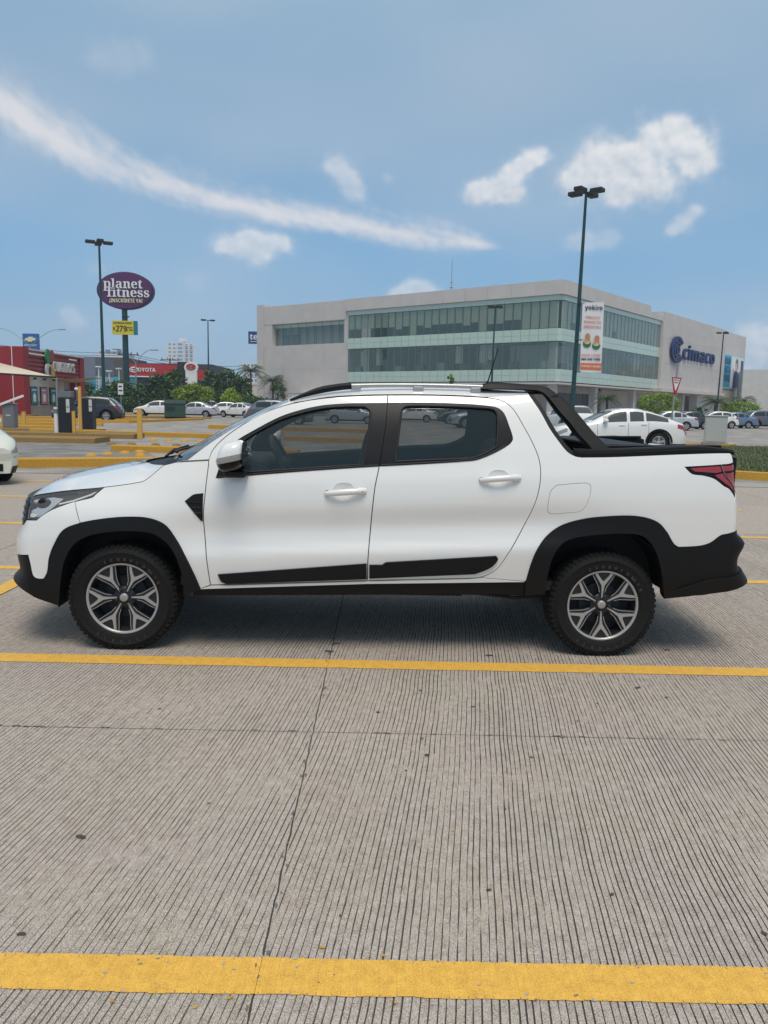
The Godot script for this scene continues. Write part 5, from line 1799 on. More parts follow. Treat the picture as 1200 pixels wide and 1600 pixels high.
	# window strip of the end wall, with curtains and two dark boards behind
	for i in 9:
		var cx := 3.0 + 1.7 * (i + 0.5)
		put_box("window_pane", M.office_glass, o, cx - 0.82, cx + 0.82, 10.45, 13.2, -0.8, -0.79, L)
		put_box("mullion", M.mullion, o, cx + 0.82, cx + 0.88, 10.45, 13.7, -0.85, -0.74, L)
		put_box("curtain", M.curtain, o, cx - 0.80, cx + 0.72, 10.45, 13.6, -1.35, -1.30, L)
	put_box("window_head", M.spandrel, o, 3.0, 18.3, 13.2, 13.72, -0.9, -0.77, L)
	for e in [[4.3, 5.7], [6.4, 8.0]]:
		put_box("dark_board", M.tower_dark, o, e[0], e[1], 10.5, 12.1, -1.1, -1.05, L)
	put_box("window_back", M.curtain, o, 3.0, 18.3, 10.40, 13.75, -1.99, -1.6, L)
	# ground floor set back under the glass
	put_box("ground_floor_wall", M.clad, o, gl0, ll - 3.0, 0, 4.4, -5.2, -5.0, L)
	put_box("ground_floor_wall", M.clad, o, 22.0, 64.0, 0, 4.35, -4.2, -4.0, Rf)
	put_box("ground_floor_wall", M.clad, o, 3.0, 22.0, 0, 4.4, -5.2, -5.0, Rf)
	put_box("entrance_canopy", M.clad, o, 9.6, 16.5, 3.05, 3.25, -0.5, 2.2, L)
	for i in 7:
		var cx := 5.2 + 2.1 * i
		put_box("shop_window", M.door_dark, o, cx, cx + 1.9, 0.3, 1.9, -4.99, -4.93, Rf)
		put_box("shop_window", M.door_dark, o, cx, cx + 1.9, 2.0, 3.6, -4.99, -4.93, Rf)
	for xx in [1.0, 13.0, 26.5, 48.5]:
		put_box("column", M.plaster if xx < 20 else M.clad, o, xx, xx + 0.9, 0, 4.4, -1.9, -1.0, Rf)
	for xx in [36.0, 40.0, 52.0]:
		put_box("doorway", M.door_dark, o, xx, xx + 2.6, 0, 2.9, -3.99, -3.9, Rf)
	put_box("white_wall", M.plaster, o, 55.0, 66.0, 0, 4.34, -2.0, -0.7, Rf)
	# aerial on the roof
	var ae := MB.new()
	var ap := L * Vector3(31.5, 0, -8.0)
	ae.tube([ap + Vector3(0, 16.4, 0), ap + Vector3(0, 22.2, 0)], [0.06, 0.03], 6)
	ae.tube([ap + Vector3(-0.25, 18.3, 0), ap + Vector3(0.25, 18.3, 0)], 0.08, 6)
	ae.tube([ap + Vector3(-0.2, 19.0, 0), ap + Vector3(0.2, 19.0, 0)], 0.06, 6)
	obj(ae, M.galvanised, "roof_aerial", o)
	# a balcony shrub on the ledge
	# blue letters and ring emblem
	var sg := thing("store_sign", "dark blue ring emblem and lettering on the grey office wing wall", "sign", Rf * Vector3(48.0, 10.9, 0.41))
	var bas := Rf.basis
	text("cimaco", 3.1, M.letter_blue, "lettering", sg, Transform3D(bas, bas * Vector3(2.6, -0.1, 0.15)), false, true, 1.62, 0.3)
	var em := Transform3D(bas, bas * Vector3(-9.0, 0.1, 0.15))
	for e in [[1.80, 0.50, 35.0, 325.0], [1.10, 0.36, 40.0, 320.0], [0.45, 0.4, 0.0, 360.0]]:
		var mb := MB.new()
		var m := 40
		for i in m:
			var a0 := deg_to_rad(lerpf(e[2], e[3], float(i) / m))
			var a1 := deg_to_rad(lerpf(e[2], e[3], float(i + 1) / m))
			var sc := Vector3(1.35, 1, 1)
			for zz in [[0.0, 0.35]]:
				var o0: Vector3 = Vector3(cos(a0), sin(a0), 0) * (e[0] + e[1] * 0.5) * sc
				var o1: Vector3 = Vector3(cos(a1), sin(a1), 0) * (e[0] + e[1] * 0.5) * sc
				var i0 := Vector3(cos(a0), sin(a0), 0) * maxf(e[0] - e[1] * 0.5, 0.0) * sc
				var i1 := Vector3(cos(a1), sin(a1), 0) * maxf(e[0] - e[1] * 0.5, 0.0) * sc
				var up := Vector3(0, 0, 0.35)
				mb.quad(em * (i0 + up), em * (o0 + up), em * (o1 + up), em * (i1 + up))
				mb.quad(em * (o1), em * (o1 + up), em * (o0 + up), em * (o0))
				mb.quad(em * (i0), em * (i0 + up), em * (i1 + up), em * (i1))
		obj(mb, M.letter_blue, "emblem_ring", sg)
	# advertisement on the far end of the wing
	var ad := thing("advertising_board", "white and cyan sale poster with a figure on the grey wing wall", "poster", Rf * Vector3(67.0, 0, -0.58))
	var af := Transform3D(bas, Vector3.ZERO)
	put_box("board", M.sky_print, ad, 0, 15.0, 5.9, 12.3, 0, 0.12, af)
	put_box("cyan_field", M.cyan, ad, 0.3, 6.2, 6.2, 12.1, 0.124, 0.14, af)
	put_box("white_field", M.white, ad, 6.4, 14.8, 6.2, 12.1, 0.124, 0.14, af)
	k = 0
	for s in ["GRAN", "VENTA", "ANUAL"]:
		text(s, 1.75, M.sign_navy, "printed_word", ad, af * Transform3D(Basis.IDENTITY, Vector3(3.2, 11.0 - 1.55 * k, 0.17)), false, true, 1.05, 0.02)
		k += 1
	var fig := MB.new()
	fig.prism(pv([[8.0, 6.2], [8.3, 8.6], [9.0, 9.4], [10.6, 9.5], [11.6, 8.9], [12.0, 6.2]]), 0.145, 0.16, af)
	obj(fig, M.sign_navy, "printed_dress", ad)
	var arm := MB.new()
	arm.prism(pv([[9.2, 9.4], [9.3, 10.4], [9.9, 11.2], [10.5, 10.6], [10.5, 9.5]]), 0.145, 0.158, af)
	arm.prism(pv([[8.3, 8.6], [7.4, 9.6], [7.9, 10.0], [9.0, 9.3]]), 0.145, 0.158, af)
	obj(arm, M.food_cream, "printed_skin", ad)
	var hair := MB.new()
	hair.prism(pv([[9.4, 10.2], [9.2, 11.3], [10.0, 11.9], [10.9, 11.4], [11.0, 9.9], [10.5, 9.6], [10.4, 10.9], [9.8, 11.2]]), 0.161, 0.172, af)
	obj(hair, M.door_dark, "printed_hair", ad)
	put_box("printed_bag", M.sign_navy, ad, 13.0, 14.6, 9.0, 11.6, 0.145, 0.16, af)
	for e in [[71.0, 13.9], [77.5, 13.7]]:
		var fl := MB.new()
		var p0 := Rf * Vector3(e[0], e[1], -0.6)
		fl.tube([p0, p0 + Rf.basis * Vector3(0, 0.1, 1.8)], 0.05, 6)
		fl.box(p0 + Rf.basis * Vector3(0, 0, 1.9), Vector3(0.5, 0.3, 0.4))
		obj(fl, M.lamp_head, "floodlight", ad)
	# plain white building next door
	var wb := thing("white_building", "plain white low building with round green sign beside the office wing", "building", Vector3(72.0, GY, -142.0), -0.35)
	put_box("wall", M.plaster, wb, -7.5, 14, 0, 9.2, -12, 0)
	put_box("parapet_step", M.plaster, wb, 2.0, 14, 9.2, 10.6, -11, -0.8)
	put_box("door", M.door_dark, wb, -1.6, 2.4, 0, 5.0, 0.0, 0.06)
	put_box("door_frame", M.white, wb, -1.9, 2.7, 5.0, 5.3, 0.0, 0.12)
	put_box("door_bar", M.white, wb, -1.6, 2.4, 2.5, 2.62, 0.061, 0.12)
	put_box("low_wall", M.white, wb, 3.2, 7.0, 0, 1.6, 0.3, 0.5)
	var rs := thing("round_sign", "green ring sign on the plain white building", "sign", Vector3(68.9, 7.1, -139.4), -0.35)
	var rm := MB.new()
	var fz := Transform3D(Basis(Vector3(1, 0, 0), Vector3(0, 0, 1), Vector3(0, -1, 0)), Vector3.ZERO)
	rm.lathe([Vector2(1.35, 0), Vector2(1.35, 0.08), Vector2(1.15, 0.08), Vector2(1.15, 0)], 32, fz, false)
	obj(rm, M.teal, "ring", rs)
	text("(a)", 1.5, M.teal, "lettering", rs, Transform3D(Basis.IDENTITY, Vector3(0, 0, 0.05)))

# ---------------------------------------------------------------- left of the car park
func lamp_post(at: Vector3, h: float, heads: int, label: String, plinth: float, turn := 0.0, lean := 0.0) -> Node3D:
	var o := thing("lamp_post", label, "street lamp", at, turn, "green lamp posts of the car park")
	o.rotation.z = lean
	var mb := MB.new()
	mb.tube([Vector3(0, plinth, 0), Vector3(0, plinth + (h - plinth) * 0.5, 0), Vector3(0, h, 0)], [0.13, 0.105, 0.07], 12)
	mb.box(Vector3(0, plinth + 0.02, 0), Vector3(0.42, 0.04, 0.42))
	obj(mb, M.pole_green, "pole", o)
	for k in heads:
		var hd := MB.new()
		var a := TAU * k / heads + 0.35
		var xf := Transform3D(Basis(Vector3.UP, a), Vector3(0, h, 0))
		hd.bar(xf * Vector3(0, 0.02, 0), xf * Vector3(0.3, 0.06, 0), 0.07, 0.07)
		hd.box(Vector3(0.62, 0.06, 0), Vector3(0.66, 0.20, 0.46), 0.03, xf)
		obj(hd, M.lamp_head, "lamp_head", o)
	return o
func double_arm_lamp(at: Vector3, h: float, label: String, arm := 5.0, turn := 0.0) -> Node3D:
	var o := thing("street_light", label, "street lamp", at, turn, "double-arm street lights along the avenue")
	var mb := MB.new()
	mb.tube([Vector3.ZERO, Vector3(0, h * 0.8, 0)], [0.16, 0.10], 8)
	obj(mb, M.galvanised, "pole", o)
	for s in [-1.0, 1.0]:
		var am := MB.new()
		var pts := []
		for k in 7:
			var f := k / 6.0
			pts.append(Vector3(s * arm * f, h * 0.78 + h * 0.22 * sin(f * PI * 0.5), 0))
		am.tube(pts, 0.05, 6)
		am.box(pts[6] + Vector3(s * 0.5, 0, 0), Vector3(1.2, 0.16, 0.4), 0.04)
		obj(am, M.galvanised, "arm", o)
	return o
func build_left_side() -> void:
	# pylon sign
	var p := thing("pylon_sign", "tall dark green pole carrying a purple oval sign with white slab lettering", "sign", Vector3(-34.55, GY, -105))
	var mb := MB.new()
	mb.tube([Vector3.ZERO, Vector3(0, 13.4, 0)], [0.42, 0.36], 16)
	for k in 3:
		mb.tube([Vector3(0.12, 10.9 + 0.7 * k, 0), Vector3(0.12, 11.0 + 0.7 * k, 0)], 0.5, 12)
	obj(mb, M.pole_green, "pole", p)
	var ov := MB.new()
	var xf := Transform3D(Basis(Vector3(3.68, 0, 0), Vector3(0, 0, 1), Vector3(0, -2.38, 0)), Vector3(0.25, 15.62, 0))
	ov.lathe([Vector2(0.0, 0.55), Vector2(0.955, 0.55), Vector2(0.985, 0.5), Vector2(0.985, -0.5), Vector2(0.955, -0.55), Vector2(0, -0.55)], 56, xf, false)
	var pan := obj(ov, M.sign_purple, "oval_panel", p)
	var rim := MB.new()
	rim.lathe([Vector2(0.985, 0.5), Vector2(1.0, 0.46), Vector2(1.0, -0.46), Vector2(0.985, -0.5)], 56, xf, false)
	obj(rim, M.sign_purple_edge, "oval_edge", pan)
	text("planet", 1.62, M.letter_white, "lettering", pan, Transform3D(Basis.IDENTITY, Vector3(0.05, 16.45, 0.62)), true, true, 0.98, 0.06)
	text("fitness", 1.62, M.letter_white, "lettering", pan, Transform3D(Basis.IDENTITY, Vector3(0.72, 15.35, 0.62)), true, true, 1.02, 0.06)
	text("¡INSCRÍBETE YA!", 0.66, M.letter_pale, "lettering", pan, Transform3D(Basis.IDENTITY, Vector3(0.40, 14.32, 0.62)), false, true, 0.85, 0.06)
	var ys := Node3D.new()
	ys.name = "price_panel"
	p.add_child(ys)
	put_box("panel", M.sign_yellow, ys, -1.45, 1.35, 9.98, 11.75, 0.45, 0.75)
	put_box("panel_side", M.teal, ys, 1.36, 1.78, 9.98, 11.75, 0.3, 0.75)
	text("ENTRENA DESDE", 0.36, M.black, "lettering", ys, Transform3D(Basis.IDENTITY, Vector3(-0.05, 11.45, 0.76)), false, true, 0.85, 0.03)
	text("$", 0.55, M.black, "lettering", ys, Transform3D(Basis.IDENTITY, Vector3(-1.2, 10.72, 0.76)), false, true, 1.0, 0.03)
	text("279", 1.05, M.black, "lettering", ys, Transform3D(Basis.IDENTITY, Vector3(-0.25, 10.72, 0.76)), false, true, 0.85, 0.03)
	text("PESOS\nAL MES", 0.26, M.black, "lettering", ys, Transform3D(Basis.IDENTITY, Vector3(0.85, 10.72, 0.76)), false, true, 1.0, 0.03)
	# lamp posts
	lamp_post(Vector3(-21.1, GY, -59), 12.75, 4, "green lamp post with four black heads on a square yellow plinth", 0.75, 0.1, 0.004)
	var yp := get_child(get_child_count() - 1)
	put_box("plinth", M.kerb_yellow, yp, -0.48, 0.48, 0, 0.75, -0.48, 0.48, Transform3D.IDENTITY, 0.03)
	lamp_post(Vector3(-24.75, GY, -110), 12.55, 2, "green lamp post with two black heads behind the parked sedans", 0.3, 0.0)
	lamp_post(Vector3(9.9, GY, -42), 12.45, 4, "green lamp post holding the white food banner", 0.6, 0.5, -0.018)
	lamp_post(Vector3(11.9, GY, -90), 12.6, 4, "green lamp post in front of the glass office front", 0.4, 0.2, -0.012)
	lamp_post(Vector3(47.0, GY, -112), 12.4, 3, "green lamp post in front of the sale poster", 0.4, 0.2, -0.012)
	# banner on the right-hand post
	var b := thing("hanging_banner", "white banner with orange lettering and two rolls of food on the lamp post", "banner", Vector3(10.16, 3.38, -41.75))
	var bf := Transform3D(Basis(Vector3.UP, 0.12), Vector3.ZERO)
	bf.basis.y = Vector3(-0.012, 1, 0)
	var cl := MB.new()
	cl.sheet(8, 16, func(u: float, v: float) -> Vector3: return bf * Vector3(u * 1.17, v * 3.55 + 0.09 * u * (v - 0.3), 0.012 * sin(v * 9.0 + u * 4.0)), Vector3(0.5, 1.5, -9))
	obj(cl, M.banner_white, "cloth", b)
	put_box("orange_band", M.orange, b, 0.02, 1.15, 0.12, 0.46, 0.02, 0.028, bf)
	text("TUSUSHI.COM.MX", 0.125, M.letter_white, "lettering", b, bf * Transform3D(Basis.IDENTITY, Vector3(0.58, 0.29, 0.035)), false, true, 1.0, 0.005)
	text("669 940 7090", 0.17, M.black, "lettering", b, bf * Transform3D(Basis.IDENTITY, Vector3(0.56, 0.66, 0.03)), false, true, 1.02, 0.005)
	text("SUSHI LOVER", 0.185, M.orange, "lettering", b, bf * Transform3D(Basis.IDENTITY, Vector3(0.56, 0.87, 0.03)), false, false, 0.95, 0.005)
	var kk := 0
	for s in ["FRESCO", "PERFECTO", "IRRESISTIBLE"]:
		text(s, 0.20, M.orange, "lettering", b, bf * Transform3D(Basis.IDENTITY, Vector3(0.58, 2.80 - 0.24 * kk, 0.03)), false, false, [1.15, 1.05, 0.82][kk], 0.005)
		kk += 1
	text("yokiro", 0.30, M.black, "lettering", b, bf * Transform3D(Basis.IDENTITY, Vector3(0.62, 3.30, 0.03)), false, true, 1.05, 0.005)
	for e in [[0.32, 1.62], [0.83, 1.53]]:
		var fo := MB.new()
		fo.prism(oval(e[0], e[1] - 0.16, 0.22, 0.20), 0.020, 0.026, bf)
		obj(fo, M.leaf_food, "printed_leaf", b)
		fo = MB.new()
		fo.prism(oval(e[0], e[1], 0.20, 0.19), 0.028, 0.034, bf)
		obj(fo, M.food_cream, "printed_roll", b)
		fo = MB.new()
		fo.prism(oval(e[0] + 0.02, e[1] + 0.20, 0.14, 0.17), 0.036, 0.042, bf)
		fo.prism(oval(e[0] - 0.07, e[1] - 0.02, 0.05, 0.06), 0.036, 0.041, bf)
		fo.prism(oval(e[0] + 0.09, e[1] + 0.02, 0.05, 0.06), 0.036, 0.040, bf)
		obj(fo, M.food_skin, "printed_topping", b)
	var br := MB.new()
	for y in [0.0, 1.65, 3.5]:
		br.tube([Vector3(-0.25, y, -0.2), Vector3(0.05, y, 0)], 0.03, 6)
	obj(br, M.lamp_head, "bracket", b)
	# red restaurant: a long front on x, a short front towards the lot
	var r := thing("red_restaurant", "red flat-roofed restaurant with beige lower wall and slatted sign band", "building", Vector3(-28.6, GY, -62.0))
	var F := Transform3D(Basis(Vector3(-0.02, 0, -1).normalized(), Vector3.UP, Vector3(1, 0, -0.02).normalized()), Vector3.ZERO)
	var G := Transform3D(Basis.IDENTITY, Vector3.ZERO)
	put_box("corner_pier", M.red_wall, r, -0.6, 0.22, 0, 5.45, -0.9, 0.15)
	put_box("front_wall", M.red_wall, r, -2.0, -0.6, 0, 5.45, -8, 0.0)
	put_box("front_wall", M.red_wall, r, -9.0, -2.0, 3.2, 5.40, -8, -0.1)
	put_box("front_wall", M.beige_wall, r, -9.0, -2.0, 0, 3.2, -8, -0.3)
	put_box("white_line", M.white, r, -2.04, -1.98, 0, 5.46, -0.1, 0.03)
	put_box("white_line", M.white, r, -0.66, -0.60, 0, 5.46, -0.1, 0.17)
	for k in 5:
		put_box("red_slat", M.red_slat, r, -9.0, -2.1, 3.4 + 0.4 * k, 3.65 + 0.4 * k, -0.1, 0.04)
	# side front: F x runs away, z out
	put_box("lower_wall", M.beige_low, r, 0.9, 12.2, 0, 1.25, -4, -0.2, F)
	put_box("upper_wall", M.beige_wall, r, 0.9, 9.0, 1.25, 3.3, -4, -0.2, F)
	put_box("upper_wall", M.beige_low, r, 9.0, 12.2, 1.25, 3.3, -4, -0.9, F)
	put_box("band_back", M.red_wall, r, 0.9, 12.2, 3.3, 5.42, -4, -0.1, F)
	put_box("end_pier", M.red_wall, r, 12.2, 13.2, 0, 5.45, -4, 0.15, F)
	put_box("doorway", M.door_dark, r, 9.3, 11.8, 0, 2.3, -0.9, -0.85, F)
	put_box("door_frame", M.white, r, 9.3, 11.8, 1.75, 1.85, -0.85, -0.8, F)
	for k in 6:
		put_box("red_slat", M.red_slat, r, 0.95, 12.15, 3.42 + 0.335 * k, 3.65 + 0.335 * k, -0.1, 0.02, F)
	for e in [[1.2, 4.6, 4.95], [9.6, 11.4, 4.95]]:
		put_box("strip_light", M.letter_white, r, e[0], e[1], e[2], e[2] + 0.12, 0.03, 0.14, F)
	put_box("roof", M.plaster, r, -9, 0, 5.3, 5.4, -13, -0.6)
	for k in 3:
		var sp := MB.new()
		sp.box(F * Vector3(2.2 + 1.9 * k, 3.05, 0.1), Vector3(0.22, 0.16, 0.22))
		obj(sp, M.lamp_head, "spot_lamp", r)
	var sgn := thing("restaurant_sign", "pale lettering with green, cream and orange petals on the red slats", "sign", Vector3(-28.6, GY, -62.0) + F * Vector3(6.6, 4.35, 0.1))
	text("CUATRO'S", 1.15, M.panel_light, "lettering", sgn, Transform3D(F.basis, F.basis * Vector3(1.35, -0.15, 0.12)), false, true, 0.92, 0.2)
	for e in [[-1.95, 0.62, 0.42, 0.62, "sign_green"], [-1.15, 0.62, 0.40, 0.6, "red_slat"], [-1.95, -0.55, 0.46, 0.62, "panel_light"], [-1.15, -0.6, 0.46, 0.64, "gold"], [-1.75, -0.55, 0.22, 0.36, "door_dark"]]:
		var pt := MB.new()
		pt.prism(oval(e[0], e[1], e[2] * 1.15, e[3]), 0.02 if e[4] != "door_dark" else 0.17, 0.16 if e[4] != "door_dark" else 0.2, Transform3D(F.basis, Vector3.ZERO))
		obj(pt, M[e[4]], "petal", sgn)
	var kinds := ["teal", "pink", "teal"]
	for k in 3:
		var po := thing("menu_poster", ["framed teal poster beside the red corner pier", "framed pink poster between two teal posters", "framed teal poster next to the restaurant doorway"][k], "poster", Vector3(-28.6, GY, -62.0) + F * Vector3(1.75 + 1.95 * k, 0.95, -0.18), 0, "posters on the beige restaurant wall")
		var pf := Transform3D(F.basis, Vector3.ZERO)
		put_box("frame", M.black, po, 0, 1.35, 0, 1.46, 0, 0.08, pf)
		put_box("print", M[kinds[k]], po, 0.1, 1.25, 0.07, 1.39, 0.084, 0.09, pf)
		put_box("printed_title", M.sky_print, po, 0.25, 1.1, 1.12, 1.26, 0.094, 0.097, pf)
		var cupm := MB.new()
		cupm.prism(pv([[0.45, 0.25], [0.40, 0.75], [0.70, 0.98], [0.98, 0.72], [0.90, 0.25]]), 0.094, 0.10, pf)
		obj(cupm, M.white, "printed_cup", po)
	# shade sails
	for e in [["beige shade sail over the restaurant drive", [Vector3(-34.5, 3.7, -56.5), Vector3(-29.2, 4.25, -57.0), Vector3(-24.3, 3.02, -58.2), Vector3(-33.0, 3.35, -52.0)], "canvas"], ["tan shade sail stretched past the restaurant corner", [Vector3(-27.6, 3.1, -66.0), Vector3(-24.2, 3.35, -68.5), Vector3(-27.9, 3.0, -71.0), Vector3(-31.0, 3.15, -74.0)], "canvas_tan"]]:
		var q: Array = e[1]
		var so := thing("shade_sail", e[0], "awning", Vector3(q[2].x, 0, q[2].z))
		var sm := MB.new()
		sm.sheet(10, 10, func(u: float, v: float) -> Vector3:
			var p0: Vector3 = q[0].lerp(q[1], u)
			var p1: Vector3 = q[3].lerp(q[2], u)
			return p0.lerp(p1, v) - Vector3(0, 0.25 * sin(PI * u) * sin(PI * v), 0) - Vector3(q[2].x, 0, q[2].z), Vector3(0, -50, 0))
		obj(sm, M[e[2]], "cloth", so)
		var ed := MB.new()
		ed.tube([q[3] - Vector3(q[2].x, 0, q[2].z), q[2] - Vector3(q[2].x, 0, q[2].z)], 0.07, 6)
		obj(ed, M.lamp_head, "edge_cable", so)
		var ps := MB.new()
		ps.tube([Vector3(0, GY, 0), q[2] - Vector3(q[2].x, 0, q[2].z)], 0.07, 8)
		obj(ps, M.galvanised, "post", so)
	# drive-through menu board
	var mbd := thing("menu_board", "black framed drive-through menu board at the red front wall", "menu board", Vector3(-31.7, GY, -58.5))
	put_box("frame", M.black, mbd, -1.6, 1.7, 0.6, 2.35, -0.15, 0.1)
	put_box("print", M.panel_light, mbd, -1.45, 1.55, 0.75, 2.2, 0.104, 0.12)
	put_box("printed_picture", M.paint_red, mbd, -1.3, -0.2, 0.8, 1.9, 0.124, 0.13)
	put_box("leg", M.black, mbd, -1.3, -1.1, 0, 0.6, -0.1, 0.05)
	put_box("leg", M.black, mbd, 1.2, 1.4, 0, 0.6, -0.1, 0.05)
	# dealer buildings behind
	var gb := thing("grey_blue_building", "grey blue showroom wall with cyan glass beside the red restaurant", "building", Vector3(-45.6, GY, -118))
	put_box("wall", M.grey_blue, gb, -3, 2.2, 5.0, 7.8, -8, 0)
	put_box("wall", M.sky_print, gb, -3, 2.2, 0, 5.0, -8, -0.3)
	for k in 3:
		put_box("window_pane", M.cyan, gb, -2.4 + 1.6 * k, -1.1 + 1.6 * k, 0.6, 4.7, -0.29, -0.2)
	var db := thing("car_showroom", "dark showroom with a long red band and white lettering behind the trees", "building", Vector3(-52.0, GY, -145))
	put_box("wall", M.dealer_dark, db, -3.0, 20.0, 0, 8.3, -14, 0)
	put_box("brown_wall", M.brown_wall, db, -3.1, 4.5, 5.0, 9.2, -12, 0.3)
	var band := put_box("red_band", M.sign_red, db, 4.6, 13.9, 5.95, 8.1, -0.2, 0.7)
	put_box("red_band", M.sign_red, db, 16.4, 19.5, 5.4, 7.2, -0.2, 0.7)
	put_box("white_edge", M.white, db, 4.6, 13.9, 5.75, 5.95, -0.2, 0.72)
	text("TOYOTA", 0.95, M.letter_white, "lettering", band, Transform3D(Basis.IDENTITY, Vector3(8.0, 7.05, 0.78)), false, true, 1.05, 0.05)
	for e in [[0.75, 0.45], [0.32, 0.44], [0.6, 0.2]]:
		var rg := MB.new()
		var pts := []
		for k in 25:
			pts.append(Vector3(5.95 + cos(TAU * k / 24) * e[0], 7.05 + sin(TAU * k / 24) * e[1] + (0.14 if e[0] == 0.6 else 0.0), 0.78))
		rg.tube(pts, 0.07, 6)
		obj(rg, M.letter_white, "ring_emblem", band)
	put_box("dark_box", M.black, db, 13.9, 16.2, 6.2, 8.6, -0.2, 0.9)
	for k in 3:
		put_box("cyan_panel", M.cyan, db, -1.3 + 3.2 * k, -0.3 + 3.2 * k, 2.6, 5.7, 0.31, 0.4)
	put_box("roof_plant", M.tower_white, db, -1.5, 4.0, 9.2, 9.9, -6, -1)
	for k in 5:
		put_box("roof_tank", M.tower_dark, db, -1.2 + 1.05 * k, -0.6 + 1.05 * k, 9.9, 10.4 + 0.3 * (k % 2), -3, -2)
	var py := thing("white_pylon", "white pylon with a red ring emblem behind the trees", "sign", Vector3(-32.1, GY, -130))
	put_box("shaft", M.white, py, -0.85, 0.95, 0, 6.4, -0.3, 0.3)
	var he := MB.new()
	he.prism(oval(0.05, 7.0, 1.1, 0.95), -0.3, 0.32)
	obj(he, M.white, "head", py)
	for e in [[0.72, 0.42, 0.0], [0.32, 0.40, 0.0], [0.55, 0.18, 0.14]]:
		var rg := MB.new()
		var pts := []
		for k in 25:
			pts.append(Vector3(0.05 + cos(TAU * k / 24) * e[0], 7.1 + sin(TAU * k / 24) * e[1] + e[2], 0.36))
		rg.tube(pts, 0.09, 6)
		obj(rg, M.sign_red, "ring_emblem", py)
	# blue signs on posts
	var cs := thing("blue_pole_sign", "blue pole sign with a pale yellow cross emblem over the red restaurant roof", "sign", Vector3(-62.65, GY, -140))
	put_box("panel", M.sign_blue, cs, -1.36, 1.36, 10.0, 12.75, -0.3, 0.3)
	put_box("post", M.galvanised, cs, -1.3, 1.3, 0, 10.0, -0.2, 0.2)
	var ce := MB.new()
	ce.prism(pv([[-1.05, 11.55], [-0.75, 12.0], [-0.35, 12.0], [-0.3, 12.2], [0.45, 12.2], [0.5, 12.0], [1.05, 12.0], [0.75, 11.55], [0.35, 11.55], [0.3, 11.35], [-0.45, 11.35], [-0.5, 11.55]]), 0.31, 0.38)
	obj(ce, M.letter_pale, "emblem", cs)
	text("CHEVROLET", 0.42, M.letter_white, "lettering", cs, Transform3D(Basis.IDENTITY, Vector3(0, 10.75, 0.34)), false, true, 0.95, 0.04)
	var ts := thing("blue_corner_sign", "dark blue sign half hidden behind the end of the grey office", "sign", Vector3(-28.2, GY, -165))
	put_box("panel", M.sign_navy, ts, -0.55, 4.5, 13.6, 16.1, -0.25, 0.25)
	put_box("post", M.galvanised, ts, 2.4, 2.8, 0, 13.6, -0.2, 0.2)
	text("telcel", 1.65, M.letter_white, "lettering", ts, Transform3D(Basis.IDENTITY, Vector3(-0.25, 15.0, 0.28)), false, true, 1.0, 0.05, true)
	put_box("printed_line", M.letter_white, ts, -0.15, 3.6, 14.0, 14.12, 0.255, 0.27)
	# towers far away
	var tw := thing("apartment_tower", "tall white apartment tower far behind the showroom", "building", Vector3(-109.3, GY, -420), 0.28)
	for e in [[-7.2, -1.8, 31.0, 0.0], [-1.8, 1.6, 33.0, 1.0], [1.6, 7.0, 32.2, 0.3]]:
		put_box("block", M.tower_white, tw, e[0], e[1], 0, e[2], -12, e[3])
	put_box("roof_room", M.tower_white, tw, -0.5, 3.2, 33.0, 35.0, -8, -1)
	for k in 15:
		var y := 3.0 + 2.0 * k
		put_box("window_strip", M.tower_blue, tw, -1.3, 1.1, y, y + 1.0, 1.0, 1.1)
		for xx in [-5.9, -3.6]:
			put_box("window_strip", M.tower_dark, tw, xx, xx + 1.1, y, y + 0.7, 0.0, 0.1)
		for xx in [2.6, 4.9]:
			put_box("window_strip", M.tower_dark, tw, xx, xx + 1.2, y, y + 0.6, 0.3, 0.4)
			put_box("balcony", M.tower_white, tw, xx - 0.2, xx + 1.4, y - 0.35, y - 0.05, 0.3, 1.2)
	var ap := thing("terrace_block", "stepped white apartment block behind the palms and the grey office", "building", Vector3(-50.0, GY, -300), 0.1)
	for e in [[-4.5, 4.0, 16.5], [4.0, 11.0, 20.5], [6.5, 13.0, 22.0]]:
		put_box("block", M.tower_white, ap, e[0], e[1], 0, e[2], -12, -e[0] * 0.1)
	for k in 7:
		for i in 6:
			var xx := -4.0 + 1.35 * i
			put_box("window_strip", M.tower_dark, ap, xx, xx + 0.8, 4.0 + 1.85 * k, 4.9 + 1.85 * k, 0.46, 0.55)
	for k in 5:
		put_box("balcony", M.tower_white, ap, 4.2, 12.5, 12.5 + 1.9 * k, 12.9 + 1.9 * k, -0.4, 1.0)
		put_box("window_strip", M.tower_dark, ap, 4.6, 12.0, 13.0 + 1.9 * k, 14.0 + 1.9 * k, -0.39, -0.3)
	var lw := thing("long_white_hall", "long low cream hall behind the trees left of the office", "building", Vector3(-40.0, GY, -210))
	put_box("wall", M.beige_wall, lw, -14, 26, 0, 6.3, -6, 0)
	put_box("parapet", M.plaster, lw, -14.2, 26.2, 6.3, 6.8, -6.2, 0.2)
	# avenue lights and cables
	double_arm_lamp(Vector3(-62.0, GY, -138), 13.4, "double-arm street light behind the blue pole sign", 5.2)
	double_arm_lamp(Vector3(-39.6, GY, -125), 9.4, "double-arm street light in front of the dark showroom", 2.5)
	double_arm_lamp(Vector3(-28.6, GY, -160), 6.6, "short double-arm street light among the trees", 1.2)
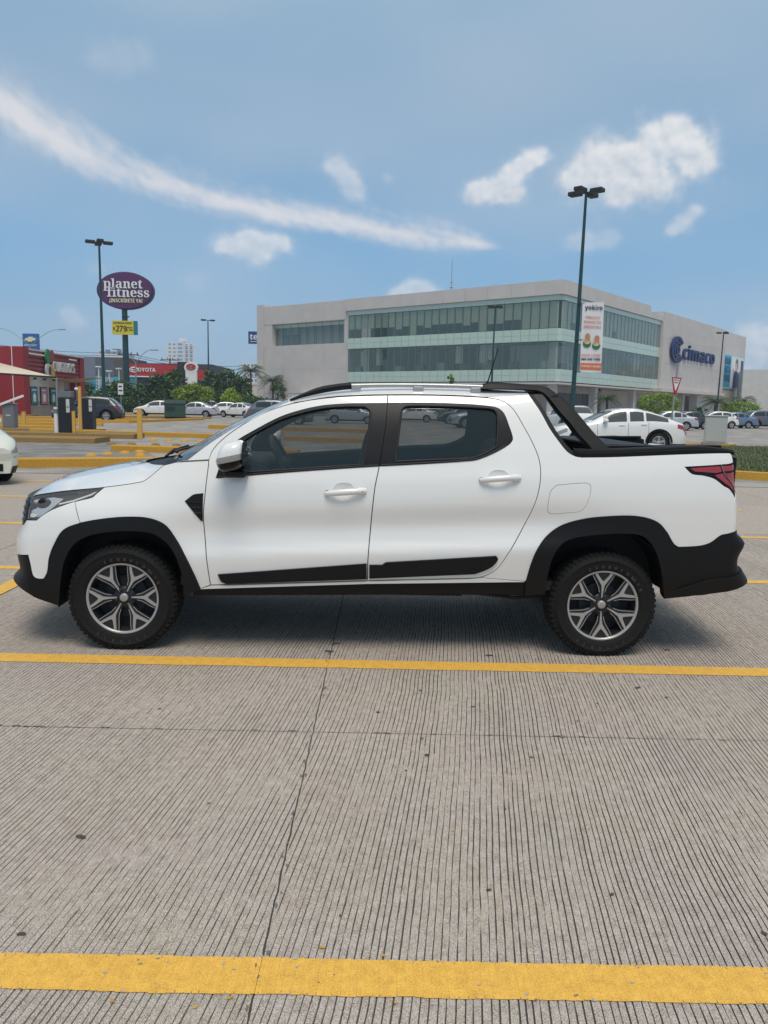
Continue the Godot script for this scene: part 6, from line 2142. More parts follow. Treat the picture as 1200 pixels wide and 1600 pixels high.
	for e in [[-43.0, -132.0, 9.4, "wooden power pole with a crossarm left of the showroom band"], [-41.0, -150.0, 9.6, "wooden power pole with a crossarm behind the showroom"]]:
		var up := thing("power_pole", e[3], "utility pole", Vector3(e[0], GY, e[1]))
		var um := MB.new()
		um.tube([Vector3.ZERO, Vector3(0, e[2], 0)], [0.16, 0.11], 8)
		obj(um, M.bark, "pole", up)
		var ua := MB.new()
		ua.box(Vector3(0, e[2] - 0.4, 0), Vector3(3.6, 0.16, 0.16))
		for k in 4:
			ua.tube([Vector3(-1.5 + k, e[2] - 0.35, 0), Vector3(-1.5 + k, e[2] + 0.05, 0)], 0.07, 6)
		obj(ua, M.bark, "crossarm", up)
	for e in [[[-75, 11.6, -138], [-43, 9.2, -132], [-26, 7.8, -140]], [[-75, 10.6, -138], [-43, 8.9, -132], [-26, 7.2, -140]]]:
		var ca := MB.new()
		var pts := []
		for k in 2:
			for i in 9:
				var f := i / 8.0
				pts.append(Vector3(e[k][0], e[k][1], e[k][2]).lerp(Vector3(e[k + 1][0], e[k + 1][1], e[k + 1][2]), f) - Vector3(0, 0.7 * sin(PI * f), 0))
		ca.tube(pts, 0.035, 5)
		tag(obj(ca, M.lamp_head, "power_cable", self), "upper thin black cable strung between the power poles" if e[0][1] > 11.0 else "lower thin black cable strung between the power poles", "cable", "cables between the power poles")
	# small road signs
	for e in [[-27.6, -82, 2.15, 0.55, 1.15, "small white upright notice sign on a thin post before the hedge"], [-33.0, -112, 1.35, 1.5, 0.5, "small wide white street name plate by the hedge"]]:
		var rs := thing("road_sign", e[5], "road sign", Vector3(e[0], GY, e[1]))
		put_box("plate", M.white, rs, -e[3] * 0.5, e[3] * 0.5, e[2] - e[4] * 0.1, e[2] + e[4] * 0.9, 0, 0.04)
		put_box("post", M.galvanised, rs, -0.04, 0.04, 0, e[2], -0.06, -0.01)
		put_box("printed_line", M.lamp_head, rs, -e[3] * 0.35, e[3] * 0.3, e[2] + e[4] * 0.55, e[2] + e[4] * 0.68, 0.044, 0.05)
		put_box("printed_line", M.lamp_head, rs, -e[3] * 0.35, e[3] * 0.35, e[2] + e[4] * 0.2, e[2] + e[4] * 0.32, 0.044, 0.05)
	for e in [[-40.0, -110, 5.9], [-38.2, -109, 5.3], [-37.2, -110, 5.7]]:
		var gp := thing("garden_lamp", "white garden lamp post with a flat cap among the palms", "street lamp", Vector3(e[0], GY, e[1]), 0, "white garden lamps before the showroom")
		var gm := MB.new()
		gm.tube([Vector3.ZERO, Vector3(0, e[2], 0)], 0.09, 8)
		obj(gm, M.white, "post", gp)
		gm = MB.new()
		gm.box(Vector3(0, e[2] + 0.1, 0), Vector3(0.7, 0.18, 0.7), 0.04)
		obj(gm, M.white, "cap", gp)
func oval(x: float, y: float, a: float, b: float, n := 24) -> PackedVector2Array:
	var o := PackedVector2Array()
	for k in n:
		o.append(Vector2(x + cos(TAU * k / n) * a, y + sin(TAU * k / n) * b))
	return o

# ---------------------------------------------------------------- right side: grass island, cabinet, give-way sign
func build_right_side() -> void:
	# island outline, rounded at its near end
	var out := cv([[13.8, -31.2], [12.0, -29.4], [9.6, -24.5], [7.9, -20.0], [7.05, -18.0], [7.3, -17.0], [8.2, -16.35], [10.0, -16.2], [14.0, -16.6], [24.0, -18.0]], 6)
	var kb := MB.new()
	var cols := []
	for i in out.size():
		var a := out[maxi(i - 1, 0)]
		var b := out[mini(i + 1, out.size() - 1)]
		var nn := (b - a).normalized().orthogonal()
		if nn.dot(Vector2(14, -22) - out[i]) < 0:
			nn = -nn
		var p := out[i]
		cols.append([Vector3(p.x, GY, p.y), Vector3(p.x + nn.x * 0.015, 0.155, p.y + nn.y * 0.015), Vector3(p.x + nn.x * 0.03, 0.17, p.y + nn.y * 0.03), Vector3(p.x + nn.x * 0.17, 0.17, p.y + nn.y * 0.17), Vector3(p.x + nn.x * 0.175, 0.05, p.y + nn.y * 0.175)])
	for i in cols.size() - 1:
		for k in 4:
			kb.qo(cols[i][k], cols[i + 1][k], cols[i + 1][k + 1], cols[i][k + 1], (cols[i][0] + cols[i][4]) * 0.5 - Vector3(0, 0.1, 0))
	var kerb := struct(kb, M.kerb_yellow, "island_kerb")
	var so := MB.new()
	var poly := PackedVector2Array()
	for c in cols:
		poly.append(Vector2(c[3].x, c[3].z))
	poly.append(Vector2(24.0, -28.0)); poly.append(Vector2(16.0, -31.0))
	var f := Geometry2D.triangulate_polygon(poly)
	var base := 0
	for p in poly:
		so.add(Vector3(p.x, 0.10, p.y), Vector3.UP)
	for k in range(0, f.size(), 3):
		so.ti(f[k], f[k + 1], f[k + 2])
	struct(so, M.soil, "island_soil")
	var gm := MB.new()
	var rng := RandomNumberGenerator.new()
	rng.seed = 20
	var nz := FastNoiseLite.new()
	nz.frequency = 0.35
	var made := 0
	while made < 26000:
		var p := Vector2(rng.randf_range(6.9, 20.0), -16.0 - 15.0 * pow(rng.randf(), 1.3))
		if not Geometry2D.is_point_in_polygon(p, poly):
			continue
		made += 1
		var q := nz.get_noise_2d(p.x * 3.0, p.y * 3.0)
		var h := rng.randf_range(0.03, 0.075) * (1.0 + q * 0.7)
		var a := rng.randf() * TAU
		var w := rng.randf_range(0.008, 0.016)
		var s := Vector3(cos(a), 0, sin(a)) * w
		var ln := Vector3(rng.randf_range(-1, 1), 0, rng.randf_range(-1, 1)) * h * 0.7
		var dry := rng.randf() < 0.16
		gm.col = Color(0.13, 0.12, 0.04) if dry else Color(0.06, 0.11, 0.022).lerp(Color(0.13, 0.19, 0.045), rng.randf())
		var b := Vector3(p.x, 0.10, p.y)
		gm.tri(b - s, b + s, b + ln + Vector3(0, h, 0))
	tag(obj(gm, M.grass, "island_grass", self, true), "short green grass on the kerbed island beside the truck", "grass", "", "stuff")
	# electricity cabinet on its concrete foot
	var c := thing("utility_cabinet", "grey metal cabinet on a concrete foot at the tip of the island", "cabinet", Vector3(13.1, GY, -31.2), -0.35)
	c.scale = Vector3(0.78, 0.97, 0.78)
	put_box("foot", M.kerb_concrete, c, -0.62, 0.62, 0, 0.22, -0.45, 0.45, Transform3D.IDENTITY, 0.02)
	put_box("case", M.cabinet_grey, c, -0.52, 0.52, 0.22, 1.28, -0.36, 0.36, Transform3D.IDENTITY, 0.015)
	put_box("lid", M.cabinet_grey, c, -0.56, 0.56, 1.28, 1.33, -0.40, 0.40, Transform3D.IDENTITY, 0.015)
	put_box("door", M.cabinet_grey, c, -0.46, 0.47, 0.28, 1.23, 0.362, 0.375)
	put_box("plate", M.panel_light, c, 0.30, 0.36, 0.7, 0.8, 0.378, 0.39)
	var kt := MB.new()
	kt.box(Vector3(12.9, 0.06, -32.3), Vector3(2.8, 0.13, 0.22), 0.02, Transform3D(Basis(Vector3.UP, 0.0), Vector3.ZERO))
	struct(kt, M.kerb_yellow, "kerb")
	# give-way sign
	var y := thing("give_way_sign", "red and white triangular give way sign on a grey post", "road sign", Vector3(11.95, GY, -33.0), 0.0)
	y.rotation.z = -0.045
	put_box("post", M.galvanised, y, -0.03, 0.03, 0, 3.35, -0.06, -0.01)
	var t1 := MB.new()
	t1.prism(pv([[-0.21, 2.82], [0.21, 2.82], [0.05, 2.12], [-0.05, 2.12]]), 0.0, 0.012)
	obj(t1, M.sign_red, "plate", y)
	var t2 := MB.new()
	t2.prism(pv([[-0.155, 2.765], [0.155, 2.765], [0.012, 2.28], [-0.012, 2.28]]), 0.016, 0.02)
	obj(t2, M.letter_white, "white_field", y)
	text("CEDA EL\nPASO", 0.085, M.black, "lettering", y, Transform3D(Basis.IDENTITY, Vector3(0, 2.66, 0.024)), false, true, 0.8, 0.004)

# ---------------------------------------------------------------- parked cars
# local axes: the car faces -x, y up, origin on the ground under its middle
const SHAPES := {
	"sedan": {"L": 4.45, "w": 0.87, "fa": 0.86, "ra": 3.46, "R": 0.315, "cowl": 1.18, "rf": 2.0, "rr": 2.95, "deck": 3.78,
		"top": [[0, .58], [.04, .68], [.5, .84], [1.18, .96], [1.6, 1.20], [2.0, 1.40], [2.4, 1.455], [2.75, 1.45], [3.05, 1.40], [3.45, 1.22], [3.8, 1.065], [4.25, 1.03], [4.40, .95], [4.45, .66]],
		"belt": [[0, .55], [.4, .74], [1.18, .90], [2.5, .935], [3.78, .98], [4.3, .96], [4.45, .6]]},
	"hatch": {"L": 4.1, "w": 0.86, "fa": 0.82, "ra": 3.38, "R": 0.31, "cowl": 1.02, "rf": 1.9, "rr": 3.2, "deck": 3.88,
		"top": [[0, .6], [.04, .70], [.45, .88], [1.02, 1.0], [1.5, 1.30], [1.9, 1.46], [2.4, 1.51], [3.0, 1.48], [3.35, 1.40], [3.88, 1.02], [4.05, .95], [4.1, .62]],
		"belt": [[0, .56], [.4, .76], [1.02, .92], [2.4, .97], [3.5, 1.03], [3.95, .98], [4.1, .6]]},
	"coupe_suv": {"L": 4.56, "w": 0.89, "fa": 0.92, "ra": 3.55, "R": 0.345, "cowl": 1.22, "rf": 2.02, "rr": 2.9, "deck": 4.18,
		"top": [[0, .62], [.05, .78], [.5, .93], [1.22, 1.01], [1.62, 1.24], [2.02, 1.43], [2.4, 1.49], [2.8, 1.49], [3.2, 1.43], [3.7, 1.27], [4.18, 1.07], [4.42, 1.02], [4.52, .92], [4.56, .60]],
		"belt": [[0, .6], [.4, .80], [1.22, .945], [2.4, .99], [3.4, 1.04], [4.1, 1.01], [4.45, .93], [4.56, .56]]},
	"suv": {"L": 4.55, "w": 0.92, "fa": 0.90, "ra": 3.58, "R": 0.36, "cowl": 1.15, "rf": 1.9, "rr": 3.7, "deck": 4.32,
		"top": [[0, .7], [.05, .88], [.5, 1.02], [1.15, 1.10], [1.55, 1.40], [1.9, 1.58], [2.4, 1.66], [3.2, 1.66], [3.75, 1.60], [4.1, 1.35], [4.32, 1.08], [4.48, 1.0], [4.55, .65]],
		"belt": [[0, .62], [.4, .86], [1.15, 1.02], [2.4, 1.06], [3.6, 1.10], [4.3, 1.04], [4.55, .62]]}}
var car_cache := {}
func tab(t: Array, x: float) -> float:
	var k := 0
	while k < t.size() - 2 and x > t[k + 1][0]:
		k += 1
	return lerpf(t[k][1], t[k + 1][1], clampf((x - t[k][0]) / (t[k + 1][0] - t[k][0]), 0, 1))
func tab_soft(t: Array, x: float) -> float:
	return (tab(t, x - 0.09) + tab(t, x - 0.03) + tab(t, x + 0.03) + tab(t, x + 0.09)) * 0.25
func car_point(S: Dictionary, x: float, s: float) -> Vector3:
	var yt := tab_soft(S.top, x)
	var yb := minf(tab_soft(S.belt, x), yt - 0.01)
	var gh := clampf((yt - yb) / 0.45, 0, 1)
	var e := minf(x / 0.42, (S.L - x) / 0.40)
	var w: float = S.w * (1.0 if e >= 1.0 else sqrt(maxf(0.0, 1.0 - 0.42 * (1.0 - e) * (1.0 - e))))
	var low := 0.20
	for a in [S.fa, S.ra]:
		var dx: float = absf(x - a)
		var R: float = S.R + 0.055
		if dx < R:
			low = maxf(low, S.R + sqrt(R * R - dx * dx))
	var p := [Vector2(w * 0.93, low), Vector2(w * 0.985, maxf(low + 0.005, 0.32)), Vector2(w, maxf(low + 0.01, 0.52)), Vector2(w * 0.995, maxf(low + 0.015, yb - 0.16)), Vector2(w * 0.955, maxf(low + 0.03, yb)), Vector2(lerpf(w * 0.84, w * 0.765, gh), yt - 0.035 * gh - 0.012), Vector2(w * lerpf(0.6, 0.58, gh), yt - 0.004), Vector2(0, yt)]
	var k := clampi(int(s), 0, 6)
	var q: Vector2 = p[k].lerp(p[k + 1], s - k)
	return Vector3(x - S.L * 0.5, q.y, q.x)
func car_normal(S: Dictionary, x: float, s: float) -> Vector3:
	var du := car_point(S, x + 0.02, s) - car_point(S, x - 0.02, s)
	var dv := car_point(S, x, minf(s + 0.25, 7)) - car_point(S, x, maxf(s - 0.25, 0))
	var nn := du.cross(dv).normalized()
	if nn.dot(Vector3(0, 0.35 if s > 4.5 else 0.0, 1.0 if s < 6.5 else 0.0)) < 0.0:
		nn = -nn
	return nn
func car_patch(mb: MB, S: Dictionary, x0: float, x1: float, s0: float, s1: float, off: float, nx := 10, ns := 4) -> void:
	var ids := []
	for i in nx + 1:
		var row := []
		for j in ns + 1:
			var x := lerpf(x0, x1, float(i) / nx)
			var s := lerpf(s0, s1, float(j) / ns)
			var nn := car_normal(S, x, s)
			row.append(mb.add(car_point(S, x, s) + nn * off, nn))
		ids.append(row)
	for i in nx:
		for j in ns:
			mb.ti(ids[i][j], ids[i + 1][j], ids[i + 1][j + 1]); mb.ti(ids[i][j], ids[i + 1][j + 1], ids[i][j + 1])
func sided(mb: MB) -> MB:
	var o := MB.new()
	o.append(mb); o.append(mb.mirrored())
	return o
func car_meshes(kind: String) -> Dictionary:
	if car_cache.has(kind):
		return car_cache[kind]
	var S: Dictionary = SHAPES[kind]
	var D := {}
	var b := MB.new()
	var xs := []
	var x := 0.0
	while x < S.L - 0.001:
		xs.append(x)
		x += 0.025 if x < 0.2 or x > S.L - 0.25 else 0.05
	xs.append(S.L)
	var ss := [0.0, 0.5, 1.0, 1.5, 2.0, 2.5, 3.0, 3.5, 4.0, 4.5, 5.0, 5.5, 6.0, 7.0]
	var ids := []
	for xx in xs:
		var row := []
		for s in ss:
			row.append(b.add(car_point(S, xx, s), car_normal(S, xx, s)))
		ids.append(row)
	for i in xs.size() - 1:
		for j in ss.size() - 1:
			b.ti(ids[i][j], ids[i + 1][j], ids[i + 1][j + 1]); b.ti(ids[i][j], ids[i + 1][j + 1], ids[i][j + 1])
	var body := sided(b)
	for e in [0.0, S.L]:
		for j in ss.size() - 1:
			var p := car_point(S, e, ss[j])
			var q := car_point(S, e, ss[j + 1])
			body.qo(p, q, Vector3(q.x, q.y, -q.z), Vector3(p.x, p.y, -p.z), Vector3(0, 0.5, 0))
	D.body = body.mesh()
	# glass
	var sp: float = S.rf + (S.rr - S.rf) * 0.42 + 0.1
	D.win = []
	for e in [[S.cowl + 0.42, sp - 0.05], [sp + 0.06, S.rr + 0.12], [S.rr + 0.2, S.deck - 0.32]]:
		if e[1] - e[0] < 0.12:
			continue
		var mb := MB.new()
		car_patch(mb, S, e[0], e[1], 4.10, 4.86, 0.006)
		D.win.append(mb.mesh())
		D.win.append(mb.mirrored().mesh())
	var ws := MB.new()
	car_patch(ws, S, S.cowl + 0.10, S.rf - 0.06, 5.15, 7.0, 0.006, 8, 6)
	D.screen = sided(ws).mesh()
	ws = MB.new()
	car_patch(ws, S, S.rr + 0.10, S.deck - 0.10, 5.15, 7.0, 0.006, 8, 6)
	D.back = sided(ws).mesh()
	var lm := MB.new()
	car_patch(lm, S, 0.03, 0.42, 3.15, 3.95, 0.008, 6, 3)
	D.head = sided(lm).mesh()
	lm = MB.new()
	car_patch(lm, S, S.L - 0.40, S.L - 0.02, 3.05, 3.90, 0.008, 6, 3)
	D.tail = sided(lm).mesh()
	lm = MB.new()
	for e in [[0.02, S.fa - S.R - 0.06], [S.fa + S.R + 0.06, S.ra - S.R - 0.06], [S.ra + S.R + 0.06, S.L - 0.02]]:
		car_patch(lm, S, e[0], e[1], 0.0, 0.95, 0.008, 8, 2)
	if kind.ends_with("suv"):
		for a in [S.fa, S.ra]:
			for k in 14:
				var a0 := PI * k / 14
				var a1 := PI * (k + 1) / 14
				var r0: float = S.R + 0.055
				var r1: float = S.R + 0.125
				var z := car_point(S, S.fa + S.R + 0.2, 2.0).z + 0.012
				var f := func(r: float, t: float) -> Vector3: return Vector3(a - S.L * 0.5 + cos(t) * r, S.R + sin(t) * r, z)
				lm.qo(f.call(r0, a0), f.call(r0, a1), f.call(r1, a1), f.call(r1, a0), Vector3(a - S.L * 0.5, S.R, 0))
				lm.qo(f.call(r1, a0), f.call(r1, a1), f.call(r1, a1) - Vector3(0, 0, 0.05), f.call(r1, a0) - Vector3(0, 0, 0.05), Vector3(a - S.L * 0.5, S.R, z))
	D.trim = sided(lm).mesh()
	# door gaps, handles, mirrors
	lm = MB.new()
	for e in [S.cowl + 0.22, sp, S.rr + 0.28]:
		var pts := []
		for k in 9:
			pts.append(car_point(S, e, lerpf(1.0, 3.98, k / 8.0)) + Vector3(0, 0, 0.001))
		lm.tube(pts, 0.006, 4)
	lm.tube([car_point(S, S.cowl + 0.2, 1.0), car_point(S, S.rr + 0.3, 1.0)], 0.006, 4)
	D.gap = sided(lm).mesh()
	lm = MB.new()
	for e in [sp - 0.22, S.rr + 0.12]:
		lm.box(car_point(S, e, 3.55) + Vector3(0, 0, 0.015), Vector3(0.2, 0.035, 0.03), 0.01)
	D.handle = sided(lm).mesh()
	lm = MB.new()
	lm.blob(car_point(S, S.cowl + 0.48, 4.25) + Vector3(0, 0.02, 0.11), Vector3(0.085, 0.065, 0.10), 0.7, 0.7, 14, 8)
	D.mirror = sided(lm).mesh()
	# front and rear faces
	lm = MB.new()
	lm.box(Vector3(-S.L * 0.5 + 0.0, 0.52, 0), Vector3(0.03, 0.16, S.w * 1.05), 0.01)
	lm.box(Vector3(-S.L * 0.5 - 0.0, 0.30, 0), Vector3(0.04, 0.12, S.w * 1.2), 0.01)
	lm.box(Vector3(S.L * 0.5 - 0.0, 0.32, 0), Vector3(0.05, 0.16, S.w * 1.25), 0.01)
	D.grille = lm.mesh()
	lm = MB.new()
	lm.box(Vector3(S.L * 0.5 + 0.012, 0.66, 0), Vector3(0.02, 0.15, 0.42))
	lm.box(Vector3(-S.L * 0.5 - 0.02, 0.40, 0), Vector3(0.02, 0.12, 0.36))
	D.plate = lm.mesh()
	lm = MB.new()
	lm.box(Vector3(0, 0.36, 0), Vector3(S.L - 0.3, 0.3, S.w * 1.2))
	lm.box(Vector3(0.1, 0.75, 0), Vector3(S.L * 0.55, 0.4, S.w * 1.5))
	D.inner = lm.mesh()
	# wheel
	var zx := Transform3D(Basis(Vector3(1, 0, 0), Vector3(0, 0, 1), Vector3(0, -1, 0)), Vector3.ZERO)
	var R: float = S.R
	lm = MB.new()
	lm.lathe([Vector2(R * 0.62, -0.01), Vector2(R * 0.68, 0.004), Vector2(R * 0.9, 0.006), Vector2(R * 0.985, -0.02), Vector2(R, -0.05), Vector2(R, -0.16), Vector2(R * 0.9, -0.19), Vector2(0.02, -0.19)], 28, zx)
	D.tyre = lm.mesh()
	lm = MB.new()
	lm.lathe([Vector2(0.0, -0.004), Vector2(0.05, -0.006), Vector2(0.06, -0.02)], 14, zx)
	lm.lathe([Vector2(R * 0.56, -0.03), Vector2(R * 0.60, -0.004), Vector2(R * 0.655, 0.002), Vector2(R * 0.66, -0.01)], 28, zx)
	for k in 5:
		for q in [-0.14, 0.14]:
			var a: float = TAU * k / 5 + 0.3
			var d := Vector3(cos(a + q * 0.4), sin(a + q * 0.4), 0)
			var d2 := Vector3(cos(a + q), sin(a + q), 0)
			lm.bar(d * 0.04 + Vector3(0, 0, -0.016), d2 * R * 0.62 + Vector3(0, 0, -0.012), 0.034, 0.018, 0.004)
	D.rim = lm.mesh()
	lm = MB.new()
	lm.lathe([Vector2(0.0, -0.07), Vector2(R * 0.6, -0.06)], 20, zx, false)
	D.hubdark = lm.mesh()
	car_cache[kind] = D
	return D
func car(kind: String, paint: String, label: String, at: Vector3, turn: float, detail := 2, called := "") -> Node3D:
	var D := car_meshes(kind)
	var S: Dictionary = SHAPES[kind]
	var names := {"sedan": "parked_sedan", "hatch": "parked_hatchback", "suv": "parked_suv", "coupe_suv": "parked_suv"}
	var o := thing(called if called else names[kind], label, "car", at, turn, "cars in the car park")
	put(D.body, M[paint], "body", o)
	for w in D.win:
		put(w, M.car_glass, "side_window", o)
	put(D.screen, M.car_glass, "windscreen", o)
	put(D.back, M.car_glass, "rear_window", o)
	put(D.head, M.lamp_smoke, "headlight", o)
	put(D.tail, M.lamp_red, "tail_light", o)
	put(D.trim, M.black_plastic, "lower_trim", o)
	put(D.grille, M.black_gloss, "grille", o)
	put(D.plate, M.panel_light, "number_plate", o)
	put(D.inner, M.cabin_dark, "cabin", o)
	put(D.mirror, M[paint], "door_mirror", o)
	if detail > 0:
		put(D.gap, M.seal, "door_gap", o)
		put(D.handle, M[paint], "door_handle", o)
	for x in [S.fa, S.ra]:
		for s in [1.0, -1.0]:
			var w := Node3D.new()
			w.name = "wheel"
			o.add_child(w, true)
			w.position = Vector3(x - S.L * 0.5, S.R, s * (S.w - 0.02))
			w.rotation.y = 0.0 if s > 0 else PI
			put(D.tyre, M.tyre, "tyre", w)
			put(D.rim, M.alloy, "rim", w)
			put(D.hubdark, M.galvanised, "brake_disc", w)
	return o
func build_cars() -> void:
	car("coupe_suv", "paint_white", "white sloping-roofed car with black wheel arches behind the pickup bed", Vector3(8.05, GY, -27.6), 0.0)
	car("sedan", "paint_cream", "cream white car showing only its bumper corner past the pickup nose", Vector3(-8.08, GY, -13.96), PI / 2 + 0.733)
	car("hatch", "paint_white", "white sedan parked beside the green dumpster", Vector3(-22.0, GY, -75.5), 0.05)
	car("sedan", "paint_silver", "silver sedan parked behind the green dumpster", Vector3(-17.9, GY, -73.5), 0.02)
	car("sedan", "paint_white", "white sedan next to the silver sedan's tail", Vector3(-14.3, GY, -77.0), -0.45)
	car("hatch", "paint_white", "white hatchback in the second row behind the white sedan", Vector3(-17.9, GY, -86.0), 0.2)
	car("suv", "paint_slate", "grey car in the back row near the lamp post", Vector3(-22.2, GY, -95.0), 0.3)
	car("hatch", "paint_red", "dark red car parked at the foot of the palms", Vector3(-14.0, GY, -88.0), 0.2)
	car("sedan", "paint_white", "white car by the end wall of the office", Vector3(-10.6, GY, -72.0), 0.2)
	car("suv", "paint_black", "black van-like car behind the ticket machines", Vector3(-20.4, GY, -54.0), 0.15)
	car("sedan", "paint_silver", "silver sedan parked behind the white sloping-roofed car", Vector3(21.2, GY, -59.5), 0.0)
	car("sedan", "paint_dark", "black sedan parked beyond the silver sedan", Vector3(24.6, GY, -64.5), 0.0)
	car("sedan", "paint_dark", "black sedan in front of the office canopy", Vector3(27.5, GY, -76.0), 0.05)
	car("hatch", "paint_white", "white hatchback behind the grey cabinet", Vector3(29.1, GY, -70.0), 0.0)
	car("sedan", "paint_cream", "cream sedan between the white hatchback and the blue car", Vector3(30.6, GY, -74.0), 0.0)
	car("sedan", "paint_blue", "blue sedan next to the dark grey car", Vector3(31.6, GY, -72.0), 0.0)
	car("suv", "paint_slate", "dark slate grey sport utility car beyond the grass island", Vector3(35.3, GY, -73.0), PI)
	car("suv", "paint_white", "white car showing its tail behind the sports bar", Vector3(11.1, GY, -48.0), -PI / 2 + 0.15)
	car("hatch", "paint_silver", "silver hatchback seen through the pickup's front window", Vector3(-2.6, GY, -61.0), PI)
	car("suv", "paint_slate", "dark car nose seen through the pickup's front window", Vector3(-7.4, GY, -55.0), PI)
	car("sedan", "paint_white", "white sedan seen through the pickup's rear door window", Vector3(2.4, GY, -71.0), 0.0)
	car("suv", "paint_silver", "silver sport utility car seen through the pickup's rear door window", Vector3(6.6, GY, -54.0), 0.15)
	car("suv", "paint_dark", "dark car parked behind the silver sport utility car", Vector3(6.6, GY, -66.0), 0.0)
	car("hatch", "paint_white", "white hatchback parked beyond the silver hatchback", Vector3(-1.2, GY, -72.0), PI)

# ---------------------------------------------------------------- kerbs, posts and barriers
func kerb_run(pts: Array, w: float, h: float, m: Material, called := "kerb") -> MeshInstance3D:
	var mb := MB.new()
	var rows := []
	for i in pts.size():
		var p: Vector2 = pts[i]
		var d: Vector2 = (pts[mini(i + 1, pts.size() - 1)] - pts[maxi(i - 1, 0)]).normalized()
		var nn := d.orthogonal() * w * 0.5
		var e := 0.02
		rows.append([Vector3(p.x + nn.x, GY, p.y + nn.y), Vector3(p.x + nn.x * 0.97, h - e, p.y + nn.y * 0.97), Vector3(p.x + nn.x * 0.86, h, p.y + nn.y * 0.86), Vector3(p.x - nn.x * 0.86, h, p.y - nn.y * 0.86), Vector3(p.x - nn.x * 0.97, h - e, p.y - nn.y * 0.97), Vector3(p.x - nn.x, GY, p.y - nn.y)])
	for i in rows.size() - 1:
		var c: Vector3 = (rows[i][0] + rows[i][5] + rows[i + 1][0] + rows[i + 1][5]) * 0.25
		for k in 5:
			mb.qo(rows[i][k], rows[i + 1][k], rows[i + 1][k + 1], rows[i][k + 1], c)
	for e in [[0, 1], [rows.size() - 1, rows.size() - 2]]:
		var r: Array = rows[e[0]]
		var c: Vector3 = (rows[e[1]][0] + rows[e[1]][5]) * 0.5
		mb.qo(r[0], r[1], r[4], r[5], c)
		mb.qo(r[1], r[2], r[3], r[4], c)
	return struct(mb, m, called)
func build_car_park() -> void:
	# long kerbs cast in pieces of a few metres with open joints
	for e in [
		[Vector2(-7.62, -16.15), Vector2(-2.6, -18.3), 0.30, 0.19, "kerb_yellow", 2],
		[Vector2(-7.7, -22.15), Vector2(-2.35, -21.3), 0.34, 0.17, "kerb_yellow", 2],
		[Vector2(-14.9, -33.0), Vector2(-0.75, -29.6), 0.30, 0.18, "kerb_yellow", 3],
		[Vector2(-9.55, -42.6), Vector2(0.2, -39.8), 0.36, 0.22, "kerb_yellow", 2],
		[Vector2(-22.0, -36.0), Vector2(-15.4, -37.2), 0.3, 0.18, "kerb_yellow", 2],
		[Vector2(-24.5, -42.0), Vector2(-15.5, -43.0), 0.3, 0.18, "kerb_yellow", 2],
		[Vector2(-26.0, -46.5), Vector2(-16.5, -50.5), 0.3, 0.18, "kerb_yellow", 2],
		[Vector2(-16.5, -50.5), Vector2(-14.6, -62.5), 0.35, 0.18, "kerb_yellow", 2],
		[Vector2(-28.0, -56.0), Vector2(-17.5, -57.5), 0.35, 0.18, "kerb_yellow", 2],
		[Vector2(-27.0, -64.0), Vector2(-15.0, -67.5), 1.6, 0.16, "kerb_worn", 2],
		[Vector2(-35.0, -60.5), Vector2(-27.0, -60.5), 1.2, 0.2, "kerb_worn", 2],
		[Vector2(-32.0, -78.0), Vector2(-22.0, -82.0), 0.4, 0.18, "kerb_yellow", 2],
		[Vector2(-40.0, -100.0), Vector2(-6.0, -97.0), 0.4, 0.18, "kerb_concrete", 4],
		[Vector2(8.0, -52.0), Vector2(14.0, -52.0), 0.4, 0.18, "kerb_yellow", 2],
		[Vector2(-1.0, -76.5), Vector2(8.0, -75.0), 0.4, 0.2, "kerb_yellow", 2]]:
		for k in e[5]:
			var a: Vector2 = e[0].lerp(e[1], float(k) / e[5])
			var b: Vector2 = e[0].lerp(e[1], float(k + 1) / e[5])
			var d := (b - a).normalized() * 0.006
			kerb_run([a + d, b - d], e[2], e[3], M[e[4]])
	# ticket islands: concrete tops with worn yellow edges
	for e in [[[Vector2(-20.0, -26.2), Vector2(-9.5, -26.3)], 1.5], [[Vector2(-22.0, -30.1), Vector2(-9.4, -29.9)], 1.3], [[Vector2(-24.0, -33.9), Vector2(-12.2, -33.6)], 1.2]]:
		kerb_run(e[0], e[1], 0.17, M.kerb_worn, "ticket_island")
	# ticket machines
	for e in [[Vector3(-12.1, 0.17, -29.75), 1.32, "black ticket machine with grey display box on top, beside the tall yellow post", true], [Vector3(-12.7, 0.17, -33.6), 1.32, "black ticket machine without display box, beside a white post", false]]:
		var o := thing("ticket_machine", e[2], "ticket machine", e[0], 0.0, "ticket machines on the islands")
		put_box("case", M.machine_black, o, -0.22, 0.24, 0, e[1], -0.22, 0.22, Transform3D.IDENTITY, 0.02)
		put_box("control_panel", M.panel_light, o, 0.10, 0.23, 0.76, e[1] - 0.06, 0.222, 0.235)
		put_box("slot", M.black, o, 0.12, 0.21, 0.95, 0.98, 0.238, 0.242)
		if e[3]:
			put_box("display_box", M.machine_grey, o, -0.18, 0.28, e[1], e[1] + 0.24, -0.15, 0.15, Transform3D.IDENTITY, 0.01)
		var w := thing("white_post", "white round guard post beside the ticket machine " + ("with the display box" if e[3] else "without display box"), "bollard", e[0] + Vector3(-0.33, 0, 0.12))
		var mb := MB.new()
		mb.tube([Vector3.ZERO, Vector3(0, 0.95, 0)], 0.085, 14)
		obj(mb, M.white, "shaft", w)
		put_box("reflector", M.machine_grey, w, -0.075, 0.075, 0.72, 0.88, 0.03, 0.088)
	var g := thing("barrier_gate", "grey barrier cabinet with a raised white boom at the exit lane", "barrier", Vector3(-16.2, 0.17, -33.9))
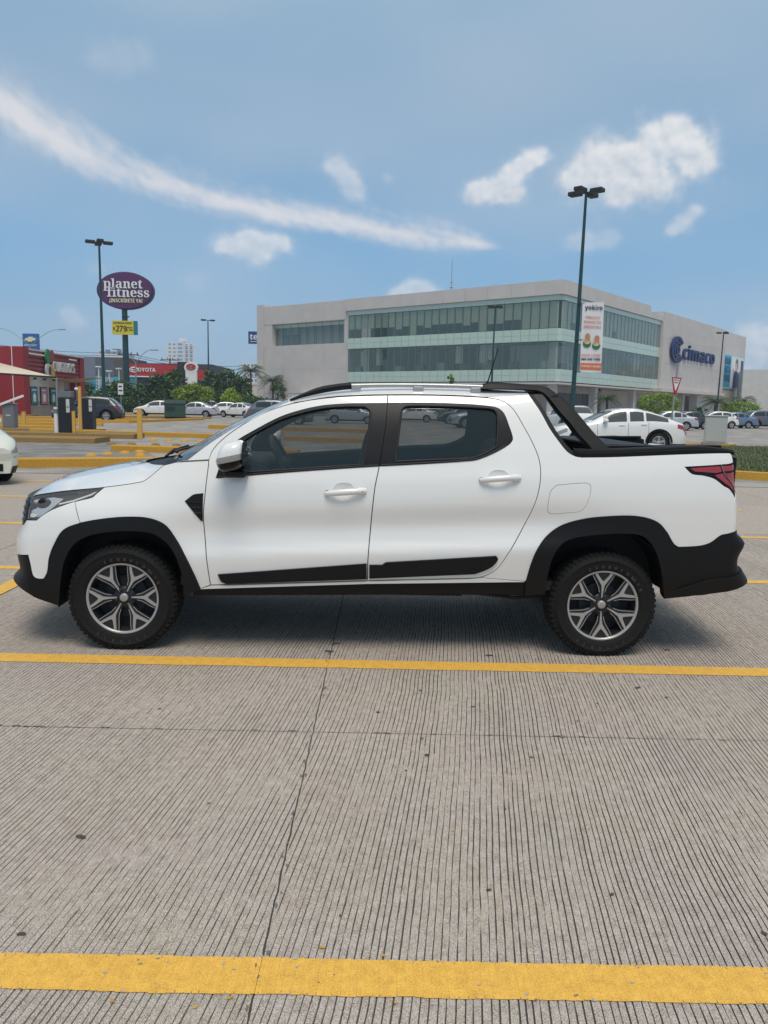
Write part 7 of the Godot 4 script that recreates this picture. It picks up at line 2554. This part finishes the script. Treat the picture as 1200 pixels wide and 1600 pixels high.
	put_box("cabinet", M.machine_grey, g, -0.26, 0.24, 0, 0.98, -0.2, 0.2, Transform3D.IDENTITY, 0.02)
	put_box("lid", M.machine_grey, g, -0.29, 0.27, 0.98, 1.03, -0.23, 0.23, Transform3D.IDENTITY, 0.015)
	put_box("mark", M.panel_light, g, -0.10, 0.10, 0.50, 0.55, 0.202, 0.21)
	var bm := MB.new()
	bm.bar(Vector3(-0.35, 0.95, 0.26), Vector3(0.72, 1.36, 0.26), 0.10, 0.06, 0.01)
	obj(bm, M.white, "boom", g)
	# yellow posts
	for e in [[Vector3(-9.15, GY, -29.2), 1.12, 0.17, "thick square yellow post at the end of the ticket island"], [Vector3(-11.55, 0.17, -29.7), 1.72, 0.11, "tall thin yellow post with a white lamp beside the ticket machine"], [Vector3(-11.72, 0.17, -29.5), 0.80, 0.11, "short yellow post in front of the tall yellow post"], [Vector3(-17.6, GY, -38.2), 0.78, 0.16, "short yellow post behind the barrier cabinet"]]:
		var o := thing("yellow_post", e[3], "bollard", e[0], 0.1, "yellow posts round the ticket islands")
		put_box("shaft", M.post_yellow, o, -e[2] * 0.5, e[2] * 0.5, 0, e[1], -e[2] * 0.5, e[2] * 0.5, Transform3D.IDENTITY, 0.012)
		put_box("cap", M.kerb_yellow, o, -e[2] * 0.53, e[2] * 0.53, e[1], e[1] + 0.02, -e[2] * 0.53, e[2] * 0.53, Transform3D.IDENTITY, 0.006)
		if e[1] > 1.5:
			var bl := MB.new()
			bl.blob(Vector3(-0.10, e[1] - 0.08, 0.04), Vector3(0.07, 0.06, 0.06))
			obj(bl, M.white, "lamp_globe", o)
	# raised dome markers across the lane
	var dome := MB.new()
	dome.lathe([Vector2(0.15, 0.0), Vector2(0.145, 0.02), Vector2(0.11, 0.06), Vector2(0.06, 0.08), Vector2(0.0, 0.085)], 16)
	var dm := dome.mesh()
	var spots := [[-7.45, -19.8, 0], [-7.25, -20.4, 0], [-7.0, -21.0, 0], [-6.75, -21.5, 0], [-6.3, -20.1, 0], [-8.4, -28.3, 0], [-7.8, -28.2, 0], [-7.2, -28.1, 0], [-6.6, -28.0, 0], [-6.0, -27.9, 0], [-8.9, -25.4, 1], [-8.2, -25.3, 1], [-7.4, -25.2, 1], [-6.7, -25.1, 1], [-6.0, -25.0, 0], [-4.9, -20.6, 0], [-4.0, -20.2, 0], [-3.1, -24.6, 0], [-1.6, -22.6, 0], [-0.7, -24.2, 0]]
	for e in spots:
		tag(put(dm, M.kerb_worn if e[2] else M.kerb_yellow, "lane_dome", self, Transform3D(Basis.IDENTITY, Vector3(e[0], GY, e[1]))), "worn brown dome marker in a row across the lane" if e[2] else "yellow dome marker in a row across the lane", "road marker", "dome markers across the lane")
	# dumpster
	var d := thing("dumpster", "dark green metal dumpster with a pitched lid by the parked sedans", "dumpster", Vector3(-17.55, GY, -65.5), 0.25)
	put_box("bin", M.skip_green, d, -0.85, 0.85, 0.15, 1.15, -0.6, 0.6, Transform3D.IDENTITY, 0.03)
	var lid := MB.new()
	lid.prism(pv([[-0.62, 0.0], [0.62, 0.0], [0.62, 0.12], [0.0, 0.42], [-0.62, 0.12]]), -0.88, 0.88, Transform3D(Basis(Vector3(0, 0, 1), Vector3.UP, Vector3(1, 0, 0)), Vector3(0, 1.155, 0)))
	obj(lid, M.skip_dark, "lid", d)
	put_box("rib", M.skip_dark, d, -0.7, 0.0, 0.72, 0.80, 0.6, 0.66)
	put_box("rib", M.skip_dark, d, -0.7, 0.0, 0.92, 1.0, 0.6, 0.66)
	for x in [-0.7, 0.7]:
		for z in [-0.45, 0.45]:
			var wl := MB.new()
			wl.tube([Vector3(x, 0.08, z - 0.03), Vector3(x, 0.08, z + 0.03)], 0.08, 10)
			wl.box(Vector3(x, 0.14, z), Vector3(0.06, 0.06, 0.06))
			obj(wl, M.black, "castor", d)

# ---------------------------------------------------------------- plants
func leaves(mb: MB, ctr: Vector3, r: Vector3, n: int, size: float, dark: Color, light: Color, rng: RandomNumberGenerator, boxy := 2.0, hollow := 0.55) -> void:
	var clumps := []
	for k in maxi(6, n / (34 if boxy <= 2.0 else 12)):
		var d := Vector3(rng.randfn(), rng.randfn(), rng.randfn()).normalized()
		if boxy > 2.0:
			var m := pow(pow(absf(d.x), boxy) + pow(absf(d.y), boxy) + pow(absf(d.z), boxy), 1.0 / boxy)
			d /= m
		clumps.append([d * lerpf(hollow, 1.0, pow(rng.randf(), 0.6)), rng.randf_range(0.10, 0.24), rng.randf()])
	for k in n:
		var c: Array = clumps[rng.randi() % clumps.size()]
		var q: Vector3 = c[0] + Vector3(rng.randfn(), rng.randfn(), rng.randfn()) * c[1] * 0.62
		var p := ctr + q * r
		var a := Vector3(rng.randfn(), rng.randfn() * 0.6, rng.randfn()).normalized()
		var b := a.cross(Vector3(rng.randfn(), rng.randfn(), rng.randfn())).normalized()
		var s := size * rng.randf_range(0.6, 1.3)
		mb.col = dark.lerp(light, clampf(c[2] * 0.75 + rng.randf() * 0.35 - 0.05, 0, 1))
		mb.tri(p - a * s * 0.5, p + b * s * 0.42, p + a * s * 0.5)
		mb.tri(p - a * s * 0.5, p + a * s * 0.5, p - b * s * 0.30 + Vector3(0, -s * 0.08, 0))
const DARK := Color(0.018, 0.048, 0.012)
const MID := Color(0.085, 0.155, 0.022)
const LIME := Color(0.34, 0.46, 0.03)
func tree(label: String, at: Vector3, h: float, r: Vector3, n: int, size: float, dark: Color, light: Color, seed_: int, called := "broadleaf_tree", group := "trees left of the office") -> void:
	var rng := RandomNumberGenerator.new()
	rng.seed = seed_
	var o := thing(called, label, "tree", at, rng.randf() * TAU, group)
	var t := MB.new()
	var top := h - r.y * 0.8
	t.tube([Vector3.ZERO, Vector3(0.08, top * 0.5, 0.05), Vector3(0, top, 0)], [0.05 + h * 0.03, 0.03 + h * 0.02, h * 0.014], 8)
	for k in 6:
		var a := TAU * k / 6 + rng.randf()
		var e := Vector3(cos(a) * r.x * 0.6, h - r.y * rng.randf_range(0.4, 1.2), sin(a) * r.z * 0.6)
		t.tube([Vector3(0, top * rng.randf_range(0.6, 0.95), 0), e * Vector3(0.5, 1, 0.5) - Vector3(0, r.y * 0.25, 0), e], [h * 0.012, h * 0.009, h * 0.004], 5)
	obj(t, M.bark, "trunk", o)
	var m := MB.new()
	leaves(m, Vector3(0, h - r.y, 0), r, n, size, dark, light, rng)
	obj(m, M.leaf, "crown", o, true)
func shrub(label: String, at: Vector3, r: Vector3, n: int, size: float, dark: Color, light: Color, seed_: int, boxy := 2.0, called := "shrub", group := "") -> void:
	var rng := RandomNumberGenerator.new()
	rng.seed = seed_
	var o := thing(called, label, "bush", at, 0, group)
	var t := MB.new()
	for k in 5:
		var a := TAU * k / 5
		t.tube([Vector3.ZERO, Vector3(cos(a) * r.x * 0.5, r.y * 1.1, sin(a) * r.z * 0.5)], [0.05, 0.02], 5)
	obj(t, M.bark, "stem", o)
	var m := MB.new()
	if boxy > 2.0:
		n = int(n * 1.6)
	leaves(m, Vector3(0, r.y * 1.02, 0), r, n, size, dark, light, rng, boxy, 0.86 if boxy > 2.0 else 0.7)
	obj(m, M.leaf, "foliage", o, true)
func palm(label: String, at: Vector3, h: float, frond: float, seed_: int, fan := false, group := "palms") -> void:
	var rng := RandomNumberGenerator.new()
	rng.seed = seed_
	var o := thing("palm_tree", label, "palm", at, rng.randf() * TAU, group)
	var t := MB.new()
	t.tube([Vector3.ZERO, Vector3(0.1, h * 0.5, 0.05), Vector3(0, h, 0)], [0.20, 0.15, 0.13], 9)
	obj(t, M.bark, "trunk", o)
	var n := 20 if not fan else 26
	for k in n:
		var a := TAU * k * 0.381966 + rng.randf() * 0.4
		var lift := lerpf(1.15, -0.45, float(k) / n)
		var m := MB.new()
		var d := Vector3(cos(a), 0, sin(a))
		var sd := Vector3(-sin(a), 0, cos(a))
		var pts := []
		for i in 8:
			var f := i / 7.0
			pts.append(Vector3(0, h, 0) + d * frond * f * cos(lift * (1.0 - f * 0.3)) + Vector3(0, frond * (sin(lift) * f - 0.62 * f * f), 0))
		m.col = Color(0.09, 0.10, 0.03)
		m.tube(pts, [0.03, 0.028, 0.025, 0.022, 0.018, 0.014, 0.01, 0.006], 4, false)
		for i in 22:
			var f := (i + 1) / 22.5
			if fan and f < 0.45:
				continue
			var p0: Vector3 = along3(pts, f)
			var ln := frond * (0.36 * sin(PI * clampf(f * 0.86 + 0.12, 0, 1)) if not fan else 0.34)
			var fw := d * (0.55 if not fan else lerpf(1.2, 0.2, absf(f - 0.7) * 2.0))
			for s in [-1.0, 1.0]:
				m.col = Color(0.022, 0.05, 0.014).lerp(Color(0.09, 0.13, 0.035), rng.randf())
				var tip: Vector3 = p0 + (sd * s + fw).normalized() * ln + Vector3(0, -ln * rng.randf_range(0.25, 0.6), 0)
				var wd := d * 0.04 * frond * 0.35
				m.tri(p0 - wd, p0 + wd, tip)
		obj(m, M.leaf, "frond", o, true)
func build_plants() -> void:
	# right, before the office
	shrub("square clipped bright green hedge in front of the office canopy", Vector3(29.3, GY, -85.0), Vector3(1.85, 1.52, 1.2), 5200, 0.17, MID, LIME, 1, 5.0, "clipped_hedge")
	shrub("long clipped bright green hedge below the sale poster", Vector3(42.6, GY, -95.0), Vector3(2.0, 1.25, 1.2), 4200, 0.18, MID, LIME, 2, 5.0, "clipped_hedge")
	shrub("dark loose bush under the office canopy", Vector3(35.0, GY, -88.0), Vector3(1.2, 0.95, 1.0), 2200, 0.18, DARK, MID, 3)
	palm("small palm with hanging fronds before the office's recessed ground floor", Vector3(24.6, GY, -88.0), 2.7, 1.9, 4)
	palm("palm with dark fronds left of the long hedge", Vector3(39.9, GY, -95.5), 2.7, 2.2, 5)
	palm("stiff fan palm right of the palm beside the long hedge", Vector3(44.4, GY, -98.0), 2.9, 1.7, 6, true)
	tree("slender young tree whose tip shows over the pickup roof", Vector3(7.0, GY, -86.0), 4.95, Vector3(0.45, 0.6, 0.45), 420, 0.22, MID, LIME, 7, "young_tree", "young trees before the office")
	# by the office end wall
	tree("thin open young tree against the grey end wall", Vector3(-13.7, GY, -100.0), 3.9, Vector3(1.5, 1.25, 1.1), 700, 0.26, DARK, MID, 8, "young_tree", "young trees before the office")
	shrub("dark round bush at the left edge of the office wall", Vector3(-17.2, GY, -100.0), Vector3(1.2, 0.95, 1.0), 1500, 0.22, DARK, MID, 9)
	shrub("low dark bush under the thin young tree", Vector3(-12.6, GY, -101.0), Vector3(1.8, 0.6, 1.0), 1200, 0.22, DARK, Color(0.06, 0.10, 0.02), 10)
	tree("small leafy tree by the office entrance", Vector3(-7.4, GY, -106.0), 3.4, Vector3(0.8, 0.8, 0.8), 500, 0.22, MID, LIME, 11, "young_tree", "young trees before the office")
	palm("tall palm beside the office end wall", Vector3(-20.6, GY, -120.0), 6.3, 2.7, 12)
	palm("second palm half behind the tall palm", Vector3(-17.9, GY, -124.0), 5.0, 2.6, 13)
	palm("low palm left of the tall palm", Vector3(-24.2, GY, -122.0), 4.4, 2.2, 14)
	# middle left
	var rng := RandomNumberGenerator.new()
	rng.seed = 3
	tree("wide flat-topped lime green tree behind the parked sedans", Vector3(-21.5, GY, -88.0), 3.4, Vector3(2.5, 1.1, 1.5), 5200, 0.22, Color(0.05, 0.07, 0.02), LIME, 15)
	shrub("round lime green bush right of the flat-topped tree", Vector3(-17.3, GY, -88.0), Vector3(1.15, 1.4, 1.1), 3200, 0.20, MID, LIME, 16)
	var k := 20
	for e in [[-26.7, -100.0, 5.4, 2.0, "tallest dark tree at the right end of the red showroom band"], [-28.9, -100.0, 4.8, 1.7, "dark tree left of the tallest dark tree"], [-21.2, -106.0, 5.7, 2.0, "dark green tree just right of the two-headed lamp post"], [-23.4, -105.0, 5.3, 1.9, "mid green tree just left of the two-headed lamp post"], [-25.3, -103.0, 3.6, 1.5, "low green tree in front of the white pylon"], [-19.3, -106.0, 4.8, 1.5, "dark tree left of the tall palm"], [-31.0, -98.0, 3.4, 1.6, "green bushy tree below the white showroom lettering"], [-32.6, -99.0, 3.3, 1.5, "dark bushy tree right of the purple sign pole"], [-34.6, -100.0, 3.8, 1.8, "dark tree left of the purple sign pole"], [-37.5, -98.0, 3.4, 1.7, "green tree in front of the cyan showroom glass"], [-39.8, -96.0, 2.8, 1.5, "low tree at the end of the red restaurant"], [-36.0, -94.0, 2.4, 1.3, "low bushy tree behind the black car by the ticket machines"]]:
		tree(e[4], Vector3(e[0], GY, e[1]), e[2], Vector3(e[3], e[2] * 0.42, e[3]), 1900, 0.36, DARK, MID if k % 3 else Color(0.075, 0.12, 0.025), k)
		k += 1
	for e in [[-38.2, -100.0, 3.2, "palm beside the cyan showroom glass"], [-33.6, -102.0, 3.4, "palm just right of the purple sign pole"]]:
		palm(e[3], Vector3(e[0], GY, e[1]), e[2], 2.2, k)
		k += 1
	shrub("long dark hedge along the avenue below the showroom", Vector3(-33.5, GY, -97.0), Vector3(6.5, 0.85, 1.2), 5200, 0.30, DARK, MID, 60, 5.0, "long_hedge")
	shrub("long dark hedge behind the parked sedans", Vector3(-21.5, GY, -101.0), Vector3(5.5, 1.15, 1.2), 5200, 0.30, DARK, MID, 61, 5.0, "long_hedge")
